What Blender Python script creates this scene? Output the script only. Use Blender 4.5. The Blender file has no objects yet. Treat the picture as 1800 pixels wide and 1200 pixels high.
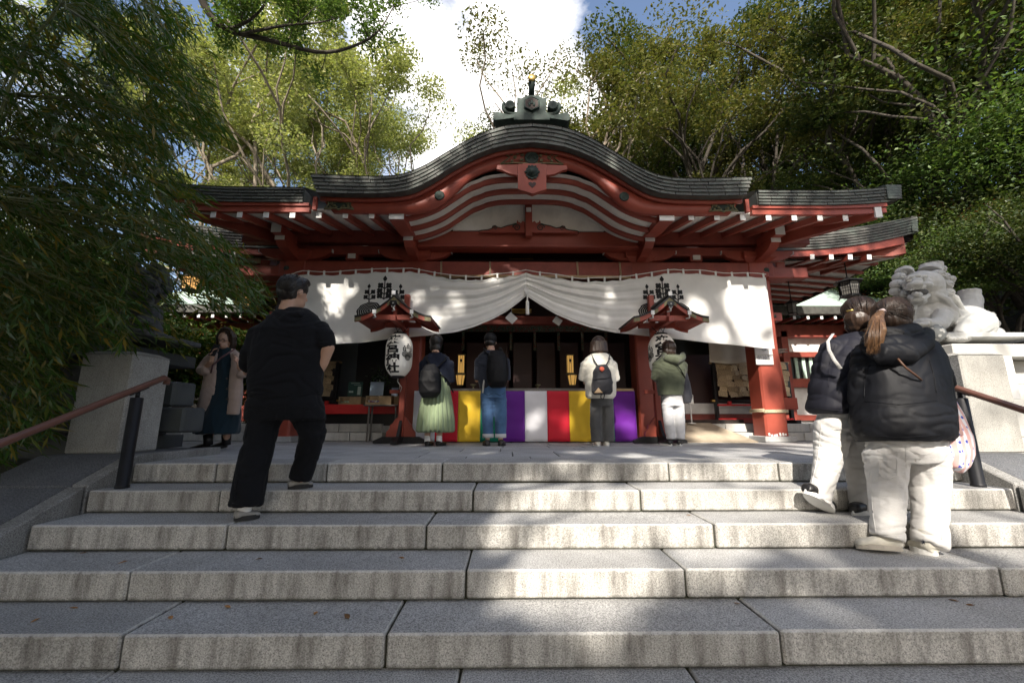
import bpy, bmesh, math, random
import numpy as np
from mathutils import Vector, Matrix, Euler, Quaternion
from mathutils import noise as mnoise
random.seed(7)
RNG = np.random.default_rng(11)
PI = math.pi
scene = bpy.context.scene
# ------------------------------------------------------------------ camera
TH, PS, FPX = math.radians(10.775), math.radians(0.64), 717.0
CAMZ = 0.358
cam_d = bpy.data.cameras.new('camera')
cam = bpy.data.objects.new('camera', cam_d)
scene.collection.objects.link(cam)
cam.location = (0, 0, CAMZ)
cam.rotation_euler = (PI / 2 + TH, 0, -PS)
cam_d.sensor_width = 36
cam_d.lens = FPX / 1800 * 36
cam_d.clip_start = 0.05
cam_d.clip_end = 2000
scene.camera = cam
# ------------------------------------------------------------------ sun, sky, exposure
SUN_TO = Vector((-0.16, -1.0, 0.74)).normalized()      # direction towards the sun
EL = math.asin(SUN_TO.z)
world = bpy.data.worlds.new('World'); scene.world = world
world.use_nodes = True
wn, wl = world.node_tree.nodes, world.node_tree.links
bg = wn['Background']
sky = wn.new('ShaderNodeTexSky'); sky.sky_type = 'NISHITA'; sky.sun_disc = False
sky.sun_elevation = EL
sky.sun_rotation = math.atan2(SUN_TO.x, SUN_TO.y)
sky.dust_density = 2.6; sky.ozone_density = 0.5; sky.air_density = 0.9
geo = wn.new('ShaderNodeTexCoord')
mp = wn.new('ShaderNodeMapping'); mp.inputs['Scale'].default_value = (1.5, 1.5, 2.6)
mp.inputs['Location'].default_value = (0.35, 0.1, 0.0)
nz = wn.new('ShaderNodeTexNoise'); nz.inputs['Scale'].default_value = 1.5
nz.inputs['Detail'].default_value = 9; nz.inputs['Roughness'].default_value = 0.58
wl.new(geo.outputs['Generated'], mp.inputs['Vector']); wl.new(mp.outputs['Vector'], nz.inputs['Vector'])
# one big cumulus bank north of the shrine
vd = wn.new('ShaderNodeVectorMath'); vd.operation = 'DISTANCE'
vd.inputs[1].default_value = Vector((0.02, 0.80, 0.66)).normalized()
wl.new(geo.outputs['Generated'], vd.inputs[0])
mr = wn.new('ShaderNodeMapRange'); mr.inputs['From Min'].default_value = 0.12
mr.inputs['From Max'].default_value = 0.36; mr.inputs['To Min'].default_value = 0.26; mr.inputs['To Max'].default_value = 0.0
wl.new(vd.outputs['Value'], mr.inputs['Value'])
ad = wn.new('ShaderNodeMath'); ad.operation = 'ADD'
wl.new(nz.outputs['Fac'], ad.inputs[0]); wl.new(mr.outputs['Result'], ad.inputs[1])
cr = wn.new('ShaderNodeValToRGB')
cr.color_ramp.elements[0].position = 0.52; cr.color_ramp.elements[0].color = (0, 0, 0, 1)
cr.color_ramp.elements[1].position = 0.66; cr.color_ramp.elements[1].color = (1, 1, 1, 1)
wl.new(ad.outputs[0], cr.inputs['Fac'])
mx = wn.new('ShaderNodeMixRGB'); mx.inputs['Color2'].default_value = (8.6, 8.3, 8.0, 1)
wl.new(cr.outputs['Color'], mx.inputs['Fac']); wl.new(sky.outputs['Color'], mx.inputs['Color1'])
wl.new(mx.outputs['Color'], bg.inputs['Color'])
bg.inputs['Strength'].default_value = 0.115
sun_d = bpy.data.lights.new('sun', 'SUN'); sun_d.energy = 3.8; sun_d.angle = math.radians(0.8)
sun_d.color = (1.0, 0.93, 0.83)
sun = bpy.data.objects.new('sun', sun_d); scene.collection.objects.link(sun)
sun.rotation_euler = SUN_TO.to_track_quat('Z', 'Y').to_euler()
scene.view_settings.view_transform = 'Standard'; scene.view_settings.look = 'None'
scene.view_settings.gamma = 1; scene.view_settings.exposure = 1.25
scene.view_settings.use_curve_mapping = False
scene.cycles.max_bounces = 6; scene.cycles.diffuse_bounces = 3; scene.cycles.glossy_bounces = 3
scene.cycles.transmission_bounces = 3; scene.cycles.transparent_max_bounces = 4

# ------------------------------------------------------------------ helpers
def P(px, py, Y):
    """point of the place seen at photo pixel (px,py) at the distance Y in front of the camera"""
    u, v = (px - 900) / FPX, (600 - py) / FPX
    y = math.cos(TH) - v * math.sin(TH); z = math.sin(TH) + v * math.cos(TH); x = u
    X = x * math.cos(PS) + y * math.sin(PS); YY = -x * math.sin(PS) + y * math.cos(PS)
    s = Y / YY
    return Vector((X * s, Y, z * s + CAMZ))

def tag(o, label=None, cat=None, group=None, kind=None):
    if label: o['label'] = label
    if cat: o['category'] = cat
    if group: o['group'] = group
    if kind: o['kind'] = kind
    return o

def link(o, parent=None):
    scene.collection.objects.link(o)
    if parent is not None:
        o.parent = parent
    return o

def empty(name, loc=(0, 0, 0), rz=0, label=None, cat=None, group=None, kind=None):
    o = bpy.data.objects.new(name, None); o.empty_display_size = 0.1
    link(o); o.location = loc; o.rotation_euler = (0, 0, rz)
    return tag(o, label, cat, group, kind)

def nmesh(name, V, F, mats, midx=None, smooth=False):
    """mesh from numpy verts (n,3) and faces (list, or (m,k) array)"""
    me = bpy.data.meshes.new(name)
    V = np.asarray(V, dtype=np.float32)
    if isinstance(F, np.ndarray):
        m, k = F.shape
        me.vertices.add(len(V)); me.vertices.foreach_set('co', V.ravel())
        me.loops.add(m * k); me.loops.foreach_set('vertex_index', F.ravel().astype(np.int32))
        me.polygons.add(m)
        me.polygons.foreach_set('loop_start', np.arange(m, dtype=np.int32) * k)
        me.polygons.foreach_set('loop_total', np.full(m, k, dtype=np.int32))
        me.update(calc_edges=True)
    else:
        me.from_pydata([tuple(map(float, v)) for v in V], [], F)
        me.update()
    for mt in (mats if isinstance(mats, (list, tuple)) else [mats]):
        me.materials.append(mt)
    if midx is not None:
        me.polygons.foreach_set('material_index', np.asarray(midx, dtype=np.int32))
    if smooth is True:
        me.polygons.foreach_set('use_smooth', np.ones(len(me.polygons), dtype=bool))
    elif smooth is not False:
        me.polygons.foreach_set('use_smooth', np.asarray(smooth, dtype=bool))
    return me

class MB:
    """collects shapes and links them as ONE mesh"""
    def __init__(s, off=(0, 0, 0)):
        s.V, s.F, s.M, s.S = [], [], [], []
        s.off = Vector(off)
    def add(s, V, F, mi=0, smooth=False):
        b = len(s.V)
        s.V += [Vector(v) - s.off for v in V]
        for f in F:
            s.F.append([b + i for i in f]); s.M.append(mi); s.S.append(smooth)
        return s
    def box(s, c, size, rot=None, bev=0.0, mi=0, top=None):
        """box centred at c; bev = chamfer; top = material index of the upper face"""
        hx, hy, hz = size[0] / 2, size[1] / 2, size[2] / 2
        c = Vector(c)
        R = rot if isinstance(rot, Matrix) else (Euler(rot).to_matrix() if rot else None)
        tr = (lambda v: c + (R @ Vector(v) if R else Vector(v)))
        if bev <= 0:
            V = [tr((x * hx, y * hy, z * hz)) for z in (-1, 1) for y in (-1, 1) for x in (-1, 1)]
            F = [(0, 2, 3, 1), (4, 5, 7, 6), (0, 1, 5, 4), (2, 6, 7, 3), (0, 4, 6, 2), (1, 3, 7, 5)]
            b = len(s.V); s.add(V, F, mi)
            if top is not None: s.M[-5] = top
            return s
        b = min(bev, hx * .9, hy * .9, hz * .9)
        idx = {}; V = []
        for sx in (-1, 1):
            for sy in (-1, 1):
                for sz in (-1, 1):
                    for k, (x, y, z) in enumerate(((hx, hy - b, hz - b), (hx - b, hy, hz - b), (hx - b, hy - b, hz))):
                        idx[(sx, sy, sz, k)] = len(V); V.append(tr((sx * x, sy * y, sz * z)))
        F = []
        def quad(a):  # orient outward
            p = [V[i] for i in a]; n = (p[1] - p[0]).cross(p[2] - p[0])
            m = sum(p, Vector()) / len(p) - c
            F.append(tuple(a) if n.dot(m) > 0 else tuple(reversed(a)))
        for sgn in (-1, 1):
            quad([idx[(sgn, -1, -1, 0)], idx[(sgn, 1, -1, 0)], idx[(sgn, 1, 1, 0)], idx[(sgn, -1, 1, 0)]])
            quad([idx[(-1, sgn, -1, 1)], idx[(1, sgn, -1, 1)], idx[(1, sgn, 1, 1)], idx[(-1, sgn, 1, 1)]])
            quad([idx[(-1, -1, sgn, 2)], idx[(1, -1, sgn, 2)], idx[(1, 1, sgn, 2)], idx[(-1, 1, sgn, 2)]])
        ntop = 5
        for a in (-1, 1):
            for bb in (-1, 1):
                quad([idx[(a, bb, -1, 0)], idx[(a, bb, 1, 0)], idx[(a, bb, 1, 1)], idx[(a, bb, -1, 1)]])
                quad([idx[(a, -1, bb, 0)], idx[(a, 1, bb, 0)], idx[(a, 1, bb, 2)], idx[(a, -1, bb, 2)]])
                quad([idx[(-1, a, bb, 1)], idx[(1, a, bb, 1)], idx[(1, a, bb, 2)], idx[(-1, a, bb, 2)]])
        for a in (-1, 1):
            for bb in (-1, 1):
                for cc in (-1, 1):
                    quad([idx[(a, bb, cc, 0)], idx[(a, bb, cc, 1)], idx[(a, bb, cc, 2)]])
        n0 = len(s.F); s.add(V, F, mi)
        if top is not None: s.M[n0 + ntop] = top
        return s
    def tube(s, pts, rad, n=10, mi=0, cap=True, smooth=True, squash=None):
        pts = [Vector(p) for p in pts]
        if not hasattr(rad, '__len__'): rad = [rad] * len(pts)
        rings = []; up = None
        for i, p in enumerate(pts):
            d = (pts[min(i + 1, len(pts) - 1)] - pts[max(i - 1, 0)])
            d = d.normalized() if d.length > 1e-9 else Vector((0, 0, 1))
            if up is None:
                up = Vector((0, 0, 1)) if abs(d.z) < .9 else Vector((0, 1, 0))
            a = d.cross(up)
            a = a.normalized() if a.length > 1e-6 else Vector((1, 0, 0))
            b = a.cross(d).normalized(); up = b
            rings.append([p + (a * math.cos(2 * PI * k / n) + b * math.sin(2 * PI * k / n) * (squash or 1)) * rad[i] for k in range(n)])
        V = [v for r in rings for v in r]; F = []
        for i in range(len(rings) - 1):
            for k in range(n):
                F.append((i * n + k, i * n + (k + 1) % n, (i + 1) * n + (k + 1) % n, (i + 1) * n + k))
        s.add(V, F, mi, smooth)
        if cap:
            b = len(s.V) - len(V)
            s.F.append([b + k for k in reversed(range(n))]); s.M.append(mi); s.S.append(False)
            s.F.append([b + (len(rings) - 1) * n + k for k in range(n)]); s.M.append(mi); s.S.append(False)
        return s
    def lathe(s, prof, c=(0, 0, 0), n=16, mi=0, smooth=True, R=None, phase=0):
        """prof: list of (radius, height)"""
        c = Vector(c); V = []; F = []
        for r, h in prof:
            for k in range(n):
                v = Vector((r * math.cos(2 * PI * k / n + phase), r * math.sin(2 * PI * k / n + phase), h))
                V.append(c + (R @ v if R else v))
        for i in range(len(prof) - 1):
            for k in range(n):
                F.append((i * n + k, i * n + (k + 1) % n, (i + 1) * n + (k + 1) % n, (i + 1) * n + k))
        s.add(V, F, mi, smooth)
        b = len(s.V) - len(V)
        s.F.append([b + k for k in reversed(range(n))]); s.M.append(mi); s.S.append(False)
        s.F.append([b + (len(prof) - 1) * n + k for k in range(n)]); s.M.append(mi); s.S.append(False)
        return s
    def prism(s, poly, y0, y1, mi=0, axis='y', smooth=False):
        """poly: counter-clockwise (a,b) outline extruded along an axis"""
        f = {'y': lambda a, b, t: (a, t, b), 'x': lambda a, b, t: (t, a, b), 'z': lambda a, b, t: (a, b, t)}[axis]
        n = len(poly)
        V = [f(a, b, y0) for a, b in poly] + [f(a, b, y1) for a, b in poly]
        F = [tuple(range(n)), tuple(reversed(range(n, 2 * n)))]
        sides = [(i, i + n, (i + 1) % n + n, (i + 1) % n) for i in range(n)]
        s.add(V, F, mi, False); b = len(s.V) - 2 * n
        for q in sides:
            s.F.append([b + i for i in q]); s.M.append(mi); s.S.append(smooth)
        return s
    def strip(s, top, bot, y0, y1, mi=0, smooth=False):
        """band between two polylines of (x,z) with the same count, from y0 to y1 (closed solid)"""
        n = len(top); V = []
        for (xt, zt), (xb, zb) in zip(top, bot):
            V += [(xt, y0, zt), (xb, y0, zb), (xb, y1, zb), (xt, y1, zt)]
        F = []
        for i in range(n - 1):
            a, b = 4 * i, 4 * (i + 1)
            F += [(a, a + 1, b + 1, b), (a + 1, a + 2, b + 2, b + 1), (a + 2, a + 3, b + 3, b + 2), (a + 3, a, b, b + 3)]
        F += [(0, 3, 2, 1), (4 * n - 4, 4 * n - 3, 4 * n - 2, 4 * n - 1)]
        return s.add(V, F, mi, smooth)
    def ell(s, c, r, n=14, m=9, mi=0, R=None):
        c = Vector(c); V = []; F = []
        for i in range(m + 1):
            t = PI * i / m
            for k in range(n):
                a = 2 * PI * k / n
                v = Vector((r[0] * math.sin(t) * math.cos(a), r[1] * math.sin(t) * math.sin(a), r[2] * math.cos(t)))
                V.append(c + (R @ v if R else v))
        for i in range(m):
            for k in range(n):
                F.append(((i + 1) * n + k, (i + 1) * n + (k + 1) % n, i * n + (k + 1) % n, i * n + k))
        return s.add(V, F, mi, True)
    def mesh(s, name, mats, recalc=True):
        me = bpy.data.meshes.new(name)
        me.from_pydata([tuple(v) for v in s.V], [], s.F)
        for mt in (mats if isinstance(mats, (list, tuple)) else [mats]): me.materials.append(mt)
        me.polygons.foreach_set('material_index', s.M)
        me.polygons.foreach_set('use_smooth', s.S)
        if recalc:
            bm = bmesh.new(); bm.from_mesh(me)
            bmesh.ops.recalc_face_normals(bm, faces=bm.faces)
            bm.to_mesh(me); bm.free()
        me.update()
        return me
    def build(s, name, mats, parent=None, loc=None):
        o = bpy.data.objects.new(name, s.mesh(name, mats)); link(o, parent)
        if loc is not None: o.location = loc
        return o

def inst(name, me, parent, loc, rot=(0, 0, 0), scale=None):
    o = bpy.data.objects.new(name, me); link(o, parent)
    o.location = loc; o.rotation_euler = rot
    if scale: o.scale = scale
    return o

def copy_tree(o, parent=None):
    c = o.copy(); scene.collection.objects.link(c)
    if parent is not None: c.parent = parent
    for ch in list(o.children): copy_tree(ch, c)
    return c

def interp(pts, x):
    xs = [p[0] for p in pts]; ys = [p[1] for p in pts]
    return float(np.interp(x, xs, ys))

def spline(pts, n):
    """Catmull-Rom through points"""
    pts = [Vector(p) for p in pts]
    q = [pts[0] * 2 - pts[1]] + pts + [pts[-1] * 2 - pts[-2]]
    out = []
    segs = len(pts) - 1
    for i in range(n):
        t = i / (n - 1) * segs; k = min(int(t), segs - 1); t -= k
        a, b, c, d = q[k], q[k + 1], q[k + 2], q[k + 3]
        out.append(0.5 * ((2 * b) + (c - a) * t + (2 * a - 5 * b + 4 * c - d) * t * t + (3 * b - a - 3 * c + d) * t ** 3))
    return out

# ------------------------------------------------------------------ materials
def _nt(name):
    m = bpy.data.materials.new(name); m.use_nodes = True
    nt = m.node_tree; b = nt.nodes['Principled BSDF']
    return m, nt, nt.nodes, nt.links, b
def ramp(nodes, a, b, ca, cb):
    r = nodes.new('ShaderNodeValToRGB')
    r.color_ramp.elements[0].position = a; r.color_ramp.elements[1].position = b
    r.color_ramp.elements[0].color = (*ca, 1); r.color_ramp.elements[1].color = (*cb, 1)
    return r
def noise_n(nodes, links, scale, detail=4, rough=.55, coord='Object', mapscale=None):
    tc = nodes.new('ShaderNodeTexCoord'); n = nodes.new('ShaderNodeTexNoise')
    n.inputs['Scale'].default_value = scale; n.inputs['Detail'].default_value = detail
    n.inputs['Roughness'].default_value = rough
    if mapscale:
        mp = nodes.new('ShaderNodeMapping'); mp.inputs['Scale'].default_value = mapscale
        links.new(tc.outputs[coord], mp.inputs[0]); links.new(mp.outputs[0], n.inputs['Vector'])
    else:
        links.new(tc.outputs[coord], n.inputs['Vector'])
    return n
def mixc(nodes, links, fac, a, b, mode='MIX'):
    m = nodes.new('ShaderNodeMixRGB'); m.blend_type = mode
    for k, v in ((0, fac), (1, a), (2, b)):
        if hasattr(v, 'links') or hasattr(v, 'is_linked'): links.new(v, m.inputs[k])
        elif k == 0: m.inputs[0].default_value = v
        else: m.inputs[k].default_value = (*v, 1)
    return m.outputs[0]
def bump(nodes, links, b, h, strength=.3, dist=.01):
    n = nodes.new('ShaderNodeBump'); n.inputs['Strength'].default_value = strength
    n.inputs['Distance'].default_value = dist
    links.new(h, n.inputs['Height']); links.new(n.outputs[0], b.inputs['Normal'])
def per_object(nodes, links, col, amt):
    """each piece a little lighter or darker than its neighbour"""
    oi = nodes.new('ShaderNodeObjectInfo'); r = ramp(nodes, 0, 1, (1 - amt,) * 3, (1 + amt * .6,) * 3)
    links.new(oi.outputs['Random'], r.inputs[0])
    return mixc(nodes, links, 1.0, col, r.outputs[0], 'MULTIPLY')
def mat(name, col, rough=.6, metal=0, var=.15, vscale=6, bmp=0, bscale=60, obj=0, spec=None, coat=0, dirt=None, dirt_amt=.5, dscale=3):
    m, nt, N, L, b = _nt(name)
    n = noise_n(N, L, vscale, 5)
    r = ramp(N, .3, .7, tuple(c * (1 - var) for c in col), tuple(min(1, c * (1 + var)) for c in col))
    L.new(n.outputs['Fac'], r.inputs[0]); out = r.outputs[0]
    if dirt:
        n2 = noise_n(N, L, dscale, 8, .7)
        r2 = ramp(N, .5, .72, (0, 0, 0), (dirt_amt,) * 3); L.new(n2.outputs['Fac'], r2.inputs[0])
        out = mixc(N, L, r2.outputs[0], out, dirt)
    if obj: out = per_object(N, L, out, obj)
    L.new(out, b.inputs['Base Color'])
    b.inputs['Roughness'].default_value = rough; b.inputs['Metallic'].default_value = metal
    if spec is not None: b.inputs['Specular IOR Level'].default_value = spec
    if coat: b.inputs['Coat Weight'].default_value = coat
    if bmp:
        n3 = noise_n(N, L, bscale, 5); bump(N, L, b, n3.outputs['Fac'], bmp, .01)
    return m
def granite(name, base, streak=0.0, speck=.5, bmp=.25, obj=.10, warm=(1, 1, 1), moss=0.0, foot=False):
    m, nt, N, L, b = _nt(name)
    fine = noise_n(N, L, 130, 4, .75)
    r = ramp(N, .38, .62, tuple(base * (1 - speck) * w for w in warm), tuple(base * (1 + speck * .55) * w for w in warm))
    L.new(fine.outputs['Fac'], r.inputs[0])
    vor = N.new('ShaderNodeTexVoronoi'); vor.inputs['Scale'].default_value = 95
    tc = N.new('ShaderNodeTexCoord'); L.new(tc.outputs['Object'], vor.inputs['Vector'])
    rv = ramp(N, .12, .32, (.25, .25, .27), (1, 1, 1)); L.new(vor.outputs['Distance'], rv.inputs[0])
    out = mixc(N, L, .75, r.outputs[0], rv.outputs[0], 'MULTIPLY')
    big = noise_n(N, L, 2.2, 6, .6); rb = ramp(N, .3, .75, (.72, .71, .69), (1.12, 1.12, 1.12)); L.new(big.outputs['Fac'], rb.inputs[0])
    out = mixc(N, L, 1.0, out, rb.outputs[0], 'MULTIPLY')
    if streak:
        st = noise_n(N, L, 1, 7, .65, 'Object', (7, 7, 1.3))
        rs = ramp(N, .46, .66, (0, 0, 0), (1, 1, 1)); L.new(st.outputs['Fac'], rs.inputs[0])
        ms = N.new('ShaderNodeMath'); ms.operation = 'MULTIPLY'; ms.inputs[1].default_value = streak
        L.new(rs.outputs[0], ms.inputs[0])
        out = mixc(N, L, ms.outputs[0], out, (.085, .073, .062))
    if moss:
        mo = noise_n(N, L, 5, 8, .7); rm = ramp(N, .56, .75, (0, 0, 0), (moss,) * 3); L.new(mo.outputs['Fac'], rm.inputs[0])
        out = mixc(N, L, rm.outputs[0], out, (.07, .075, .045))
    if foot:   # damp moss along the foot of each riser, pale wear on its nosing
        tz = N.new('ShaderNodeTexCoord'); sp = N.new('ShaderNodeSeparateXYZ'); L.new(tz.outputs['Object'], sp.inputs[0])
        nw = noise_n(N, L, 22, 5, .7); ma = N.new('ShaderNodeMath'); ma.operation = 'MULTIPLY_ADD'; ma.inputs[1].default_value = .045; L.new(nw.outputs['Fac'], ma.inputs[0]); L.new(sp.outputs[2], ma.inputs[2])
        rm2 = N.new('ShaderNodeMapRange'); rm2.inputs['From Min'].default_value = -.118; rm2.inputs['From Max'].default_value = -.104; rm2.inputs['To Min'].default_value = .72; rm2.inputs['To Max'].default_value = 0; L.new(ma.outputs[0], rm2.inputs['Value'])
        out = mixc(N, L, rm2.outputs['Result'], out, (.062, .062, .04))
        rm3 = N.new('ShaderNodeMapRange'); rm3.inputs['From Min'].default_value = .010; rm3.inputs['From Max'].default_value = .018; rm3.inputs['To Min'].default_value = 0; rm3.inputs['To Max'].default_value = .55; L.new(ma.outputs[0], rm3.inputs['Value'])
        out = mixc(N, L, rm3.outputs['Result'], out, (.60, .59, .56))
    if obj: out = per_object(N, L, out, obj)
    L.new(out, b.inputs['Base Color']); b.inputs['Roughness'].default_value = .78
    bn = noise_n(N, L, 150, 6, .7); bump(N, L, b, bn.outputs['Fac'], bmp, .012)
    return m
def leafmat(name, cols, trans=.3, rough=.45, gloss=.25):
    m = bpy.data.materials.new(name); m.use_nodes = True
    nt = m.node_tree; N, L = nt.nodes, nt.links; N.clear()
    out = N.new('ShaderNodeOutputMaterial')
    g = N.new('ShaderNodeNewGeometry'); r = N.new('ShaderNodeValToRGB')
    for i, c in enumerate(cols):
        p = i / (len(cols) - 1)
        if i == 0: e = r.color_ramp.elements[0]; e.position = 0
        elif i == len(cols) - 1: e = r.color_ramp.elements[-1]; e.position = 1
        else: e = r.color_ramp.elements.new(p)
        e.color = (*c, 1)
    L.new(g.outputs['Random Per Island'], r.inputs[0])
    d = N.new('ShaderNodeBsdfDiffuse'); t = N.new('ShaderNodeBsdfTranslucent'); gl = N.new('ShaderNodeBsdfGlossy')
    gl.inputs['Roughness'].default_value = rough; gl.inputs['Color'].default_value = (.8, .85, .8, 1)
    tcol = mixc(N, L, 1.0, r.outputs[0], (1.25, 1.35, .6), 'MULTIPLY')
    L.new(r.outputs[0], d.inputs[0]); L.new(tcol, t.inputs[0])
    m1 = N.new('ShaderNodeMixShader'); m1.inputs[0].default_value = trans
    L.new(d.outputs[0], m1.inputs[1]); L.new(t.outputs[0], m1.inputs[2])
    fr = N.new('ShaderNodeFresnel'); fr.inputs[0].default_value = 1.4
    mu = N.new('ShaderNodeMath'); mu.operation = 'MULTIPLY'; mu.inputs[1].default_value = gloss; L.new(fr.outputs[0], mu.inputs[0])
    m2 = N.new('ShaderNodeMixShader'); L.new(mu.outputs[0], m2.inputs[0])
    L.new(m1.outputs[0], m2.inputs[1]); L.new(gl.outputs[0], m2.inputs[2]); L.new(m2.outputs[0], out.inputs[0])
    return m
def emis(name, col, strength, base=None):
    m, nt, N, L, b = _nt(name)
    b.inputs['Base Color'].default_value = (*(base or col), 1)
    b.inputs['Emission Color'].default_value = (*col, 1); b.inputs['Emission Strength'].default_value = strength
    return m
def fabric(name, col, rough=.9, weave=350, var=.12, sheen=.2, bmp=.15, fold=0, fscale=7):
    m, nt, N, L, b = _nt(name)
    n = noise_n(N, L, 5, 5); r = ramp(N, .3, .7, tuple(c * (1 - var) for c in col), tuple(min(1, c * (1 + var)) for c in col))
    L.new(n.outputs['Fac'], r.inputs[0]); L.new(r.outputs[0], b.inputs['Base Color'])
    b.inputs['Roughness'].default_value = rough
    b.inputs['Sheen Weight'].default_value = sheen
    b.inputs['Specular IOR Level'].default_value = .25
    n2 = noise_n(N, L, weave, 2); h = n2.outputs['Fac']
    if fold:
        n3 = noise_n(N, L, fscale, 3, .5, 'Object', (1, 1, 2.2)); mm = N.new('ShaderNodeMath'); mm.operation = 'MULTIPLY_ADD'
        mm.inputs[1].default_value = fold * 8; L.new(n3.outputs['Fac'], mm.inputs[0]); L.new(h, mm.inputs[2]); h = mm.outputs[0]
    bump(N, L, b, h, bmp, .006)
    return m

M = {}
M['tread'] = granite('tread granite', .50, 0, .6, .4, .12, (1.01, 1.0, .98), moss=.25)
M['riser'] = granite('riser granite', .54, .75, .45, .2, .16, (1.03, 1.0, .93), moss=.3, foot=True)
M['pave'] = granite('paving granite', .52, 0, .35, .2, .12, (1.0, 1.0, 1.0), moss=.15)
M['cheek'] = granite('cheek granite', .33, .5, .55, .35, .08, (1.0, .99, .95), moss=.5)
M['coping'] = granite('flamed coping granite', .17, 0, .6, .5, .05, (.95, .98, 1.05), moss=.4)
M['block'] = granite('pedestal granite', .46, .25, .35, .3, .05, (1.02, 1.0, .93), moss=.3)
M['rough_block'] = granite('rough hammered granite', .34, .1, .6, .8, .05, (1.0, .99, .97), moss=.2)
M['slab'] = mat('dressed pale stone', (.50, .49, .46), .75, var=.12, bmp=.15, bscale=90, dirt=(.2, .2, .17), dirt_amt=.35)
M['shaded_slab'] = mat('weathered stone darkened for shade', (.075, .08, .082), .8, var=.25, bmp=.3, bscale=70, dirt=(.05, .06, .035), dirt_amt=.6)  # the shade of the left side is put into this dark base colour
M['moss'] = mat('joint soil and moss', (.035, .037, .022), .95, var=.5, vscale=30)
M['red'] = mat('vermilion lacquer', (.31, .060, .036), .5, var=.12, vscale=3, bmp=.05, bscale=25, dirt=(.19, .034, .028), dirt_amt=.45, dscale=2.5)
M['red_side'] = mat('vermilion lacquer aged', (.27, .054, .036), .55, var=.2, vscale=5, bmp=.08, bscale=40, dirt=(.17, .03, .025), dirt_amt=.55, dscale=4)
M['red_bright'] = mat('bright scarlet paint', (.52, .02, .02), .5, var=.1)
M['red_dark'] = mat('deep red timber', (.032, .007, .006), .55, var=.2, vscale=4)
M['white'] = mat('white paint', (.78, .77, .75), .6, var=.06, vscale=9, dirt=(.45, .42, .38), dirt_amt=.35)
M['plaster'] = mat('soffit plaster', (.80, .77, .71), .85, var=.08, vscale=4, bmp=.1, bscale=40, dirt=(.40, .37, .32), dirt_amt=.35)
M['copper'] = mat('aged copper shingle', (.085, .083, .074), .6, .15, var=.35, vscale=9, bmp=.2, bscale=40, obj=.38, dirt=(.12, .19, .155), dirt_amt=.55, dscale=2.2)
M['verdigris'] = mat('verdigris copper', (.024, .042, .034), .7, .15, var=.4, vscale=14, bmp=.2, bscale=60, dirt=(.035, .04, .035), dirt_amt=.85, dscale=9)
M['teal_roof'] = mat('pale patinated copper roof', (.42, .53, .47), .6, .05, var=.15, vscale=3, bmp=.1, bscale=20, dirt=(.2, .27, .22), dirt_amt=.5)
M['gold'] = mat('gilt metal', (.62, .42, .12), .35, .9, var=.2, vscale=20)
M['old_gold'] = mat('tarnished gilt', (.17, .15, .08), .6, .4, var=.35, vscale=25, dirt=(.06, .10, .07), dirt_amt=.7, dscale=18)
M['black'] = mat('black lacquer', (.012, .012, .013), .35, var=.2)
M['iron'] = mat('black iron', (.018, .018, .02), .5, .4, var=.3, bmp=.1)
M['dark'] = mat('dark timber', (.035, .022, .017), .7, var=.3, vscale=8)
M['wood'] = mat('pale timber', (.42, .29, .16), .6, var=.2, vscale=9, bmp=.1, dirt=(.25, .15, .08), dirt_amt=.4)
M['ply'] = mat('worn plywood', (.46, .38, .28), .75, var=.15, vscale=4, dirt=(.2, .17, .13), dirt_amt=.4, dscale=6)
M['grey_wood'] = mat('grey weathered timber', (.17, .155, .14), .8, var=.2, vscale=10, bmp=.2)
M['cloth'] = fabric('white cotton curtain', (.76, .75, .72), .9, 300, .05, .1, .12)
M['cloth2'] = fabric('beige hanging cloth', (.50, .46, .38), .9, 300, .08)
M['black_print'] = mat('black print', (.012, .012, .013), .8, var=.1)
M['rope'] = mat('hemp rope', (.50, .42, .28), .9, var=.2, vscale=60, bmp=.5, bscale=200)
M['white_rope'] = mat('white cotton cord', (.75, .73, .68), .9, var=.1, vscale=60)
M['paper'] = emis('lit washi paper', (1.0, .93, .8), .03, (.80, .78, .73))
M['ground'] = mat('leaf litter soil', (.05, .042, .03), .95, var=.5, vscale=8, bmp=.6, bscale=20, dirt=(.03, .04, .015), dirt_amt=.6)
M['bark'] = mat('pale bark', (.20, .165, .125), .85, var=.35, vscale=9, bmp=.6, bscale=18, dirt=(.05, .045, .03), dirt_amt=.7, dscale=3)
M['bark_dark'] = mat('dark bark', (.045, .037, .028), .9, var=.4, vscale=9, bmp=.6, bscale=18)
M['culm'] = mat('bamboo culm', (.15, .17, .05), .45, var=.3, vscale=4)
M['handrail'] = mat('brown vinyl handrail', (.15, .065, .045), .35, var=.12, coat=.2)
# ================================================================== THE SITE
XC = 0.35                      # axis of shrine and stairs
YE, ZE, TR, RI = 3.343, 0.02, 0.326, 0.15
def hgt(x, y):
    s = max(-1.5, min(0.0, (y - 3.6) * .42)) - .12
    if y > 3.6: s = -.12
    h = s
    if y > 12: h += min(9, (y - 12) * .22)
    if x > 8.5: h += min(12, (x - 8.5) * .55) * min(1, max(0, (y - 1) / 6))
    if x < -8.5: h += min(3, (-8.5 - x) * .25) * min(1, max(0, (y - 1) / 6))
    return h + (.12 * mnoise.noise(Vector((x * .3, y * .3, 0))) if abs(x) > 4.4 and (y < 4 or abs(x) > 8) else 0)
xs = np.concatenate([[-900, -300, -120, -60], np.arange(-40, 41, 1.0), [60, 120, 300, 900]])
ys = np.concatenate([[-900, -300, -120, -60], np.arange(-30, 51, 1.0), [70, 120, 300, 900]])
V = [(x, y, hgt(x, y)) for y in ys for x in xs]; nx = len(xs)
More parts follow.
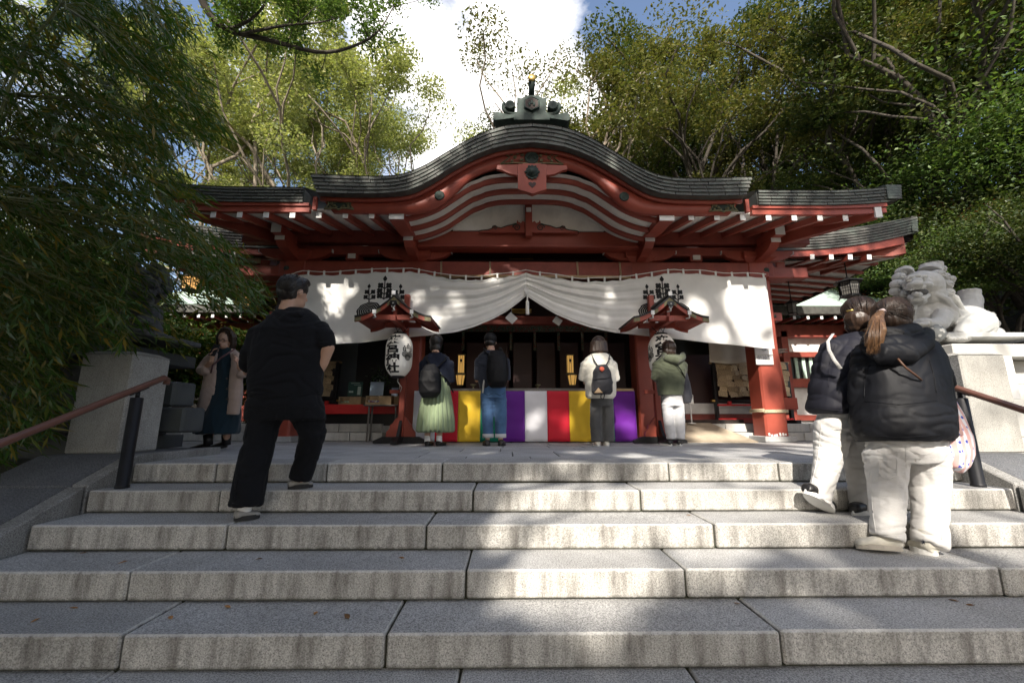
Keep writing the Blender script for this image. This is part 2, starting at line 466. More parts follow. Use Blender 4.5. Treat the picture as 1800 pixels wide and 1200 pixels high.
F = np.array([(j * nx + i, j * nx + i + 1, (j + 1) * nx + i + 1, (j + 1) * nx + i) for j in range(len(ys) - 1) for i in range(nx - 1)])
g = link(bpy.data.objects.new('ground', nmesh('ground', V, F, M['ground'], smooth=True))); g['kind'] = 'structure'

# ---- stairs: every riser a row of granite blocks
stairs = empty('stairs', (XC, YE, 0), kind='structure', label='wide flight of granite steps climbing to the shrine forecourt')
JX = {0: [385, 577, 778, 1177, 1372], 1: [391, 832, 1127], 2: [403, 750, 1258], 3: [235, 820, 1207, 1772], 4: [222, 680, 1377], 5: [55, 793, 1283]}
rr = random.Random(3)
for k in range(10):
    z1 = ZE - RI * k; yf = YE - TR * k
    d = (yf * math.cos(TH) + (z1 - CAMZ) * math.sin(TH))
    if k in JX: js = [(j - 892) / FPX * d for j in JX[k]]
    else: js = sorted(rr.uniform(-2.6, 3.3) for _ in range(4))
    x0, x1 = XC - 3.27, XC + 3.27
    ed = [x0] + [j for j in js if x0 + .2 < j < x1 - .2] + [x1]
    for a, b in zip(ed, ed[1:]):
        mb = MB(off=((a + b) / 2, yf, z1))
        dep = TR + .06
        mb.box(((a + b) / 2 + 0, yf + dep / 2 + rr.uniform(-.004, .004), z1 - (RI - .004) / 2 + rr.uniform(-.003, .002)),
               (b - a - .012, dep, RI - .006), (0, 0, rr.uniform(-.0012, .0012)), bev=.009, mi=0, top=1)
        o = mb.build('granite_block', [M['riser'], M['tread']], stairs); o.location = Vector(((a + b) / 2, yf, z1)) - stairs.location
mb = MB(off=(XC, YE, 0))      # the bed the blocks lie in, seen only in the joints
poly = []
for k in range(10):
    poly += [(YE - TR * k + .025, ZE - RI * k - .02), (YE - TR * k + .025, ZE - RI * (k + 1) - .02)]
poly += [(YE - TR * 10 + .02, -2.2), (YE + .5, -2.2), (YE + .5, ZE - .02)]
mb.prism([(a, b) for a, b in poly], XC - 3.265, XC + 3.265, axis='x')
o = mb.build('mortar_bed', M['moss'], stairs)

# ---- forecourt paving
pave = empty('pavement', (XC, YE, 0), kind='structure')
def slope_z(y): return ZE * max(0, 1 - (y - YE) / 2.6)
y = YE + TR + .065; row = 0
rows = [.30, .62, .62, .62, .62, .62, .62]
for dep in rows:
    lim = 3.35 if y < 4.15 else (4.3 if y < 5.6 else 8.5)
    x = XC - lim - rr.uniform(0, .5)
    while x < XC + lim:
        w = rr.choice([.45, .6, .75, .9, .9])
        mb = MB()
        mb.box((0, 0, -.05), (w - .010, dep - .010, .1), bev=.005)
        o = mb.build('paving_stone', M['pave'], pave)
        o.location = Vector((x + w / 2, y + dep / 2, slope_z(y + dep / 2) - .004 + rr.uniform(-.002, .002))) - pave.location
        x += w
    y += dep
mb = MB(off=(XC, YE, 0)); mb.box((XC, 5.7, -.06), (17, 3.9, .08)); mb.box((XC, 3.9, -.04), (6.6, .5, .09)); mb.build('paving_bed', M['moss'], pave)

# ---- stepped granite plinth of the shrine
plinth = empty('shrine_plinth', (XC, 7.2, 0), label='low stepped plinth of granite blocks that the red shrine stands on', cat='plinth')
for sgn in (-1, 1):
    for (yy, z0, z1, off) in ((7.08, .0, .135, 0), (7.32, .135, .28, .3)):
        x = 2.45 + off * .3
        while x < 9.5:
            w = rr.choice([.55, .75, .95])
            mb = MB(); mb.box((0, .15, (z1 - z0) / 2), (w - .012, .35, z1 - z0 - .004), bev=.007, top=1)
            o = mb.build('granite_block', [M['riser'], M['pave']], plinth)
            o.location = Vector((XC + sgn * (x + w / 2), yy, z0)) - plinth.location
            x += w
mb = MB(off=(XC, 7.2, 0))
for sgn in (-1, 1): mb.box((XC + sgn * 6.1, 9.6, .13), (7.2, 4.0, .27))
mb.box((XC, 9.6, .12), (5.2, 4.5, .25))
mb.build('plinth_floor', M['pave'], plinth)

# ---- sloping cheek walls of the stairs
def cheek(sgn, label):
    e = empty('cheek_wall', (XC + sgn * 3.6, YE, 0), label=label, cat='stair wall', group='sloping granite cheek walls of the stairs')
    def zt(y): return min(.075, .075 + (y - 3.40) * (RI / TR))
    def seg(y0, y1, xa, xb, dz, name, mats):
        ys_ = sorted(set([y0, y1] + ([3.40] if y0 < 3.40 < y1 else [])))
        top = [(yy, zt(yy) + dz) for yy in ys_]
        bot = [(yy, zt(yy) - .9) for yy in reversed(ys_)]
        mb = MB(off=e.location); mb.prism(top + bot, xa, xb, axis='x')
        o = mb.build(name, mats, e)
        md = o.modifiers.new('b', 'BEVEL'); md.width = .008; md.segments = 1
    for (y0, y1) in ((3.02, 4.35), (2.10, 3.01), (1.1, 2.09), (-.2, 1.09)):
        seg(y0 + .004, y1 - .002, XC + sgn * 3.285, XC + sgn * 3.40, .004, 'kerb_stone', M['cheek'])
        seg(y0 + .004, y1 - .002, XC + sgn * 3.412, XC + sgn * 4.08, -.004, 'coping_stone', M['coping'])
    return e
cheek(-1, 'sloping granite cheek wall in the dark at the left end of the steps')
cheek(1, 'sloping granite cheek wall below the bright right handrail')

# ---- handrails
def handrail(sgn, label):
    xx = XC + sgn * 3.13
    e = empty('handrail', (xx, 3.12, ZE - RI), label=label, cat='handrail', group='brown handrails on black posts beside the steps')
    sl = RI / TR
    def rz(y): return .655 + (y - 3.33) * sl + .03
    pts = [(xx, 3.36, rz(3.33) - .05), (xx, 3.365, rz(3.33) - .012), (xx, 3.33, rz(3.33))] + [(xx, y_, rz(y_)) for y_ in (3.2, 2.4, 1.4, .4)]
    MB(off=e.location).tube(pts, .0235, 12).build('rail', M['handrail'], e)
    for y_ in (3.12, 1.49):
        zb = ZE - RI * (1 if y_ > 3 else 6)
        zt_ = rz(y_) - .075
        mb = MB(off=e.location)
        mb.lathe([(.043, 0), (.043, .02), (.039, .022), (.039, zt_ - zb), (.034, zt_ - zb + .003)], (xx, y_, zb), 16)
        o = mb.build('post', M['iron'], e)
        mb = MB(off=e.location)
        mb.tube([(xx, y_, zt_), (xx, y_, rz(y_) - .03)], .014, 8); mb.box((xx, y_, rz(y_) - .024), (.03, .16, .008), (math.atan(sl), 0, 0))
        mb.tube([(xx, y_, zt_ - .012), (xx, y_, zt_ + .004)], .030, 12)
        mb.build('bracket', M['iron'], e)
    return e
handrail(-1, 'brown handrail on a black post in front of the shaded left stone block')
handrail(1, 'brown handrail on a black post in front of the sunlit right stone block')

# ---- upright granite end blocks
def endblock(x0, x1, label, m0, m1):
    mb = MB(off=((x0 + x1) / 2, 3.6, .06))
    z0, z1 = .071, .93
    xm = (x0 + x1) / 2
    mb.box((xm, 3.80, (z0 + z1) / 2), (x1 - x0, .40, z1 - z0), bev=.012)
    o = mb.build('stone_end_block', [m0, m1]); o.location = (xm, 3.6, .06)
    for p in o.data.polygons:
        if abs(p.normal.x) > .9: p.material_index = 1
    mb2 = MB(off=(xm, 3.6, .06))
    V = [(x0, 3.6, z1 - .0), (x1, 3.6, z1), (x1, 4.0, z1), (x0, 4.0, z1), (x0 + .05, 3.68, z1 + .03), (x1 - .05, 3.68, z1 + .03), (x1 - .05, 3.92, z1 + .03), (x0 + .05, 3.92, z1 + .03)]
    mb2.add(V, [(0, 1, 5, 4), (1, 2, 6, 5), (2, 3, 7, 6), (3, 0, 4, 7), (4, 5, 6, 7), (3, 2, 1, 0)])
    c = mb2.build('weathered_top', m0, o)
    return tag(o, label, 'stone block', 'granite end blocks at the top of the steps')
endblock(-3.75, -3.30, 'shaded granite block standing at the top left of the steps', M['block'], M['block'])
endblock(4.08, 4.50, 'sunlit granite block with a rough side standing behind the right handrail', M['block'], M['rough_block'])

# ---- lion pedestals
def pedestal(sgn, label, ms):
    a, b = 4.70, 6.9
    cx = XC + sgn * (a + b) / 2; w = b - a
    e = empty('lion_pedestal', (cx, 5.1, 0), label=label, cat='pedestal', group='stone pedestals carrying the guardian lions')
    def part(name, y0, y1, z0, z1, ins):
        mb = MB(off=e.location); mb.box((cx, (y0 + y1) / 2, (z0 + z1) / 2), (w - 2 * ins, y1 - y0, z1 - z0), bev=.01); mb.build(name, ms, e)
    part('top_slab', 4.50, 5.70, 1.045, 1.20, 0)
    part('neck_block', 4.72, 5.5, .76, 1.043, .22)
    part('body_block', 4.68, 5.56, .45, .757, .16)
    part('body_block', 4.68, 5.56, .16, .447, .14)
    part('base_block', 4.52, 5.68, -.12, .157, .0)
    return e
pedestal(-1, 'weathered stone pedestal, shade in its dark colour, under the left guardian lion', M['shaded_slab'])
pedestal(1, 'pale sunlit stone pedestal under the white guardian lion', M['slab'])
# rough wall of stones behind the left block (seen between the bamboo)
w = empty('retaining_wall', (-5.5, 4.3, -.3), label='low mossy wall of dark stones behind the left handrail', cat='stone wall')
for r_ in range(4):
    x = -8.2 + (r_ % 2) * .3
    while x < -3.75:
        ww = rr.uniform(.5, .8)
        mb = MB(); mb.box((0, 0, .13), (ww - .02, .3, .25), (0, 0, rr.uniform(-.02, .02)), bev=.02)
        o = mb.build('wall_stone', M['shaded_slab'], w); o.location = (x + ww / 2 + 5.5, rr.uniform(-.02, .02), r_ * .26)
        x += ww
# notice at the right edge of the frame
e = empty('notice_board', (5.33, 4.35, .0), label='white notice with red print beside the right pedestal at the photo edge', cat='notice')
mb = MB(off=e.location); mb.box((5.33, 4.35, .80), (.34, .02, .46), bev=.003); mb.build('panel', M['white'], e)
mb = MB(off=e.location); mb.box((5.33, 4.36, .3), (.03, .03, .6)); mb.build('post', M['grey_wood'], e)
mb = MB(off=e.location)
for i in range(4):
    for j in range(3): mb.box((5.205 + i * .055, 4.338, .95 - j * .05), (.04, .002, .034 - .006 * (i % 2)))
mb.build('red_print', M['red_bright'], e)
# fallen leaves on the steps
lm = MB()
lm.add([(0, -.03, 0), (.014, -.008, .004), (.012, .015, .006), (0, .034, .002), (-.012, .014, .007), (-.014, -.008, .003), (0, 0, .0)], [(0, 1, 6), (1, 2, 6), (2, 3, 6), (3, 4, 6), (4, 5, 6), (5, 0, 6)])
lme = lm.mesh('fallen_leaf', mat('dry leaf', (.30, .15, .05), .8, var=.5, vscale=3, obj=.5), recalc=False)
LV = [(150, 970, 3), (215, 988, 3), (455, 982, 3), (610, 1083, 4, 1.3), (555, 1077, 4), (706, 980, 3), (1705, 1063, 4), (1640, 1040, 4), (62, 1090, 4), (400, 1066, 4), (1296, 1060, 4, .8), (1020, 775, -1), (1210, 905, 2, .7), (130, 1068, 4), (300, 1085, 4)]
rl = random.Random(5)
ST = {0: 'top', 1: 'second', 2: 'third', 3: 'fourth', 4: 'fifth'}
LEAFLAB = ['dry leaf farthest left on the fourth step', 'dry leaf beside another at the left end of the fourth step', 'long dry leaf on the fourth step just below the man in black', 'largest orange brown leaf on the fifth step, left of the middle', 'small dry leaf just left of the largest orange brown leaf',
           'dry leaf on the fourth step left of the central joint', 'dry leaf on the fifth step near the right edge of the photo', 'dry leaf on the fifth step below the woman in the padded jacket', 'dry leaf closest to the left edge on the fifth step', 'dry leaf on the fifth step left of its first joint from the middle',
           'dry leaf at the back of the fifth step right of the middle', 'dry leaf on the forecourt in front of the striped cloth', 'dry leaf on the third step right of the middle', 'dry leaf at the back of the fifth step near its left end', 'dry leaf on the fifth step between the two leftmost joints']
for t in LV:
    k = t[2]; z = ZE - RI * k + .002 if k >= 0 else .004
    p0, p1 = P(t[0], t[1], 1), P(t[0], t[1], 2)
    s = (z - p0.z) / (p1.z - p0.z); p = p0 + (p1 - p0) * s
    if k >= 0:
        lo, hi = YE - TR * k + .02, YE - TR * (k - 1) - .03
        p.y = min(max(p.y, lo), hi)
    o = inst('fallen_leaf', lme, None, (p.x, p.y, z), (rl.uniform(-.1, .1), rl.uniform(-.1, .1), rl.uniform(0, 6)), [(t[3] if len(t) > 3 else 1) * .7] * 3)
    tag(o, LEAFLAB[LV.index(t)], 'leaf', 'fallen leaves on the steps')
# ================================================================== THE SHRINE HALL
HL = Vector((XC, 6.85, 0))
shrine = empty('shrine_hall', HL, label='red and white wooden shrine hall with a curved karahafu gable over its porch', cat='shrine')
R_, R2, W_, PL_ = M['red'], M['red_side'], M['white'], M['plaster']
def sb(name, mats, c, size, rot=None, bev=.006, parent=None):
    mb = MB(off=HL); mb.box(c, size, rot, bev); return mb.build(name, mats, parent or shrine)

def prof(pxs, Yk):
    out = []
    for (rx, ry), (lx, ly) in pxs:
        a, b = P(rx, ry, Yk), P(lx, ly, Yk)
        out.append(((a.x - XC - (b.x - XC)) / 2, (a.z + b.z) / 2))
    return out
def smooth_half(pts, n):
    """mirror a half profile (dx,z) into a full smooth one"""
    q = spline([(x, 0, z) for x, z in pts], n)
    right = [(v.x, v.z) for v in q]
    right[0] = (0.0, right[0][1])
    return [(-x, z) for x, z in reversed(right[1:])] + right
TOP = prof([((932, 215), (932, 215)), ((985, 221), (880, 221)), ((1032, 239), (830, 239)), ((1080, 267), (782, 266)), ((1120, 290), (742, 291)), ((1155, 305), (706, 305)), ((1190, 312), (668, 308)), ((1250, 313), (610, 306)), ((1322, 311), (543, 303))], 5.2)
BOT = prof([((932, 247), (932, 247)), ((985, 254), (880, 253)), ((1030, 269), (834, 268)), ((1075, 293), (790, 291)), ((1112, 316), (753, 314)), ((1148, 333), (718, 331)), ((1185, 341), (680, 335)), ((1245, 343), (612, 336)), ((1312, 342), (550, 333))], 5.2)
BRD = prof([((932, 285), (932, 285)), ((997, 297), (867, 297)), ((1036, 314), (826, 313)), ((1064, 341), (798, 336)), ((1090, 364), (772, 358)), ((1118, 377), (742, 370)), ((1160, 379), (700, 374)), ((1220, 379), (640, 373)), ((1279, 379), (583, 372))], 5.42)
NP = 33
TOPF, BOTF, BRDF = smooth_half(TOP, NP), smooth_half(BOT, NP), smooth_half(BRD, NP)
def wx(pr): return [(XC + x, z) for x, z in pr]
def at_x(pr, x): return float(np.interp(x, [p[0] for p in pr], [p[1] for p in pr]))

# ---- front roof of the porch with the curved gable
roof = sb('porch_roof', M['copper'], (XC, 6.5, 3.75), (.2, .1, .1))
xs_ = [p[0] for p in TOPF]
mb = MB(off=HL)
dn = lambda pr, d: [(x, z - d) for x, z in pr]
top = wx(dn(TOPF, .004)); under = wx(dn(TOPF, .08))
V = []; nq = len(top)
for yy, dz in ((5.20, 0), (6.4, .06), (8.2, .30), (9.6, .9)):
    V += [(x, yy, z + dz * (.4 + .6 * (1 - min(1, (z - 3.5) / 1.1)))) for x, z in top]
F = [(j * nq + i, j * nq + i + 1, (j + 1) * nq + i + 1, (j + 1) * nq + i) for j in range(3) for i in range(nq - 1)]
mb.add(V, F, 0, True)
o = mb.build('roof_sheet', M['copper'], roof)
mb = MB(off=HL)                       # backing of the thick edge
mb.strip(wx(dn(TOPF, .012)), wx(BOTF), 5.256, 5.50)
mb.build('edge_backing', M['copper'], roof)
# shingles of the curved edge
def unit_shingle():
    mb = MB(); mb.add([(-.5, 0, -.5), (.5, 0, -.5), (.5, .5, .5), (-.5, .5, .5), (-.5, 1, -.5), (.5, 1, -.5), (.5, 1.2, .5), (-.5, 1.2, .5)],
                      [(0, 1, 2, 3), (0, 4, 5, 1), (3, 2, 6, 7), (0, 3, 7, 4), (1, 5, 6, 2), (4, 7, 6, 5)])
    return mb.mesh('shingle', M['copper'])
SH = unit_shingle()
rs = random.Random(21)
def lay(curve_top, curve_bot, y0, rows, seg, lean=.035, lim=999, x_of=None):
    n = 0
    xa, xb = max(curve_top[0][0], curve_bot[0][0]), min(curve_top[-1][0], curve_bot[-1][0])
    # arc-length table of the mean curve
    X = np.linspace(0, 1, 400)
    tt = [(np.interp(u, np.linspace(0, 1, len(curve_top)), [p[0] for p in curve_top]), np.interp(u, np.linspace(0, 1, len(curve_top)), [p[1] for p in curve_top])) for u in X]
    bb = [(np.interp(u, np.linspace(0, 1, len(curve_bot)), [p[0] for p in curve_bot]), np.interp(u, np.linspace(0, 1, len(curve_bot)), [p[1] for p in curve_bot])) for u in X]
    tt, bb = np.array(tt), np.array(bb)
    for r in range(rows):
        f = (r + .5) / rows; h0 = r / rows
        c = tt * (1 - f) + bb * f
        s = np.concatenate([[0], np.cumsum(np.hypot(*np.diff(c, axis=0).T))]); L_ = s[-1]
        s0 = -rs.uniform(0, seg)
        while s0 < L_ - .01:
            w = seg * rs.uniform(.85, 1.15)
            a, b = max(0, s0), min(L_, s0 + w)
            s0 += w
            if b - a < .02: continue
            p = np.array([np.interp(v, s, c[:, 0]) for v in (a, b)]), np.array([np.interp(v, s, c[:, 1]) for v in (a, b)])
            m = (a + b) / 2; u = np.interp(m, s, X)
            hh = np.hypot(*(np.array([np.interp(u, X, tt[:, 0]) - np.interp(u, X, bb[:, 0]), np.interp(u, X, tt[:, 1]) - np.interp(u, X, bb[:, 1])])))
            ang = math.atan2(p[1][1] - p[1][0], p[0][1] - p[0][0])
            cx, cz = p[0].mean(), p[1].mean()
            if x_of: yy = x_of(cx, f)
            else: yy = y0 + lean * f
            o = inst('shingle', SH, roof, (cx, yy + rs.uniform(-.002, .002) - HL.y, cz), (0, -ang, 0), (np.hypot(p[0][1] - p[0][0], p[1][1] - p[1][0]) - .008, .017, hh / rows * 1.0 - .0020))
            o.rotation_euler = (rs.uniform(-.02, .02), -ang, 0)
            o.location = Vector((cx - HL.x, yy + rs.uniform(-.002, .002) - HL.y, cz)); n += 1
    return n
nsh = lay(wx(TOPF), wx(BOTF), 5.20, 5, .215)
# straight eaves left and right of the gable
def lift(x): return .085 * max(0, (abs(x - XC) - 4.2) / 1.15) ** 2
for sgn in (-1, 1):
    xs2 = [XC + sgn * (3.28 + i * .23) for i in range(10)] + [XC + sgn * 5.38]
    if sgn < 0: xs2 = xs2[::-1]
    tp = [(x, 3.625 + lift(x)) for x in xs2]; bt = [(x - (0 if abs(x - XC) < 5.3 else sgn * .05), 3.405 + lift(x) * .9) for x in xs2]
    mb = MB(off=HL); mb.strip(dn(tp, .01), bt, 5.408, 5.60); mb.build('edge_backing', M['copper'], roof)
    nsh += lay(tp, bt, 5.35, 5, .27)
    # roof sheet behind the straight eave
    mb = MB(off=HL); V = []
    for yy, dz in ((5.352, -.004), (6.4, .42), (7.6, .9), (8.6, 1.4)):
        V += [(x, yy, z + dz) for x, z in tp]
    nq = len(tp); mb.add(V, [(j * nq + i, j * nq + i + 1, (j + 1) * nq + i + 1, (j + 1) * nq + i) for j in range(3) for i in range(nq - 1)], 0, True)
    mb.build('roof_sheet', M['copper'], roof)
    # end edge running back
    xe = XC + sgn * 5.36
    mb = MB(off=HL)
    for r in range(5):
        z1 = 3.625 + .085 * 1.03 - r * .044; 
        mb.add([(xe + sgn * (.02 - .006 * r), 5.352, z1 - .002), (xe + sgn * (.026 - .006 * r), 5.352, z1 - .042), (xe + sgn * (.026 - .006 * r), 8.2, z1 + .85 - .042), (xe + sgn * (.02 - .006 * r), 8.2, z1 + .85),
                (xe - sgn * .2, 5.352, z1), (xe - sgn * .2, 5.352, z1 - .042), (xe - sgn * .2, 8.2, z1 + .85 - .042), (xe - sgn * .2, 8.2, z1 + .85)],
               [(0, 1, 2, 3), (0, 4, 5, 1), (3, 2, 6, 7), (4, 7, 6, 5), (0, 3, 7, 4), (1, 5, 6, 2)])
    mb.build('side_edge', M['copper'], roof)
    # red fascia, hip rafter and soffit
    fx = [XC + sgn * v for v in (3.20, 3.8, 4.4, 4.9, 5.18)]
    if sgn < 0: fx = fx[::-1]
    mb = MB(off=HL); mb.strip([(x, 3.402 + lift(x) * .9) for x in fx], [(x, 3.275 + lift(x) * .7) for x in fx], 5.43, 5.49)
    mb.strip([(x, 3.403 + lift(x) * .9) for x in fx], [(x, 3.36 + lift(x) * .7) for x in fx], 5.405, 5.428)
    mb.build('fascia_board', R_, shrine)
    a, b = Vector((XC + sgn * 5.04, 5.46, 3.37)), Vector((XC + sgn * 3.95, 6.95, 3.50))
    d = (b - a); ang = math.atan2(-d.x, d.y)
    mb = MB(off=HL); n = Vector((d.y, -d.x, 0)).normalized() * .055
    z0 = [.10, .10]; 
    V = [a - n + Vector((0, 0, -.13)), a + n + Vector((0, 0, -.13)), a + n + Vector((0, 0, .07)), a - n + Vector((0, 0, .07)),
         b - n + Vector((0, 0, -.22)), b + n + Vector((0, 0, -.22)), b + n + Vector((0, 0, .10)), b - n + Vector((0, 0, .10))]
    mb.add(V, [(0, 1, 2, 3), (4, 7, 6, 5), (0, 4, 5, 1), (3, 2, 6, 7), (1, 5, 6, 2), (0, 3, 7, 4)])
    hr = mb.build('hip_rafter', R_, shrine)
    mb = MB(off=HL); mb.box(a + Vector((0, -.035, -.03)), (.10, .03, .215), bev=.003); mb.build('end_cap', W_, hr)
    mb = MB(off=HL)
    x0, x1 = sorted((XC + sgn * 2.0, XC + sgn * 5.14))
    mb.add([(x0, 5.49, 3.305), (x1, 5.49, 3.335), (x1 - (sgn > 0) * .55, 6.72, 3.60), (x0 + (sgn < 0) * .55, 6.72, 3.60),
            (x0, 5.49, 3.335), (x1, 5.49, 3.365), (x1 - (sgn > 0) * .55, 6.72, 3.63), (x0 + (sgn < 0) * .55, 6.72, 3.63)],
           [(0, 3, 2, 1), (4, 5, 6, 7), (0, 1, 5, 4), (1, 2, 6, 5), (2, 3, 7, 6), (3, 0, 4, 7)])
    mb.build('soffit_board', PL_, shrine)
# rafters
mb = MB(); L_ = 1.30; sl = .245
mb.add([(x, y, y * sl + z) for y in (0, L_) for z in (-.045, .045) for x in (-.037, .037)],
       [(0, 1, 3, 2), (4, 6, 7, 5), (0, 4, 5, 1), (2, 3, 7, 6), (0, 2, 6, 4), (1, 5, 7, 3)])
raf_me = mb.mesh('rafter', R_)
mb = MB(); mb.box((0, -.006, 0), (.078, .012, .092), bev=.003); cap_me = mb.mesh('end_cap', W_)
for sgn in (-1, 1):
    for i in range(7):
        x = XC + sgn * (2.31 + .377 * i)
        o = inst('rafter', raf_me, shrine, Vector((x, 5.455, 3.235)) - HL)
        if i == 6: o.scale = (1, .72, 1)
        inst('end_cap', cap_me, o, (0, 0, 0))

# ---- curved barge boards of the gable
mb = MB(off=HL); mb.strip(wx(dn(BOTF, -.01)), wx(BRDF), 5.40, 5.47, smooth=True); barge = mb.build('barge_board', R_, shrine)
mb = MB(off=HL); mb.strip(wx(dn(BOTF, -.005)), wx(dn(BOTF, .055)), 5.352, 5.398, smooth=True); mb.build('cornice_strip', R_, shrine)
for sgn in (-1, 1):   # butt ends
    zb = 3.27
    mb = MB(off=HL); mb.box((XC + sgn * 3.10, 5.385, 3.375), (.055, .05, .20), bev=.004); mb.build('board_end', R_, shrine)
# curved plaster ceiling under the gable and its curved ribs
def arc(zoff, w=1.0):
    return [(XC + x * w, z + zoff) for x, z in BRDF if abs(x) < 2.02]
zc0 = at_x(BRDF, 0)
_rp = [(v.x, v.z) for v in spline([(-.5, 0, 3.86), (0, 0, 3.875), (.45, 0, 3.865), (.75, 0, 3.80), (.93, 0, 3.71), (1.14, 0, 3.56), (1.39, 0, 3.385), (1.68, 0, 3.265), (2.0, 0, 3.20)], 60)]
RX, RZ = [p[0] for p in _rp], [p[1] for p in _rp]
def ribcurve(dz0, yb):
    # flat flame-shaped arcs with a little cusp
    out = []
    for i in range(61):
        x = -1.92 + 3.84 * i / 60; a = abs(x) / 1.92
        z = float(np.interp(abs(x), RX, RZ))
        c = .020 * math.exp(-((abs(x) - .80) / .045) ** 2)
        out.append((XC + x, z + dz0 - c))
    return out
for yy, dz in ((5.56, -.01), (5.88, -.01), (6.20, -.01)):
    c = ribcurve(dz, yy)
    mb = MB(off=HL); mb.strip([(x, z + .12) for x, z in c], c, yy, yy + .055, smooth=True); mb.build('ceiling_rib', R_, shrine)
# fill between ribs: the curved white soffit follows the ribs
mb = MB(off=HL); c = ribcurve(.058, 0); nq = len(c); V = []
for yy in (5.47, 6.45): V += [(x, yy, z) for x, z in c]
mb.add(V, [(i, nq + i, nq + i + 1, i + 1) for i in range(nq - 1)], 0, True); mb.build('plaster_vault', PL_, shrine)
# tympanum
c = ribcurve(.08, 0)
c = [(x, z) for x, z in c if z > 3.50]
mb = MB(off=HL); mb.strip(c, [(x, 3.49) for x, z in c], 6.42, 6.46); mb.build('tympanum', M['plaster'], shrine)
tb = sb('king_post', R_, (XC, 6.36, 3.65), (.115, .10, .62))
sb('end_cap', W_, (XC, 6.295, 3.80), (.085, .03, .07), parent=tb, bev=.003)
# scroll-carved frog-leg strut
def spiral(c, r0, turns, sgn, thick, mb, y):
    pts = []
    for i in range(26):
        t = i / 25; a = turns * 2 * PI * t; r = r0 * (1 - .78 * t)
        pts.append((c[0] + sgn * r * math.cos(a), y, c[1] + r * math.sin(a)))
    mb.tube(pts, [thick * (1 - .5 * i / 25) for i in range(26)], 6)
for sgn in (-1, 1):
    mb = MB(off=HL)
    o_ = [(.06, 3.415), (.06, 3.60), (.10, 3.62), (.13, 3.585), (.17, 3.60), (.19, 3.64), (.205, 3.57), (.26, 3.55), (.36, 3.53), (.46, 3.49), (.52, 3.50), (.56, 3.53), (.60, 3.52), (.62, 3.475), (.68, 3.455), (.78, 3.445), (.83, 3.43), (.83, 3.415)]
    poly = [(XC + sgn * a, b) for a, b in o_]
    if sgn < 0: poly = poly[::-1]
    mb.prism(poly[::-1], 6.34, 6.39, mi=0)
    st = mb.build('scroll_strut', R_, shrine)
    mb = MB(off=HL); spiral((XC + sgn * .20, 3.50), .065, 1.6, sgn, .010, mb, 6.335); spiral((XC + sgn * .56, 3.485), .035, 1.3, sgn, .008, mb, 6.335)
    mb.tube([(XC + sgn * a, 6.335, b + .003) for a, b in o_[6:]], .008, 5)
    mb.build('scroll_carving', M['verdigris'], st)

# ---- great lintel under the tympanum, purlins, beams
sb('lintel', R_, (XC, 6.56, 3.335), (3.86, .22, .30), bev=.012)
sb('lintel_moulding', R_, (XC, 6.425, 3.205), (3.70, .05, .035), bev=.006)
for sgn in (-1, 1): sb('lintel_end', R_, (XC + sgn * 1.72, 6.50, 3.52), (.50, .07, .20), bev=.01)
for sgn in (-1, 1):
    sb('purlin', R2, (XC + sgn * 3.45, 6.72, 3.475), (3.0, .16, .22), bev=.01)
    sb('purlin_lower', R2, (XC + sgn * 3.2, 6.76, 3.24), (2.2, .14, .16), bev=.01)
    # lighter little transom beam with a carved end seen from below
sb('tie_beam', R2, (XC, 6.78, 2.90), (8.55, .20, .275), bev=.012)
for sgn in (-1, 1):
    mb = MB(off=HL)
    pl = [(4.275, 2.76), (4.36, 2.78), (4.43, 2.84), (4.40, 2.92), (4.34, 2.95), (4.275, 3.03)]
    poly = [(XC + sgn * a, b) for a, b in pl]
    mb.prism(poly if sgn > 0 else poly[::-1], 6.72, 6.84); mb.build('beam_nose', R_, shrine)
    mb = MB(off=HL); mb.lathe([(.055, 0), (.06, .008), (.045, .012), (.02, .03), (0.001, .034)], (XC + sgn * 4.13, 6.68, 2.90), 14, R=Matrix.Rotation(PI / 2, 3, 'X'))
    mb.build('nail_cover', M['verdigris'], shrine)
    sb('corner_plate', R_, (XC + sgn * 4.30, 6.72, 2.735), (.42, .30, .035), bev=.008)
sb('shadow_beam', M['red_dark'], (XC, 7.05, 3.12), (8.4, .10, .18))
for x in (-2.75, -.85, -.2, .85, 2.2, 2.95):
    pass
for dx in (-3.05, 2.95):
    cb = sb('cross_beam', R2, (XC + dx, 6.95, 3.13), (.22, .50, .14), bev=.01)
    sb('end_cap', W_, (XC + dx, 6.69, 3.13), (.13, .02, .085), parent=cb, bev=.003)

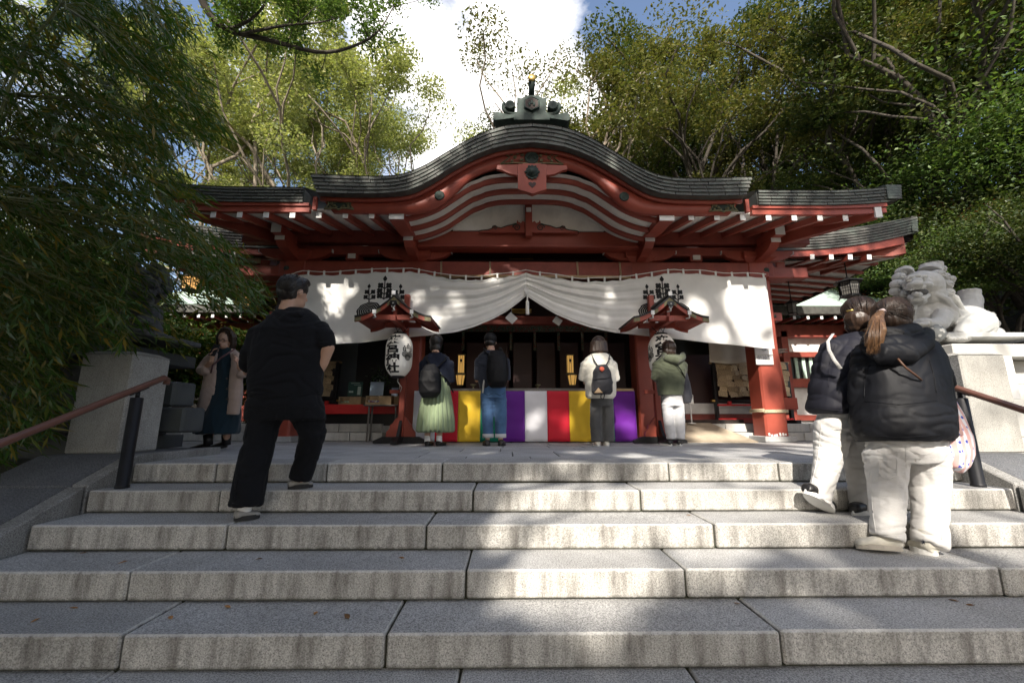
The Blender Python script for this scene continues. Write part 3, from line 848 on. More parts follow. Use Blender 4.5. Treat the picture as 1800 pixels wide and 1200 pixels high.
# ---- porch columns with capitals, bracket arms and projecting tie beams
def column(dx, outer):
    x = XC + dx
    w = .37 if outer else .34
    zb = .075 if outer else .02
    mb = MB(off=HL); ch = .028
    pl = [(-w / 2 + ch, -w / 2), (w / 2 - ch, -w / 2), (w / 2, -w / 2 + ch), (w / 2, w / 2 - ch), (w / 2 - ch, w / 2), (-w / 2 + ch, w / 2), (-w / 2, w / 2 - ch), (-w / 2, -w / 2 + ch)]
    mb.prism([(x + a, 6.85 + b) for a, b in pl], zb, 3.03, axis='z')
    c = mb.build('column', R_, shrine)
    mb = MB(off=HL); mb.box((x, 6.85, zb - .03), (w + .14, w + .14, .09), bev=.01); mb.build('base_stone', M['pave'], c)
    mb = MB(off=HL)     # flared capital block
    a = w / 2 + .01; b = w / 2 + .10
    V = [(x + sx * a, 6.85 + sy * a, 3.032) for sx, sy in ((-1, -1), (1, -1), (1, 1), (-1, 1))] + [(x + sx * b, 6.85 + sy * b, 3.10) for sx, sy in ((-1, -1), (1, -1), (1, 1), (-1, 1))] + [(x + sx * b, 6.85 + sy * b, 3.20) for sx, sy in ((-1, -1), (1, -1), (1, 1), (-1, 1))]
    F = [(0, 1, 5, 4), (1, 2, 6, 5), (2, 3, 7, 6), (3, 0, 4, 7), (4, 5, 9, 8), (5, 6, 10, 9), (6, 7, 11, 10), (7, 4, 8, 11), (8, 9, 10, 11), (3, 2, 1, 0)]
    mb.add(V, F); mb.build('capital', R_, c)
    for s2 in (-1, 1):    # curved bracket arms along the front
        mb = MB(off=HL)
        L2 = .62
        pl = [(x + s2 * .10, 3.05), (x + s2 * .36, 3.06), (x + s2 * .52, 3.11), (x + s2 * L2, 3.19), (x + s2 * L2, 3.235), (x + s2 * .10, 3.235)]
        mb.prism(pl if s2 > 0 else pl[::-1], 6.64, 6.745); arm = mb.build('bracket_arm', R_, c)
        mb = MB(off=HL); mb.box((x + s2 * (L2 + .008), 6.69, 3.205), (.014, .10, .055), bev=.003); mb.build('end_cap', W_, arm)
    # arm towards the front, carved nose with white end
    mb = MB(off=HL)
    yf = 6.15
    pl = [(6.8, 3.02), (6.45, 3.05), (6.25, 3.10), (yf, 3.18), (yf, 3.245), (6.8, 3.245)]
    mb.prism(pl[::-1], x - .075, x + .075, axis='x'); nose = mb.build('bracket_nose', R_, c)
    mb = MB(off=HL); mb.box((x, yf - .006, 3.212), (.155, .012, .072), bev=.003); mb.build('end_cap', W_, nose)
    if not outer:
        mb = MB(off=HL)
        pl = [(5.445, 3.175), (5.445, 3.275), (5.6, 3.33), (6.62, 3.58), (6.62, 3.25), (6.2, 3.25), (5.9, 3.20)]
        mb.prism([(a_, b_) for a_, b_ in pl], x - .105, x + .105, axis='x'); arm = mb.build('tie_beam_arm', R_, shrine)
        mb = MB(off=HL); mb.box((x, 5.438, 3.225), (.215, .014, .105), bev=.003); mb.build('end_cap', W_, arm)
    else:
        mb = MB(off=HL); mb.box((x, 6.28, 3.32), (.15, .50, .15), bev=.006); arm = mb.build('upper_arm', R_, c)
        mb = MB(off=HL); mb.box((x, 6.022, 3.33), (.155, .012, .165), bev=.003); mb.build('end_cap', W_, arm)
    return c
cols = [column(-4.0, True), column(-1.95, False), column(1.95, False), column(4.0, True)]
mb = MB(off=HL); w2 = .37 / 2 + .008
mb.tube([(XC + 4 + a, 6.85 + b, .47 + .004 * k) for k, (a, b) in enumerate([(-w2, -w2), (w2, -w2), (w2, w2), (-w2, w2), (-w2, -w2)])], .018, 6)
mb.tube([(XC + 4 + a, 6.85 + b, .495 + .004 * k) for k, (a, b) in enumerate([(-w2, -w2), (w2, -w2), (w2, w2), (-w2, w2), (-w2, -w2)])], .016, 6)
tag(mb.build('hemp_rope', M['rope']), 'hemp rope tied round the foot of the right outer red column', 'rope').location = HL
mb = MB(off=HL)
for i in range(7): mb.box((XC + 3.85 + i * .045 + rs.uniform(-.01, .01), 6.662, .105 + rs.uniform(-.01, .02)), (.03, .003, rs.uniform(.02, .05)), (0, rs.uniform(-.5, .5), 0))
mb.build('peeled_paint', W_, cols[3])
# leaning round struts with a wedge at the outer corners
for sgn in (-1, 1):
    mb = MB(off=HL); mb.tube([(XC + sgn * 4.29, 7.15, 2.80), (XC + sgn * 4.44, 7.15, .72)], [.085, .10], 16)
    st = mb.build('round_strut', R_, shrine)
    mb = MB(off=HL); mb.box((XC + sgn * 4.36, 7.10, 2.14), (.30, .30, .15), (0, sgn * .03, 0), .01); k_ = mb.build('strut_wedge', R_, st)
    mb = MB(off=HL); mb.lathe([(.03, 0), (.03, .008), (.012, .016)], (XC + sgn * 4.37, 6.948, 2.14), 10, R=Matrix.Rotation(PI / 2, 3, 'X')); mb.build('nail_cover', M['verdigris'], st)
    mb = MB(off=HL); mb.box((XC + sgn * 4.44, 7.15, .62), (.34, .34, .20), bev=.01); mb.build('strut_foot', R_, st)

# ---- gable ornaments
def filigree(cx, cz, w, h, name, central, flip=1):
    e_ = MB(off=HL)
    y = 5.388
    def q(a, b): return (cx + a * w / 2, y, cz + b * h / 2)
    # frame
    e_.tube([q(-1.0, 1), q(-.6, .92), q(0, .97), q(.6, .92), q(1.0, 1)], .012, 6)
    e_.tube([q(-1, .98), q(-.86, .6), q(-.70, .1), q(-.82, -.4), q(-1.0, -1)], .010, 6)
    e_.tube([q(1, .98), q(.86, .6), q(.70, .1), q(.82, -.4), q(1.0, -1)], .010, 6)
    e_.tube([q(-1.0, -1), q(-.5, -.82), q(-.15, -.9), q(0, -1.15), q(.15, -.9), q(.5, -.82), q(1.0, -1)], .013, 6)
    r2 = random.Random(int(cx * 100))
    for s_ in (-1, 1):
        for (a, b, r_) in ((.28, .45, .2), (.30, -.35, .22), (.52, .1, .26), (.44, .7, .12), (.60, -.5, .16), (.16, -.6, .12), (.62, .6, .14)):
            pts = []
            for i in range(17):
                t = i / 16; an = s_ * (t * 7.5 + a * 9); rr_ = r_ * (1 - .7 * t) * h / 2 * 1.1
                pts.append((cx + s_ * a * w / 2 * 1.05 + rr_ * math.cos(an), y, cz + b * h / 2 + rr_ * math.sin(an)))
            e_.tube(pts, .0095, 5)
    return e_
y0 = 5.385
p = P(932, 278, 5.39)
fz = p.z; 
mb = filigree(XC, fz + .0, .92, .20, '', True)
fg = mb.build('filigree_plate', M['old_gold'], shrine)
mb = MB(off=HL); mb.lathe([(.10, 0), (.105, .012), (.085, .02), (.08, .012), (.001, .012)], (XC, 5.392, fz), 20, R=Matrix.Rotation(PI / 2, 3, 'X')); 
for k in range(5):
    a = PI / 2 + (k - 2) * .6; mb.ell((XC + .045 * math.cos(a), 5.376, fz - .02 + .045 * math.sin(a)), (.016, .006, .022), 8, 5)
mb.build('round_crest', M['verdigris'], fg)
for sgn in (-1, 1):
    mb = filigree(XC + sgn * 2.76, 3.375, .42, .155, '', False)
    fg = mb.build('filigree_plate', M['old_gold'], shrine)
    mb = MB(off=HL); mb.box((XC + sgn * 2.76, 5.397, 3.375), (.33, .006, .13)); mb.build('backing_plate', M['verdigris'], fg)
    mb = MB(off=HL); dz_ = 3.52
    mb.lathe([(.068, 0), (.072, .012), (.058, .022), (.05, .014), (.03, .022), (.001, .026)], (XC + sgn * 1.335, 5.398, dz_), 20, R=Matrix.Rotation(PI / 2, 3, 'X'))
    mb.build('round_boss', M['verdigris'], shrine)
# hanging gable pendant
zt = P(932, 291, 5.37).z; zb_ = P(932, 344, 5.37).z
mb = MB(off=HL)
hw = .205
pl = [(-hw, zt), (-hw, zb_ + .09), (-hw * .72, zb_ + .06), (0, zb_), (hw * .72, zb_ + .06), (hw, zb_ + .09), (hw, zt)]
def heart(s_, cx, cz, n=24):
    out = []
    for i in range(n):
        t = 2 * PI * i / n
        out.append((cx + s_ * 16 * math.sin(t) ** 3 / 17, cz + s_ * (13 * math.cos(t) - 5 * math.cos(2 * t) - 2 * math.cos(3 * t) - math.cos(4 * t)) / 17))
    return out
mb.prism([(XC + a, b) for a, b in pl], 5.335, 5.395); pend = mb.build('gable_pendant', R_, shrine)
mb = MB(off=HL); mb.prism([(XC - hw * .66, zt), (XC - hw * .66, zb_ + .055), (XC, zb_ + .004), (XC + hw * .66, zb_ + .055), (XC + hw * .66, zt)], 5.322, 5.334); mb.build('pendant_face', R_, pend)
mb = MB(off=HL); mb.prism(heart(.058, XC, zb_ + .145)[::-1], 5.317, 5.3215); mb.build('heart_shade', M['red_dark'], pend)  # dark heart laid on the face, coloured as the shade of a hole
mb = MB(off=HL); cz_ = zb_ + .335
mb.prism([(XC + .10 * math.cos(k * PI / 3 + PI / 2) * 1, cz_ + .115 * math.sin(k * PI / 3 + PI / 2)) for k in range(6)], 5.306, 5.321)
mb.lathe([(.075, 0), (.078, .012), (.05, .02), (.045, .035), (.03, .05), (.001, .055)], (XC, 5.306, cz_), 18, R=Matrix.Rotation(PI / 2, 3, 'X'))
for k in range(6): mb.ell((XC + .092 * math.cos(k * PI / 3), 5.304, cz_ + .10 * math.sin(k * PI / 3)), (.02, .008, .02), 8, 5)
mb.build('hexagonal_boss', M['verdigris'], pend)
for sgn in (-1, 1):
    pl = [(hw + .003, zt - .005), (hw + .30, zt - .015), (hw + .31, zt - .075), (hw + .24, zt - .09), (hw + .12, zt - .15), (hw + .05, zt - .165), (hw + .003, zt - .17)]
    poly = [(XC + sgn * a, b) for a, b in pl]
    mb = MB(off=HL); mb.prism(poly[::-1] if sgn > 0 else poly, 5.342, 5.398); mb.build('pendant_wing', R_, pend)

# ---- ridge end ornament
Yr = 5.62
def rp(px, py, Y=Yr): 
    v = P(px, py, Y); return (v.x, v.z)
rid = MB(off=HL)
rid.prism([rp(*q) for q in ((903, 216), (905, 207), (910, 203), (909, 177), (916, 179), (925, 174), (945, 174), (954, 179), (960, 177), (959, 203), (964, 207), (966, 216))][::-1], 5.55, 5.78)
ridge = rid.build('ridge_ornament', M['verdigris'], shrine)
mb = MB(off=HL)
c = rp(934, 190); pl = [(c[0] + .115 * math.cos(a), c[1] + .110 * math.sin(a)) for a in [PI / 6 + k * PI / 3 for k in range(6)]]
mb.prism(pl, 5.520, 5.549); mb.build('recess_shade', M['dark'], ridge)  # dark hexagon set on the front, coloured as a shaded recess
mb = MB(off=HL); pts = [(c[0] + .124 * math.cos(a), 5.53, c[1] + .118 * math.sin(a)) for a in [PI / 6 + k * PI / 3 for k in range(7)]]
mb.tube(pts, .016, 6)
for k in range(3): mb.ell((c[0] + (k - 1) * .035, 5.515, c[1] + (.015 if k == 1 else -.02)), (.02, .008, .04), 8, 5)
mb.build('crest_frame', M['verdigris'], ridge)
for sgn in (-1, 1):
    mb = MB(off=HL)
    cx_, cz_ = c[0] + sgn * .335, c[1] - .02
    mb.lathe([(.075, 0), (.08, .02), (.08, .14), (.07, .16)], (cx_, 5.72, cz_ + .035), 16, R=Matrix.Rotation(PI / 2, 3, 'X'))
    pts = []
    for i in range(15):
        a = -PI * .10 - i / 14 * PI * 1.05
        pts.append((c[0] + sgn * (.29 - .155 * math.cos(a)), 5.63, c[1] + .035 + .15 * math.sin(a)))
    mb.tube(pts, [.022 + .014 * math.sin(i / 14 * PI) for i in range(15)], 8)
    mb.build('scroll_wing', M['verdigris'], ridge)
    mb = MB(off=HL)
    x_ = c[0]
    pl = [(x_ + sgn * .20, c[1] - .20), (x_ + sgn * .20, c[1] - .135), (x_ + sgn * .34, c[1] - .165), (x_ + sgn * .46, c[1] - .135), (x_ + sgn * .54, c[1] - .115), (x_ + sgn * .585, c[1] - .14), (x_ + sgn * .60, c[1] - .24), (x_ + sgn * .56, c[1] - .26), (x_ + sgn * .3, c[1] - .22)]
    mb.prism(pl[::-1] if sgn > 0 else pl, 5.57, 5.74); mb.build('base_wing', M['verdigris'], ridge)
a, b = P(934, 176, 5.64), P(935, 138, 5.42)
mb = MB(off=HL); mb.tube([a, a.lerp(b, .5), b], [.048, .046, .055], 14); rod = mb.build('ridge_rod', M['verdigris'], ridge)
d = (b - a).normalized(); Rz = d.to_track_quat('Z', 'Y').to_matrix()
mb = MB(off=HL); mb.lathe([(.060, 0), (.064, .015), (.052, .03), (.001, .035)], b, 18, R=Matrix.Rotation(PI / 2, 3, 'X')); mb.build('gilt_disc', M['gold'], rod)
sb('ridge_beam', M['copper'], (XC, 7.6, 4.72), (.36, 3.6, .24), (.05, 0, 0), .03)

# ---- main hall behind the porch: roof corners, side eaves, walls
def band_rows(mb, pa, pb, h, rows, nx_, ny_):
    """joined shingle rows between two points; face normal (nx_,ny_)"""
    for r in range(rows):
        zt_ = -r * h / rows; zb2 = -(r + 1) * h / rows + .004
        f = .012 * (rows - r) * .4
        o1, o0 = Vector((nx_, ny_, 0)) * (.0 - .008 * r), Vector((nx_, ny_, 0)) * (.014 - .008 * r)
        V = [pa + o1 + Vector((0, 0, zt_)), pa + o0 + Vector((0, 0, zb2)), pb + o0 + Vector((0, 0, zb2)), pb + o1 + Vector((0, 0, zt_))]
        V += [v - Vector((nx_, ny_, 0)) * .12 for v in V]
        mb.add(V, [(0, 1, 2, 3), (4, 7, 6, 5), (0, 4, 5, 1), (1, 5, 6, 2), (2, 6, 7, 3), (3, 7, 4, 0)])
hall = empty('main_hall', (XC, 9.5, 0), label='larger hall behind the porch with upswept copper eaves and striped rafters', cat='shrine')
HL2 = Vector((XC, 9.5, 0))
def hb(name, mats, mb, parent=None): return mb.build(name, mats, parent or hall)
for sgn in (-1, 1):
    xt = XC + sgn * 8.1
    def up(t): return .42 * max(0, t) ** 2.2        # upsweep towards the tip
    mbE = MB(off=HL2); prev = None
    N_ = 12
    for i in range(N_ + 1):
        t = i / N_; x = XC + sgn * (4.9 + 3.2 * t); q = Vector((x, 7.7 - .0 * t, 4.05 + up(t)))
        if prev is not None: band_rows(mbE, prev, q, .33, 6, 0, -1)
        prev = q
    prev = None
    for i in range(N_ + 1):
        t = i / N_; yv = 7.7 + 6.2 * t; q = Vector((xt, yv, 4.05 + up(1 - t * 1.6)))
        if prev is not None: band_rows(mbE, prev, q, .33, 6, sgn, 0)
        prev = q
    hb('roof_edge', M['copper'], mbE)
    mb = MB(off=HL2); V = []; na = 13
    for j in range(5):
        s = j / 4
        for i in range(na):
            t = i / (na - 1); V.append((XC + sgn * (8.1 - 2.2 * s) * t, 7.69 + 2.2 * s, 4.052 + up((8.1 * t - 4.9) / 3.2 if t * 8.1 > 4.9 else 0) * (1 - s) ** 2 + 1.0 * s))
    mb.add(V, [(j * na + i, j * na + i + 1, (j + 1) * na + i + 1, (j + 1) * na + i) for j in range(4) for i in range(na - 1)], 0, True)
    V = []
    for j in range(5):
        s = j / 4
        for i in range(na):
            t = i / (na - 1); V.append((xt - sgn * (.01 + 2.2 * s), 7.69 + 2.2 * s + (6.2 - 2.2 * s) * t, 4.052 + up(1 - t * 1.6) * (1 - s) ** 2 + 1.0 * s))
    mb.add(V, [(j * na + i, j * na + i + 1, (j + 1) * na + i + 1, (j + 1) * na + i) for j in range(4) for i in range(na - 1)], 0, True)
    hb('roof_sheet', M['copper'], mb)
    # red fascias
    mb = MB(off=HL2)
    fx = [XC + sgn * v for v in (4.9, 5.8, 6.6, 7.3, 7.8)]
    fz_ = lambda x: up((abs(x - XC) - 4.9) / 3.2)
    if sgn < 0: fx = fx[::-1]
    mb.strip([(x, 3.725 + fz_(x)) for x in fx], [(x, 3.59 + fz_(x) * .9) for x in fx], 7.76, 7.84)
    hb('fascia_board', R2, mb)
    mb = MB(off=HL2)
    N2 = 10
    for i in range(N2):
        t0, t1 = i / N2, (i + 1) / N2
        ya, yb = 7.8 + 6.0 * t0, 7.8 + 6.0 * t1
        za, zb3 = 3.72 + up(1 - t0 * 1.6) * .95, 3.72 + up(1 - t1 * 1.6) * .95
        xo = xt - sgn * .06
        V = [(xo, ya, za), (xo, yb, zb3), (xo, yb, zb3 - .10), (xo, ya, za - .10)]
        V += [(xo - sgn * .06, b_, c_) for a_, b_, c_ in V]
        mb.add(V, [(0, 1, 2, 3), (4, 7, 6, 5), (0, 4, 5, 1), (3, 2, 6, 7)])
    hb('side_fascia', M['dark'], mb)
    # striped soffit of the side eave: plaster with red rafters
    mb = MB(off=HL2)
    xi = XC + sgn * 5.3; xo = xt - sgn * .10
    V = [(xo, 7.9, 3.72 + .22), (xo, 9.4, 3.74), (xo, 14, 3.72), (xi, 14, 3.98), (xi, 9.4, 3.98), (xi, 7.9, 3.98)]
    mb.add(V, [(0, 1, 4, 5), (1, 2, 3, 4)]); mb.add([(a_, b_, c_ + .03) for a_, b_, c_ in V], [(5, 4, 1, 0), (4, 3, 2, 1)])
    hb('side_soffit', PL_, mb)
    for k in range(15):
        yv = 8.25 + k * .40
        zo = 3.66 + .22 * max(0, (9.4 - yv) / 1.5); mbx = MB(off=HL2)
        a_, b_ = Vector((xo, yv, zo)), Vector((xi - sgn * .4, yv, 3.93)); dd = b_ - a_
        mbx.box((a_ + b_) / 2 + Vector((0, 0, .03)), (dd.length, .085, .055), (0, -math.atan2(dd.z, dd.x) if sgn > 0 else -math.atan2(dd.z, dd.x), 0))
        hb('rafter', R_, mbx)
    for k in range(4):
        x = XC + sgn * (5.85 + .39 * k); mbx = MB(off=HL2); mbx.box((x, 8.4, 3.66 + .0 * k), (.085, 1.25, .10), (.10, 0, 0)); rf = hb('front_rafter', R_, mbx)
        mbx = MB(off=HL2); mbx.box((x, 7.768, 3.60), (.09, .014, .105), (.1, 0, 0), .003); hb('end_cap', W_, mbx, rf)
    mbx = MB(off=HL2); mbx.add([(XC + sgn * 5.0, 7.95, 3.56), (XC + sgn * 7.75, 7.86, 3.64), (XC + sgn * 7.75, 9.2, 3.90), (XC + sgn * 5.0, 9.2, 3.90)], [(0, 1, 2, 3)])
    mbx.add([(XC + sgn * 5.0, 7.95, 3.60), (XC + sgn * 7.75, 7.86, 3.68), (XC + sgn * 7.75, 9.2, 3.94), (XC + sgn * 5.0, 9.2, 3.94)], [(3, 2, 1, 0)]); hb('front_soffit', PL_, mbx)
    mbx = MB(off=HL2); a_, b_ = Vector((XC + sgn * 7.85, 7.85, 3.86)), Vector((XC + sgn * 5.0, 9.1, 3.86)); dd = b_ - a_; nn = Vector((dd.y, -dd.x, 0)).normalized() * .07
    V = [a_ - nn - Vector((0, 0, .16)), a_ + nn - Vector((0, 0, .16)), a_ + nn + Vector((0, 0, .10)), a_ - nn + Vector((0, 0, .10)), b_ - nn - Vector((0, 0, .42)), b_ + nn - Vector((0, 0, .42)), b_ + nn, b_ - nn]
    mbx.add(V, [(0, 1, 2, 3), (4, 7, 6, 5), (0, 4, 5, 1), (3, 2, 6, 7), (1, 5, 6, 2), (0, 3, 7, 4)]); hb('hip_rafter', R_, mbx)
    mbx = MB(off=HL2); mbx.box((XC + sgn * 5.35, 10.9, 3.62), (.2, 5.8, .42), bev=.02); hb('side_purlin', R_, mbx)
    mbx = MB(off=HL2); mbx.box((XC + sgn * 4.95, 8.1, 3.35), (1.9, .22, .24), bev=.02); hb('front_beam', R2, mbx)
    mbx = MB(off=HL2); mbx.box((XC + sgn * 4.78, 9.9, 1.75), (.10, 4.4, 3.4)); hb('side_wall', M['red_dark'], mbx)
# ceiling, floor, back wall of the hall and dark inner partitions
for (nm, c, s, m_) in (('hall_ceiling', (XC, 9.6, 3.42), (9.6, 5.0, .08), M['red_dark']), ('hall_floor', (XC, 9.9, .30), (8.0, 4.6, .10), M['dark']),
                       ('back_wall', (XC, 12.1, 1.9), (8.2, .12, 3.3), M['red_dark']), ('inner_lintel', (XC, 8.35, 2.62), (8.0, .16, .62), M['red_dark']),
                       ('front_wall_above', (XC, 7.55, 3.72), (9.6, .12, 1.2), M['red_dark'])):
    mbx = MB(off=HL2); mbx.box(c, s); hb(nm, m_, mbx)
mbx = MB(off=HL2); mbx.box((XC, 7.42, 2.16), (3.6, .12, .16), bev=.01); hb('lower_lintel', R2, mbx)
for sgn, xx_, w_ in ((-1, -2.55, 1.0), (1, 2.32, .62)):
    mbx = MB(off=HL2); mbx.box((XC + xx_ + (sgn * .25), 8.0, 1.25), (w_, .08, 2.0)); hb('black_door', M['black'], mbx)
# painted beam with hanging strips over the altar room
patt = None
def pattern_mat():
    m, nt, N, L, b = _nt('painted brocade pattern')
    tc = N.new('ShaderNodeTexCoord'); mp_ = N.new('ShaderNodeMapping'); mp_.inputs['Scale'].default_value = (9, 9, 9)
    L.new(tc.outputs['Object'], mp_.inputs[0]); v = N.new('ShaderNodeTexVoronoi'); v.feature = 'F1'; L.new(mp_.outputs[0], v.inputs['Vector'])
    r = ramp(N, .2, .45, (.45, .42, .30), (.03, .12, .05)); L.new(v.outputs['Distance'], r.inputs[0])
    r2 = ramp(N, .55, .62, (0, 0, 0), (1, 1, 1)); L.new(v.outputs['Color'], r2.inputs[0])
    L.new(mixc(N, L, .6, mixc(N, L, r2.outputs[0], r.outputs[0], (.35, .05, .03)), (.02, .02, .015)), b.inputs['Base Color']); b.inputs['Roughness'].default_value = .6
    return m
PATT = pattern_mat()
mbx = MB(off=HL2); mbx.box((XC - .05, 8.23, 2.21), (3.7, .06, .17)); pb_ = hb('painted_frieze', PATT, mbx)
for i in range(8):
    mbx = MB(off=HL2); mbx.box((XC - 1.75 + i * .49, 8.235, 1.93), (.055, .03, .38)); hb('painted_strip', PATT, mbx)
for i in range(9):
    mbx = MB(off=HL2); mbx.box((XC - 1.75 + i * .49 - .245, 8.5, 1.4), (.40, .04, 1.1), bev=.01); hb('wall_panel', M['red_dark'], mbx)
# hemp ties hanging over the tie beam
for i, px_ in enumerate((775, 861, 1015, 1090)):
    p = P(px_, 473, 6.66); mbx = MB(off=HL)
    for s_ in (-.008, .008): mbx.tube([(p.x + s_, 6.72, 3.05), (p.x + s_, 6.665, 3.02), (p.x + s_ * 1.3 + .01, 6.66, 2.73)], .006, 6)
    o = mbx.build('hemp_tie', M['rope']); o.location = HL
    tag(o, ['hemp tie over the red tie beam above the woman in the green skirt', 'hemp tie over the red tie beam, just left of the curtain peak', 'hemp tie over the red tie beam, just right of the curtain peak', 'hemp tie over the red tie beam next to the inner right column'][i], 'rope tie', 'hemp ties over the tie beam')
pole = MB(off=HL); pole.tube([(XC - 1.75, 6.62, 2.735), (XC, 6.62, 2.745), (XC + 1.75, 6.62, 2.735)], .028, 10)
o = pole.build('bamboo_pole', M['wood']); o.location = HL; tag(o, 'long pale bamboo pole lying behind the top edge of the white curtain', 'pole')
print('shingles', nsh)
# ================================================================== THINGS AROUND THE SHRINE
def text_mesh(body, size, font_off=0.0, align='CENTER', cut=0):
    cu = bpy.data.curves.new('txt', 'FONT'); cu.body = body; cu.size = size
    cu.align_x = align; cu.align_y = 'CENTER'; cu.offset = font_off; cu.resolution_u = 4
    o = bpy.data.objects.new('txt', cu); scene.collection.objects.link(o)
    dg = bpy.context.evaluated_depsgraph_get(); dg.update()
    me = bpy.data.meshes.new_from_object(o.evaluated_get(dg))
    if cut:
        bm = bmesh.new(); bm.from_mesh(me); bmesh.ops.remove_doubles(bm, verts=bm.verts, dist=1e-5)
        for _ in range(4):
            ed = [e_ for e_ in bm.edges if e_.calc_length() > cut]
            if not ed: break
            bmesh.ops.subdivide_edges(bm, edges=ed, cuts=1); bmesh.ops.triangulate(bm, faces=bm.faces)
        bm.to_mesh(me); bm.free()
    V = [tuple(v.co) for v in me.vertices]; F = [tuple(p.vertices) for p in me.polygons]
    bpy.data.objects.remove(o); bpy.data.curves.remove(cu); bpy.data.meshes.remove(me)
    return V, F

def evaluated_mesh(o):
    dg = bpy.context.evaluated_depsgraph_get(); dg.update()
    me = bpy.data.meshes.new_from_object(o.evaluated_get(dg))
    o.modifiers.clear(); old = o.data; o.data = me; bpy.data.meshes.remove(old)
    return me
def blob(name, mb, mt, voxel, parent=None, loc=None, it=4, fac=.5, disp=None, dec=None):
    """one continuous skin over overlapping shapes"""
    o = mb.build(name, mt, parent, loc)
    r = o.modifiers.new('r', 'REMESH'); r.mode = 'VOXEL'; r.voxel_size = voxel; r.use_smooth_shade = True
    s = o.modifiers.new('s', 'SMOOTH'); s.iterations = it; s.factor = fac
    me = evaluated_mesh(o); me.name = name
    if not me.materials: me.materials.append(mt)
    n = len(me.vertices)
    if disp and n:
        co = np.empty(n * 3, dtype=np.float32); me.vertices.foreach_get('co', co); co = co.reshape(-1, 3)
        no = np.empty(n * 3, dtype=np.float32); me.vertices.foreach_get('normal', no); no = no.reshape(-1, 3)
        d = np.array([disp(*map(float, c)) for c in co], dtype=np.float32)
        co += no * d[:, None]; me.vertices.foreach_set('co', co.ravel())
    me.polygons.foreach_set('use_smooth', np.ones(len(me.polygons), dtype=bool))
    me.update()
    return o

# ---------------------------------------------------------------- the white curtain
YC = 6.45
def pz(px, py, Y=YC): v = P(px, py, Y); return (v.x, v.z)
CT = [pz(*q) for q in ((511, 490), (528, 482), (560, 484), (620, 482), (660, 478), (690, 479), (723, 477), (760, 484), (800, 491), (840, 492), (885, 487), (925, 480))]
CB = [pz(*q) for q in ((511, 607), (545, 607), (590, 605), (640, 603), (700, 595), (760, 590), (800, 585), (835, 575), (865, 562), (890, 548), (910, 533), (925, 520))]
CTr = [pz(*q) for q in ((1345, 488), (1330, 486), (1290, 486), (1255, 484), (1215, 480), (1183, 479), (1150, 484), (1110, 490), (1060, 495), (1020, 495), (975, 489), (925, 480))]
CBr = [pz(*q) for q in ((1358, 613), (1330, 611), (1280, 606), (1240, 603), (1200, 598), (1130, 591), (1080, 586), (1040, 577), (1005, 566), (975, 552), (945, 533), (925, 520))]
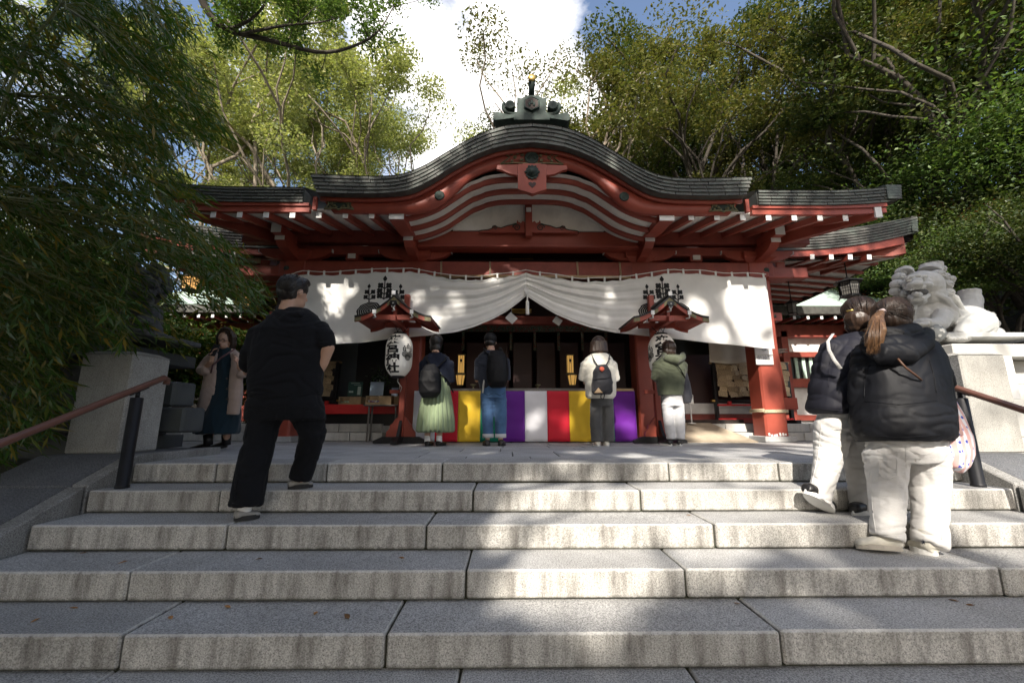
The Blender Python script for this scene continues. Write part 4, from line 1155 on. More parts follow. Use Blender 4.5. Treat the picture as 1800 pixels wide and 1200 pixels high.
def curtain(T, B, sgn, label, seed):
    xo, xk = T[0][0], T[-1][0]
    key = lambda pts: sorted(pts)
    Ts, Bs = sorted(T), sorted(B)
    def zt(x): return float(np.interp(x, [p[0] for p in Ts], [p[1] for p in Ts]))
    def zb(x): return float(np.interp(x, [p[0] for p in Bs], [p[1] for p in Bs]))
    def surf(x, z):
        u = (x - xo) / (xk - xo); u = min(1, max(0, u))
        a, b = zt(x), zb(x); v = min(1, max(0, (a - z) / max(.05, a - b)))
        A = .032 * max(0, min(1, (u - .36) / .35)) ** 1.4 * (1 - .35 * u)
        n = mnoise.noise(Vector((x * 1.3 + seed, z * 1.5, 0))) * .9
        ph = 2 * PI * (5.4 * v ** .8 + n * .35 * (1 - u) + 1.1 * u * (1 - v))
        env = math.sin(min(1, v * 1.15 + .05) * PI) ** .4 if v < .95 else .6
        d = A * math.sin(ph) * env + A * .35 * math.sin(ph * 2.3 + 1.7 + 3 * n) * env
        d += .020 * mnoise.noise(Vector((x * 1.7, z * 1.2 + seed, 3))) + .006 * math.sin(x * 9 + 2 * v) * v
        d += .012 * math.sin(u * 42) * max(0, 1 - v * 4)
        return YC - .02 + d - .05 * v * math.sin(u * PI)
    nu, nv = 150, 56
    V, F = [], []
    for j in range(nv + 1):
        for i in range(nu + 1):
            u = i / nu; x = xo + (xk - xo) * u; v = j / nv
            a, b = zt(x), zb(x)
            sc_ = .018 * abs(math.sin(u * PI * 14)) * (1 - v) ** 8       # scallops between tabs
            z = a + (b - a) * v - sc_
            V.append((x, surf(x, a + (b - a) * v), z))
    F = np.array([(j * (nu + 1) + i, j * (nu + 1) + i + 1, (j + 1) * (nu + 1) + i + 1, (j + 1) * (nu + 1) + i) for j in range(nv) for i in range(nu)])
    o0 = Vector(((xo + xk) / 2, YC, zt((xo + xk) / 2)))
    me = nmesh('shrine_curtain', np.array(V) - np.array(o0), F, M['cloth'], smooth=True)
    o = link(bpy.data.objects.new('shrine_curtain', me)); o.location = o0
    sd = o.modifiers.new('t', 'SOLIDIFY'); sd.thickness = .003
    tag(o, label, 'curtain', 'halves of the white shrine curtain')
    mb = MB(off=o0); hem = []
    for i in range(60):
        x = xo + (xk - xo) * i / 59; hem.append((x, surf(x, zb(x)) - .002, zb(x) + .002))
    mb.tube(hem, .007, 6); mb.build('hem', M['cloth'], o)
    n = 15
    for i in range(n):
        u = (i + .15) / n; x = xo + (xk - xo) * u
        mb = MB(off=o0); y_ = surf(x, zt(x)); mb.box((x, y_ - .012, zt(x) + .022), (.032, .012, .085), (0, rs.uniform(-.08, .08), 0), bev=.003); mb.build('tab', M['cloth'], o)
    pts = []
    for i in range(40):
        u = i / 39; x = xo + (xk - xo) * u; pts.append((x, surf(x, zt(x)) - .014, zt(x) + .048 + .006 * math.sin(u * 30)))
    mb = MB(off=o0); mb.tube(pts, .007, 6); mb.build('hanging_cord', M['white_rope'], o)
    # paulownia crest
    cx, cz = pz(676 if sgn < 0 else 1165, 535)
    S = .42
    mb = MB(off=o0)
    def flat(poly, tri=None):
        ctr = (sum(p[0] for p in poly) / len(poly), sum(p[1] for p in poly) / len(poly))
        pts = [ctr] + poly
        V = [(cx + a * S, surf(cx + a * S, cz + b * S) - .007, cz + b * S) for a, b in pts]
        k = len(poly); mb.add(V, [(0, 1 + i, 1 + (i + 1) % k) for i in range(k)])
    def disc(a, b, ra, rb, rot=0, n=14):
        flat([(a + ra * math.cos(t) * math.cos(rot) - rb * math.sin(t) * math.sin(rot), b + ra * math.cos(t) * math.sin(rot) + rb * math.sin(t) * math.cos(rot)) for t in [2 * PI * i / n for i in range(n)]])
    def petal4(a, b, r_):   # rounded square flower
        for da, db in ((-.5, .5), (.5, .5), (-.5, -.5), (.5, -.5)): disc(a + da * r_, b + db * r_, r_ * .62, r_ * .62)
        disc(a, b, r_ * .8, r_ * .8)
    for (fx, fz, sc, lean) in ((0, .28, 1.0, 0), (-.56, .12, .8, -.05), (.56, .12, .8, .05)):
        H_ = .62 * sc
        flat([(fx - .024, fz - .1), (fx + .024, fz - .1), (fx + lean + .02, fz + H_), (fx + lean - .02, fz + H_)])
        tx, tz = fx + lean, fz + H_ + .09 * sc
        flat([(tx, tz + .15 * sc), (tx + .045 * sc, tz + .09 * sc), (tx + .085 * sc, tz + .02 * sc), (tx + .05 * sc, tz - .06 * sc), (tx, tz - .09 * sc), (tx - .05 * sc, tz - .06 * sc), (tx - .085 * sc, tz + .02 * sc), (tx - .045 * sc, tz + .09 * sc)])
        for h, w in ([(.42, .16), (.20, .18), (.0, .17)] if sc == 1 else [(.40, .155), (.14, .19)]):
            for s_ in (-1, 1):
                petal4(fx + s_ * w * sc, fz + h * sc + .03, .098 * sc)
                flat([(fx, fz + h * sc - .13 * sc), (fx, fz + h * sc - .08 * sc), (fx + s_ * w * sc * .8, fz + h * sc + .03), (fx + s_ * w * sc, fz + h * sc - .02)])
    # three veined leaves as concentric bands
    def leaf(a, b, ra, rb, rot):
        K = 6
        for k in range(K):
            r0, r1 = (k + .0) / K, (k + .78) / K
            n = 26; V = []
            for i in range(n + 1):
                t = 2 * PI * i / n
                for r_ in (r0, r1):
                    w_ = 1 + .04 * math.cos(9 * t)
                    x_, z_ = ra * r_ * math.cos(t) * w_, rb * r_ * math.sin(t) * w_
                    aa, bb = a + x_ * math.cos(rot) - z_ * math.sin(rot), b + x_ * math.sin(rot) + z_ * math.cos(rot)
                    V.append((cx + aa * S, surf(cx + aa * S, cz + bb * S) - .007, cz + bb * S))
            mb.add(V, [(2 * i, 2 * i + 1, 2 * i + 3, 2 * i + 2) for i in range(n)])
    leaf(-.55, -.28, .50, .34, .25); leaf(.55, -.28, .50, .34, -.25); leaf(0, -.52, .36, .42, 0)
    me = mb.mesh('printed_crest', M['black_print'], recalc=False); c = bpy.data.objects.new('printed_crest', me); link(c, o); c['kind'] = 'stuff'
    return o, surf
cL, surfL = curtain(CT, CB, -1, 'left half of the white curtain, draped up to the middle, behind the left lantern stand', 2.0)
cR, surfR = curtain(CTr, CBr, 1, 'right half of the white curtain in sunlight, reaching to the sign on the right column', 7.0)
# knot and tassel at the middle
mb = MB(off=P(925, 520, 6.42)); a = P(925, 478, 6.40)
for k in range(5):
    mb.tube([P(925 + (k - 2) * 2.2, 505, 6.41), P(925 + (k - 2) * 1.2, 512, 6.385), P(926, 521, 6.385)], [.006, .010, .013], 6)
t_ = mb.build('curtain_knot', M['cloth']); t_.location = P(925, 520, 6.42)
tag(t_, 'bunched white cloth tied at the middle peak of the curtain', 'cloth knot')
q = P(927, 524, 6.37); mb = MB(off=q)
mb.tube([P(927, 519, 6.37), P(927, 531, 6.37)], .012, 8); t_ = mb.build('tassel', M['white_rope']); t_.location = q
mb = MB(off=q); mb.lathe([(.012, 0), (.026, -.02), (.030, -.22), (.028, -.235), (.001, -.235)], P(927, 528, 6.37), 10); mb.build('tassel_skirt', M['white_rope'], t_)
tag(t_, 'white tassel hanging from the knot in the middle of the curtain', 'tassel')
for i, (px_, py_, w_, lab) in enumerate(((899, 559, .16, 'left of the two tilted white cards hanging in the gap under the curtain'), (980, 564, .135, 'right of the two tilted white cards hanging in the gap under the curtain'))):
    p = P(px_, py_, 6.62); mb = MB(off=p); mb.box(p, (w_, .006, w_ * .85), (0, .75 if i == 0 else .62, 0)); o = mb.build('hanging_card', M['white']); o.location = p
    mb = MB(off=p); mb.tube([p + Vector((0, 0, .09)), p + Vector((.02, 0, .5))], .003, 5); mb.build('string', M['white_rope'], o)
    tag(o, lab, 'card', 'tilted white cards under the curtain')

# ---------------------------------------------------------------- lantern stands and paper lanterns
def lantern_stand(sgn, label):
    x = XC + sgn * 1.95; yp = 6.30
    e = empty('lantern_stand', (x, yp, 0), label=label, cat='lantern stand', group='red roofed lantern stands beside the altar')
    O = e.location
    def b(name, mt, c, s, rot=None, bev=.004, par=None):
        m_ = MB(off=O); m_.box(c, s, rot, bev); return m_.build(name, mt, par or e)
    b('post', R_, (x, yp, 1.19), (.085, .085, 2.24), bev=.008)
    mb = MB(off=O); mb.prism([(x - .40, .005), (x + .40, .005), (x + .40, .045), (x + .27, .10), (x - .27, .10), (x - .40, .045)][::-1], yp - .045, yp + .045); mb.build('foot', M['iron'], e)
    mb = MB(off=O); mb.prism([(yp - .40, .008), (yp + .25, .008), (yp + .25, .05), (yp + .15, .104), (yp - .22, .104), (yp - .40, .05)], x - .042, x + .042, axis='x'); mb.build('foot', M['iron'], e)
    mb = MB(off=O); pl = [(.045, .10), (.225, .10), (.215, .17), (.17, .22), (.165, .27), (.125, .30), (.10, .35), (.045, .40)]
    for s_ in (-1, 1):
        poly = [(x + s_ * a_, b_) for a_, b_ in pl]; mb.prism(poly[::-1] if s_ > 0 else poly, yp - .02, yp + .02)
    mb.build('wing_brace', R_, e)
    mb = MB(off=O); mb.add([], []); mb.prism([(yp - .20, .104), (yp - .045, .104), (yp - .045, .34), (yp - .08, .30), (yp - .13, .2)], x - .02, x + .02, axis='x'); mb.build('front_brace', M['iron'], e)
    b('carrying_arm', R_, (x, 5.95, 1.745), (.07, .82, .08)); 
    # hook peg lower on the post
    b('tie_peg', R_, (x - sgn * .0 - .10, yp - .01, .77), (.19, .05, .055), par=e)
    b('cross_beam', R_, (x, 5.66, 1.775), (.56, .07, .075)); b('cross_beam', R_, (x, 6.12, 1.775), (.56, .07, .075))
    for dx in (-.26, 0, .26):
        bm_ = b('purlin', R_, (x + dx, 5.90, 1.83 + (.10 if dx == 0 else 0)), (.045, .72, .055))
        b('end_cap', W_, (x + dx, 5.533, 1.83 + (.10 if dx == 0 else 0)), (.05, .012, .06), par=bm_, bev=.002)
        m_ = MB(off=O); m_.tube([(x + dx, 5.54, 1.795 + (.10 if dx == 0 else 0)), (x + dx + .01, 5.57, 1.765 + (.1 if dx == 0 else 0)), (x + dx - .03, 5.6, 1.76 + (.1 if dx == 0 else 0))], .013, 6); m_.build('white_scroll', W_, bm_)
    b('strut', R_, (x, 5.66, 1.87), (.05, .05, .14))
    # curved gable roof
    def rc(t): return (.53 * t, 2.075 - .30 * (1 - (1 - abs(t)) ** 1.7))
    N_ = 13; cur = [(x + rc(-1 + 2 * i / (N_ - 1))[0], rc(-1 + 2 * i / (N_ - 1))[1]) for i in range(N_)]
    dn_ = lambda d: [(a_, b_ - d) for a_, b_ in cur]
    for k in range(4):
        y0 = 5.53 + k * .185
        mb = MB(off=O); wd = 1 + .012 * k
        c2 = [(x + (a_ - x) * wd, b_ - .004 * k) for a_, b_ in cur]
        mb.strip(c2, [(a_, b_ - .022) for a_, b_ in c2], y0, y0 + .19, smooth=False); mb.build('roof_board', M['iron'], e)
    mb = MB(off=O); mb.strip(dn_(.024), dn_(.050), 5.56, 6.24); mb.build('roof_lining', R2, e)
    mb = MB(off=O); mb.strip(dn_(.024), dn_(.085), 5.545, 5.575); bb_ = mb.build('barge_board', R_, e)
    for i0 in (0, 3, 6, 9, 11):
        seg = cur[i0:i0 + 2] if i0 != 6 else cur[5:8]
        if len(seg) > 1: mb = MB(off=O); mb.strip([(a_, b_ - .027) for a_, b_ in seg], [(a_, b_ - .082) for a_, b_ in seg], 5.538, 5.5445); mb.build('gilt_fitting', M['old_gold'], bb_)
    mb = MB(off=O); mb.strip(dn_(.024), dn_(.085), 6.22, 6.25); mb.build('barge_board', R_, e)
    mb = MB(off=O); mb.box((x, 5.88, 2.088), (.07, .72, .05), bev=.015); mb.build('ridge', M['iron'], e)
    b('ridge_cap', W_, (x, 5.512, 2.10), (.055, .012, .06), bev=.004)
    mb = MB(off=O); pl = [(x - .045, 1.99), (x - .055, 1.95), (x - .02, 1.915), (x, 1.90), (x + .02, 1.915), (x + .055, 1.95), (x + .045, 1.99)]
    mb.prism(pl, 5.515, 5.54); pn = mb.build('small_pendant', M['black'], e)
    mb = MB(off=O); mb.ell((x, 5.512, 1.952), (.012, .006, .012), 8, 5); mb.build('pendant_stud', M['slab'], pn)
    for s_ in (-1, 1):
        m_ = MB(off=O); m_.tube([(x + s_ * .10, 6.05, 1.74), (x + s_ * .02, 5.97, 1.60)], .006, 5); m_.build('hook_wire', M['iron'], e)
    return e
lantern_stand(-1, 'red roofed lantern stand to the left of the altar, before the inner left column')
lantern_stand(1, 'red roofed lantern stand to the right of the altar, behind the person in green')
def paper_lantern(sgn, label):
    c = Vector((XC + sgn * 1.95, 5.97, 1.285)); R0, H0 = .192, .62
    e = empty('paper_lantern', c, label=label, cat='paper lantern', group='white paper lanterns with black writing')
    def rad(z): 
        t = abs(z) / (H0 / 2)
        return R0 * (1 - .50 * max(0, (t - .30) / .70) ** 2.4)
    prof_ = []
    nr = 22
    for i in range(nr * 2 + 1):
        z = -H0 / 2 + H0 * i / (nr * 2); prof_.append((rad(z) + (.0035 if i % 2 else -.001), z))
    mb = MB(); mb.lathe(prof_, (0, 0, 0), 36); mb.build('paper_body', M['paper'], e)
    for s_ in (-1, 1):
        mb = MB(); z0 = s_ * H0 / 2
        mb.lathe([(.092, z0 - .012), (.097, z0), (.097, z0 + s_ * .02), (.07, z0 + s_ * .026), (.07, z0 + s_ * .03)], (0, 0, 0), 24); mb.build('rim', M['black'], e)
    mb = MB(); mb.tube([(-.05, 0, H0 / 2 + .02), (0, 0, H0 / 2 + .12), (.05, 0, H0 / 2 + .02)], .005, 6); mb.build('handle', M['iron'], e)
    mb = MB(); mb.tube([(0, 0, -H0 / 2 - .02), (0, 0, -H0 / 2 - .08), (.03, .02, -H0 / 2 - .13), (0, .10, -H0 / 2 - .18)], .006, 5)
    mb.tube([(0, 0, -H0 / 2 - .08), (.05, .05, -H0 / 2 - .16), (.02, .1, -H0 / 2 - .22)], .006, 5); mb.build('tie_cord', M['white_rope'], e)
    def wrap(V, ang0, zc_):
        out = []
        for a_, b_, _ in V:
            z = zc_ + b_; r_ = rad(z) + .0065; an = ang0 + a_ / R0
            out.append((r_ * math.sin(an), -r_ * math.cos(an), z))
        return out
    mb = MB(); ang = -.27
    for ch, z, w in (('來', .205, 1.0), ('宮', .070, 1.0), ('神', -.075, 1.0), ('社', -.215, 1.0)):
        V, F = text_mesh(ch, .150, .006, cut=.014)
        mb = MB(); mb.add(wrap([(a_ * 1.55, b_ * .98, 0) for a_, b_, _ in V], ang, z), F)
        me = mb.mesh('written_character', M['black_print'], recalc=False); link(bpy.data.objects.new('written_character', me), e)['kind'] = 'stuff'
    mb = MB()
    def disc(a_, b_, r_, n=9, ang0=.92): 
        V = [(a_, b_, 0)] + [(a_ + r_ * math.cos(2 * PI * i / n), b_ + r_ * math.sin(2 * PI * i / n), 0) for i in range(n)]
        mb.add(wrap(V, ang0, 0), [(0, 1 + i, 1 + (i + 1) % n) for i in range(n)])
    def ring(a_, b_, r0, r1, f=1.0, n=16, ang0=.92):
        V = []
        for i in range(n + 1):
            t = 2 * PI * i / n
            for r_ in (r0, r1): V.append((a_ + r_ * math.cos(t) * f, b_ + r_ * math.sin(t), 0))
        mb.add(wrap(V, ang0, 0), [(2 * i, 2 * i + 1, 2 * i + 3, 2 * i + 2) for i in range(n)])
    for s0 in (.92, -1.45):
        for fx, top in ((-.055, .105), (.0, .14), (.055, .105)):
            disc(fx, top, .012, ang0=s0)
            for k in (1, 2): disc(fx - .014, top - .026 * k, .0115, ang0=s0); disc(fx + .014, top - .026 * k, .0115, ang0=s0)
        for (a_, b_, r_) in ((-.042, -.005, .052), (.042, -.005, .052), (0, -.05, .052)):
            for k in range(4): ring(a_, b_, r_ * k / 4, r_ * (k + .62) / 4, ang0=s0)
    me = mb.mesh('printed_crest', M['black_print'], recalc=False); link(bpy.data.objects.new('printed_crest', me), e)['kind'] = 'stuff'
    return e
paper_lantern(-1, 'white paper lantern with black characters hanging left of the altar, fully visible')
paper_lantern(1, 'white paper lantern with black characters half hidden behind the person in green')

# ---------------------------------------------------------------- offering table and striped cloth
xa, xb = XC - 1.78, 2.03
e = empty('offering_table', ((xa + xb) / 2, 6.75, 0), label='long offering table with a grey timber top across the shrine entrance', cat='table')
mb = MB(off=e.location)
mb.box(((xa + xb) / 2 + .6, 6.72, .822), (xb - xa - 1.2, .30, .045), bev=.006); mb.build('table_top', M['grey_wood'], e)
mb = MB(off=e.location); mb.box((xa + .6, 6.72, .815), (1.19, .30, .045), bev=.006); mb.build('table_top', M['grey_wood'], e)
mb = MB(off=e.location); mb.box((xb - .22, 6.568, .822), (.44, .006, .04)); mb.build('pale_edge', M['wood'], e)
mb = MB(off=e.location); mb.box(((xa + xb) / 2, 6.78, .40), (xb - xa - .1, .12, .78)); mb.build('frame', M['dark'], e)
cl = empty('striped_cloth', ((xa + xb) / 2, 6.60, .8), label='five-coloured striped cloth hanging in front of the offering table', cat='cloth')
SC = {'purple': (.12, .008, .25), 'white': (.72, .72, .76), 'red': (.58, .01, .03), 'yellow': (.78, .50, .03), 'green': (.0, .20, .12)}
SM = {k: fabric('satin ' + k, v, .55, 250, .05, .3, .06) for k, v in SC.items()}
edge0 = P(727, 730, 6.59).x; st_ = .3530
order = ['white', 'red', 'yellow', 'green', 'purple'] * 2
for i, cname in enumerate(order):
    V, nu, nv = [], 10, 14
    x0 = edge0 + st_ * i
    for j in range(nv + 1):
        for k in range(nu + 1):
            x = x0 + st_ * k / nu; v = j / nv; z = .802 - .79 * v
            y = 6.565 - .012 * v + .010 * math.sin(x * 7 + 2 * v) * v + .012 * mnoise.noise(Vector((x * 4, z * 5, 1))) * (.3 + v) + (.004 * math.cos((k / nu - .5) * 2 * PI))
            y += .006 * math.sin((z * 26 + x * 3)) * math.exp(-((k / nu - .5) / .35) ** 2)
            V.append((x - cl.location.x, y - cl.location.y, z - cl.location.z))
    F = np.array([(j * (nu + 1) + k, (j + 1) * (nu + 1) + k, (j + 1) * (nu + 1) + k + 1, j * (nu + 1) + k + 1) for j in range(nv) for k in range(nu)])
    o = link(bpy.data.objects.new('stripe', nmesh('stripe', V, F, SM[cname], smooth=True)), cl); o['label'] = cname + ' stripe'
    o.modifiers.new('t', 'SOLIDIFY').thickness = .003
for (px_, lab) in ((945, 'small brass offering dish at the middle of the offering table'), (1072, 'small brass offering dish behind the woman in the cream jacket'), (832, 'small brass offering dish on the left of the offering table')):
    p = P(px_, 680, 6.70); p.z = .8455; mb = MB(off=p); mb.lathe([(.03, 0), (.012, .01), (.012, .04), (.05, .06), (.05, .07), (.03, .062), (.001, .06)], p, 14); o = mb.build('brass_dish', M['old_gold']); o.location = p
    tag(o, lab, 'dish', 'brass dishes on the offering table')
# lamps of the altar room
lampm = emis('lamp paper', (1.0, .55, .14), .20, (.35, .22, .06))
for i, (px_, side) in enumerate(((811, 'left'), (1002, 'right'))):
    p = P(px_, 640, 7.9); e = empty('tall_altar_lantern', p, label='tall glowing yellow lantern at the %s of the dark altar room' % side, cat='lantern', group='tall glowing altar lanterns')
    mb = MB(); mb.box((0, 0, 0), (.115, .08, .34), bev=.004); mb.build('paper_panel', lampm, e)
    mb = MB()
    for a_ in (-.06, -.02, .02, .06): mb.box((a_, -.046, 0), (.008, .008, .36))
    for b_ in (-.18, .18): mb.box((0, 0, b_), (.15, .11, .02))
    mb.build('gilt_frame', M['old_gold'], e)
    mb = MB(); mb.ell((0, -.052, .07), (.026, .006, .03), 8, 5); mb.box((0, -.05, .04), (.01, .006, .05)); mb.build('crest', M['black'], e)
    p = P(px_ - 2 + 6 * i, 667, 7.7); e = empty('small_altar_lantern', p, label='small tapered brass lantern glowing below the %s tall altar lantern' % side, cat='lantern', group='small brass altar lanterns')
    mb = MB(); mb.lathe([(.055, -.10), (.085, .08)], (0, 0, 0), 6, smooth=False); mb.build('paper_panel', lampm, e)
    mb = MB()
    for k in range(6):
        a_ = k * PI / 3; mb.tube([(.057 * math.cos(a_), .057 * math.sin(a_), -.10), (.088 * math.cos(a_), .088 * math.sin(a_), .08)], .006, 5)
    mb.lathe([(.10, .08), (.10, .095), (.03, .12)], (0, 0, 0), 6, smooth=False); mb.lathe([(.06, -.115), (.06, -.10)], (0, 0, 0), 6, smooth=False); mb.build('gilt_frame', M['old_gold'], e)
for (px_, py_, w_) in ((916, 458, .42), (917, 547, .34)):
    p = P(px_, py_, 7.35); mb = MB(off=p)
    for k in range(16): mb.tube([p + Vector((-w_ / 2 + w_ * k / 15, 0, .03)), p + Vector((-w_ / 2 + w_ * k / 15, 0, -.03 - .02 * math.sin(k / 15 * PI)))], .008, 5)
    mb.box(p + Vector((0, 0, .035)), (w_ + .04, .02, .012)); o = mb.build('gold_fringe', M['gold']); o.location = p
    tag(o, 'gold fringe hanging in the dark gap above the curtain peak' if py_ < 500 else 'gold fringe hanging behind the gap below the curtain knot', 'fringe')

# ---------------------------------------------------------------- hanging metal lanterns
glow = emis('lantern glow', (1.0, .52, .16), .55, (.45, .28, .12))
unlit = mat('frosted pane', (.20, .19, .17), .6)
def hanging(px_, py_, Y, r, hz, lit, label, ztop):
    c = P(px_, py_, Y)
    e = empty('hanging_lantern', c, label=label, cat='hanging lantern', group='hexagonal metal lanterns hanging under the eaves')
    mb = MB(); mb.lathe([(r * .86, -hz / 2), (r * .92, hz / 2)], (0, 0, 0), 6, smooth=False); mb.build('pane', glow if lit else unlit, e)
    mb = MB()
    for k in range(6):
        a_ = k * PI / 3; mb.tube([(r * .88 * math.cos(a_), r * .88 * math.sin(a_), -hz / 2), (r * .94 * math.cos(a_), r * .94 * math.sin(a_), hz / 2)], r * .06, 5)
        b_ = a_ + PI / 3
        for t in (.25, .5, .75):
            q0 = Vector((math.cos(a_), math.sin(a_), 0)).lerp(Vector((math.cos(b_), math.sin(b_), 0)), t) * r * .92
            mb.tube([q0 + Vector((0, 0, -hz / 2)), q0 + Vector((0, 0, hz / 2))], r * .022, 4)
        for zz in (-.2, .05, .3):
            mb.tube([Vector((math.cos(a_), math.sin(a_), 0)) * r * .93 + Vector((0, 0, hz * zz)), Vector((math.cos(b_), math.sin(b_), 0)) * r * .93 + Vector((0, 0, hz * zz))], r * .022, 4)
        mb.tube([(r * .9 * math.cos(a_), r * .9 * math.sin(a_), -hz / 2), (r * 1.05 * math.cos(a_), r * 1.05 * math.sin(a_), -hz / 2 - .06), (r * 1.2 * math.cos(a_), r * 1.2 * math.sin(a_), -hz / 2 - .05)], r * .06, 5)
    mb.lathe([(r * .95, -hz / 2 - .03), (r * .98, -hz / 2)], (0, 0, 0), 6, smooth=False); mb.build('frame', M['iron'], e)
    mb = MB(); mb.lathe([(r * 1.42, hz / 2), (r * 1.36, hz / 2 + .025), (r * .7, hz / 2 + .06), (r * .2, hz / 2 + .10), (.02, hz / 2 + .13)], (0, 0, 0), 6, smooth=False); mb.build('roof', M['iron'], e)
    mb = MB(); mb.tube([(0, 0, hz / 2 + .12), (0, 0, ztop - c.z)], .012, 6); mb.box((0, 0, ztop - c.z), (.07, .07, .14)); mb.build('chain', M['iron'], e)
    return e
hanging(1392, 542, 9.2, .105, .22, False, 'small black metal lantern hanging beside the pale green roof on the right', 3.90)
hanging(1492, 508, 8.2, .19, .28, False, 'larger black metal lantern hanging above the two women on the right', 3.80)
hanging(433, 532, 9.2, .105, .22, True, 'small glowing metal lantern hanging in front of the pale roof on the left', 3.90)
hanging(337, 500, 8.2, .19, .24, True, 'glowing metal lantern half hidden by bamboo leaves on the left', 3.80)

# ---------------------------------------------------------------- sign on the right column
q = P(1343, 625, 6.64)
e = empty('sign_box', (q.x, 6.655, q.z), label='white sign box with grey writing fixed to the right outer column', cat='sign')
mb = MB(); mb.box((0, -.012, .02), (.29, .022, .34), bev=.003); mb.build('panel', M['white'], e)
mb = MB(); mb.box((0, -.032, .015), (.285, .016, .008)); mb.box((0, -.03, .185), (.30, .03, .012)); mb.build('rail', M['slab'], e)
gm = mat('grey lettering', (.30, .30, .33), .8)
V, F = text_mesh('御神籤', .088, .0015); mb = MB(); mb.add([(a_ * 1.0, -.0245, b_ - .045) for a_, b_, c_ in V], F)
V, F = text_mesh('FORTUNE', .048, .0004); mb.add([(a_ * 1.0, -.0245, b_ - .115) for a_, b_, c_ in V], F)
link(bpy.data.objects.new('lettering', mb.mesh('lettering', gm, recalc=False)), e)['kind'] = 'stuff'
mb = MB(); mb.tube([(.035 * math.cos(PI + k * PI / 8), -.035, .115 + .035 * math.sin(PI + k * PI / 8)) for k in range(9)], .006, 6); mb.build('hook', M['slab'], e)
p = P(1368, 618, 6.75); mb = MB(off=p)
for k in range(7): mb.box(p + Vector((rs.uniform(-.05, .06), rs.uniform(-.02, .02), rs.uniform(-.05, .05))), (.22, .01, .02), (0, rs.uniform(-.25, .25), rs.uniform(-.3, .3)))
o = mb.build('paper_bundle', M['dark']); o.location = p; tag(o, 'dark bundle of strips tied behind the sign on the right column', 'bundle')

# ---------------------------------------------------------------- rack of votive plaques on the right
def plaque_mesh(w, h):
    mb = MB(); mb.prism([(-w / 2, -h / 2), (-w / 2, h * .32), (0, h / 2), (w / 2, h * .32), (w / 2, -h / 2)], -.004, .004)
    return mb.mesh('votive_plaque', PLQ)
def plq():
    m, nt, N, L, b = _nt('votive plaque wood')
    oi = N.new('ShaderNodeObjectInfo'); r = ramp(N, 0, 1, (.62, .46, .26), (.34, .25, .14)); L.new(oi.outputs['Random'], r.inputs[0])
    n = noise_n(N, L, 38, 2, .5, 'Object', (1, 1, 2.2)); r2 = ramp(N, .55, .62, (0, 0, 0), (.75,) * 3); L.new(n.outputs['Fac'], r2.inputs[0])
    L.new(mixc(N, L, r2.outputs[0], r.outputs[0], (.10, .06, .06)), b.inputs['Base Color']); b.inputs['Roughness'].default_value = .7
    return m
PLQ = plq()
PM = plaque_mesh(.155, .105)
def rack(x0, x1, yk, label, n_cols, rows, seed):
    e = empty('plaque_rack', ((x0 + x1) / 2, yk, .28), label=label, cat='plaque rack', group='racks hung with wooden votive plaques')
    O = e.location; r0 = random.Random(seed)
    for xx in (x0, x1):
        mb = MB(off=O); mb.box((xx, yk, .86), (.06, .07, 1.14), bev=.004); mb.build('post', M['black'], e)
        mb = MB(off=O); mb.box((xx, yk, .31), (.09, .35, .06), bev=.004); mb.build('foot', M['black'], e)
    for zz, mt_ in ((.70, M['black']), (1.42, M['wood'])):
        mb = MB(off=O); mb.box(((x0 + x1) / 2, yk, zz), (x1 - x0 + .12, .06, .035), bev=.004); mb.build('rail', mt_, e)
    for xx in (x0 - .05, x1 + .05):
        mb = MB(off=O); mb.box((xx, yk, .70), (.07, .065, .038), bev=.003); mb.build('rail_end', M['gold'], e)
    for zz in (.62, .36):
        mb = MB(off=O); mb.box(((x0 + x1) / 2, yk - .03, zz), (x1 - x0, .03, .03)); mb.build('red_rail', M['red_bright'], e)
    for k in range(3):
        mb = MB(off=O); mb.box((x0 + (x1 - x0) * (k + .5) / 3, yk - .03, .66), (.06, .05, .06)); mb.build('red_block', M['red_bright'], e)
    for rw in range(rows):
        for cidx in range(n_cols):
            for lay_ in range(2):
                xx = x0 + .07 + (x1 - x0 - .14) * (cidx + r0.uniform(.2, .8)) / n_cols
                zz = 1.36 - (rw + .35 * lay_ + r0.uniform(-.15, .15)) * .60 / rows
                o = inst('votive_plaque', PM, e, Vector((xx, yk - .05 - .03 * r0.random() - .03 * lay_, zz)) - O, (r0.uniform(-.25, .1), r0.uniform(-.16, .16), r0.uniform(-.35, .35)), [r0.uniform(.85, 1.15)] * 3)
    return e
a_, b_ = P(1258, 700, 7.75).x, P(1388, 700, 7.75).x
rack(a_, b_, 7.75, 'rack of wooden votive plaques behind the right outer column', 10, 6, 1)
rack(P(510, 700, 7.75).x, P(590, 700, 7.75).x, 7.75, 'rack of wooden votive plaques behind the man in black', 6, 5, 2)
e = empty('low_wall', (XC + 4.1, 8.05, .28), label='white panelled low wall with a red base behind the plaque rack', cat='wall')
mb = MB(off=e.location); mb.box((XC + 3.95, 8.05, .95), (1.75, .06, 1.34)); mb.build('dark_back', M['red_dark'], e)
mb = MB(off=e.location); mb.box((XC + 3.95, 8.00, .56), (1.7, .03, .20)); mb.build('white_panel', W_, e)
mb = MB(off=e.location); mb.box((XC + 3.95, 8.0, .37), (1.7, .035, .17)); mb.build('red_base', R2, e)
V, F = [], []
p0, p1 = P(1246, 604, 7.5), P(1312, 604, 7.5); zb0 = P(1250, 636, 7.5).z
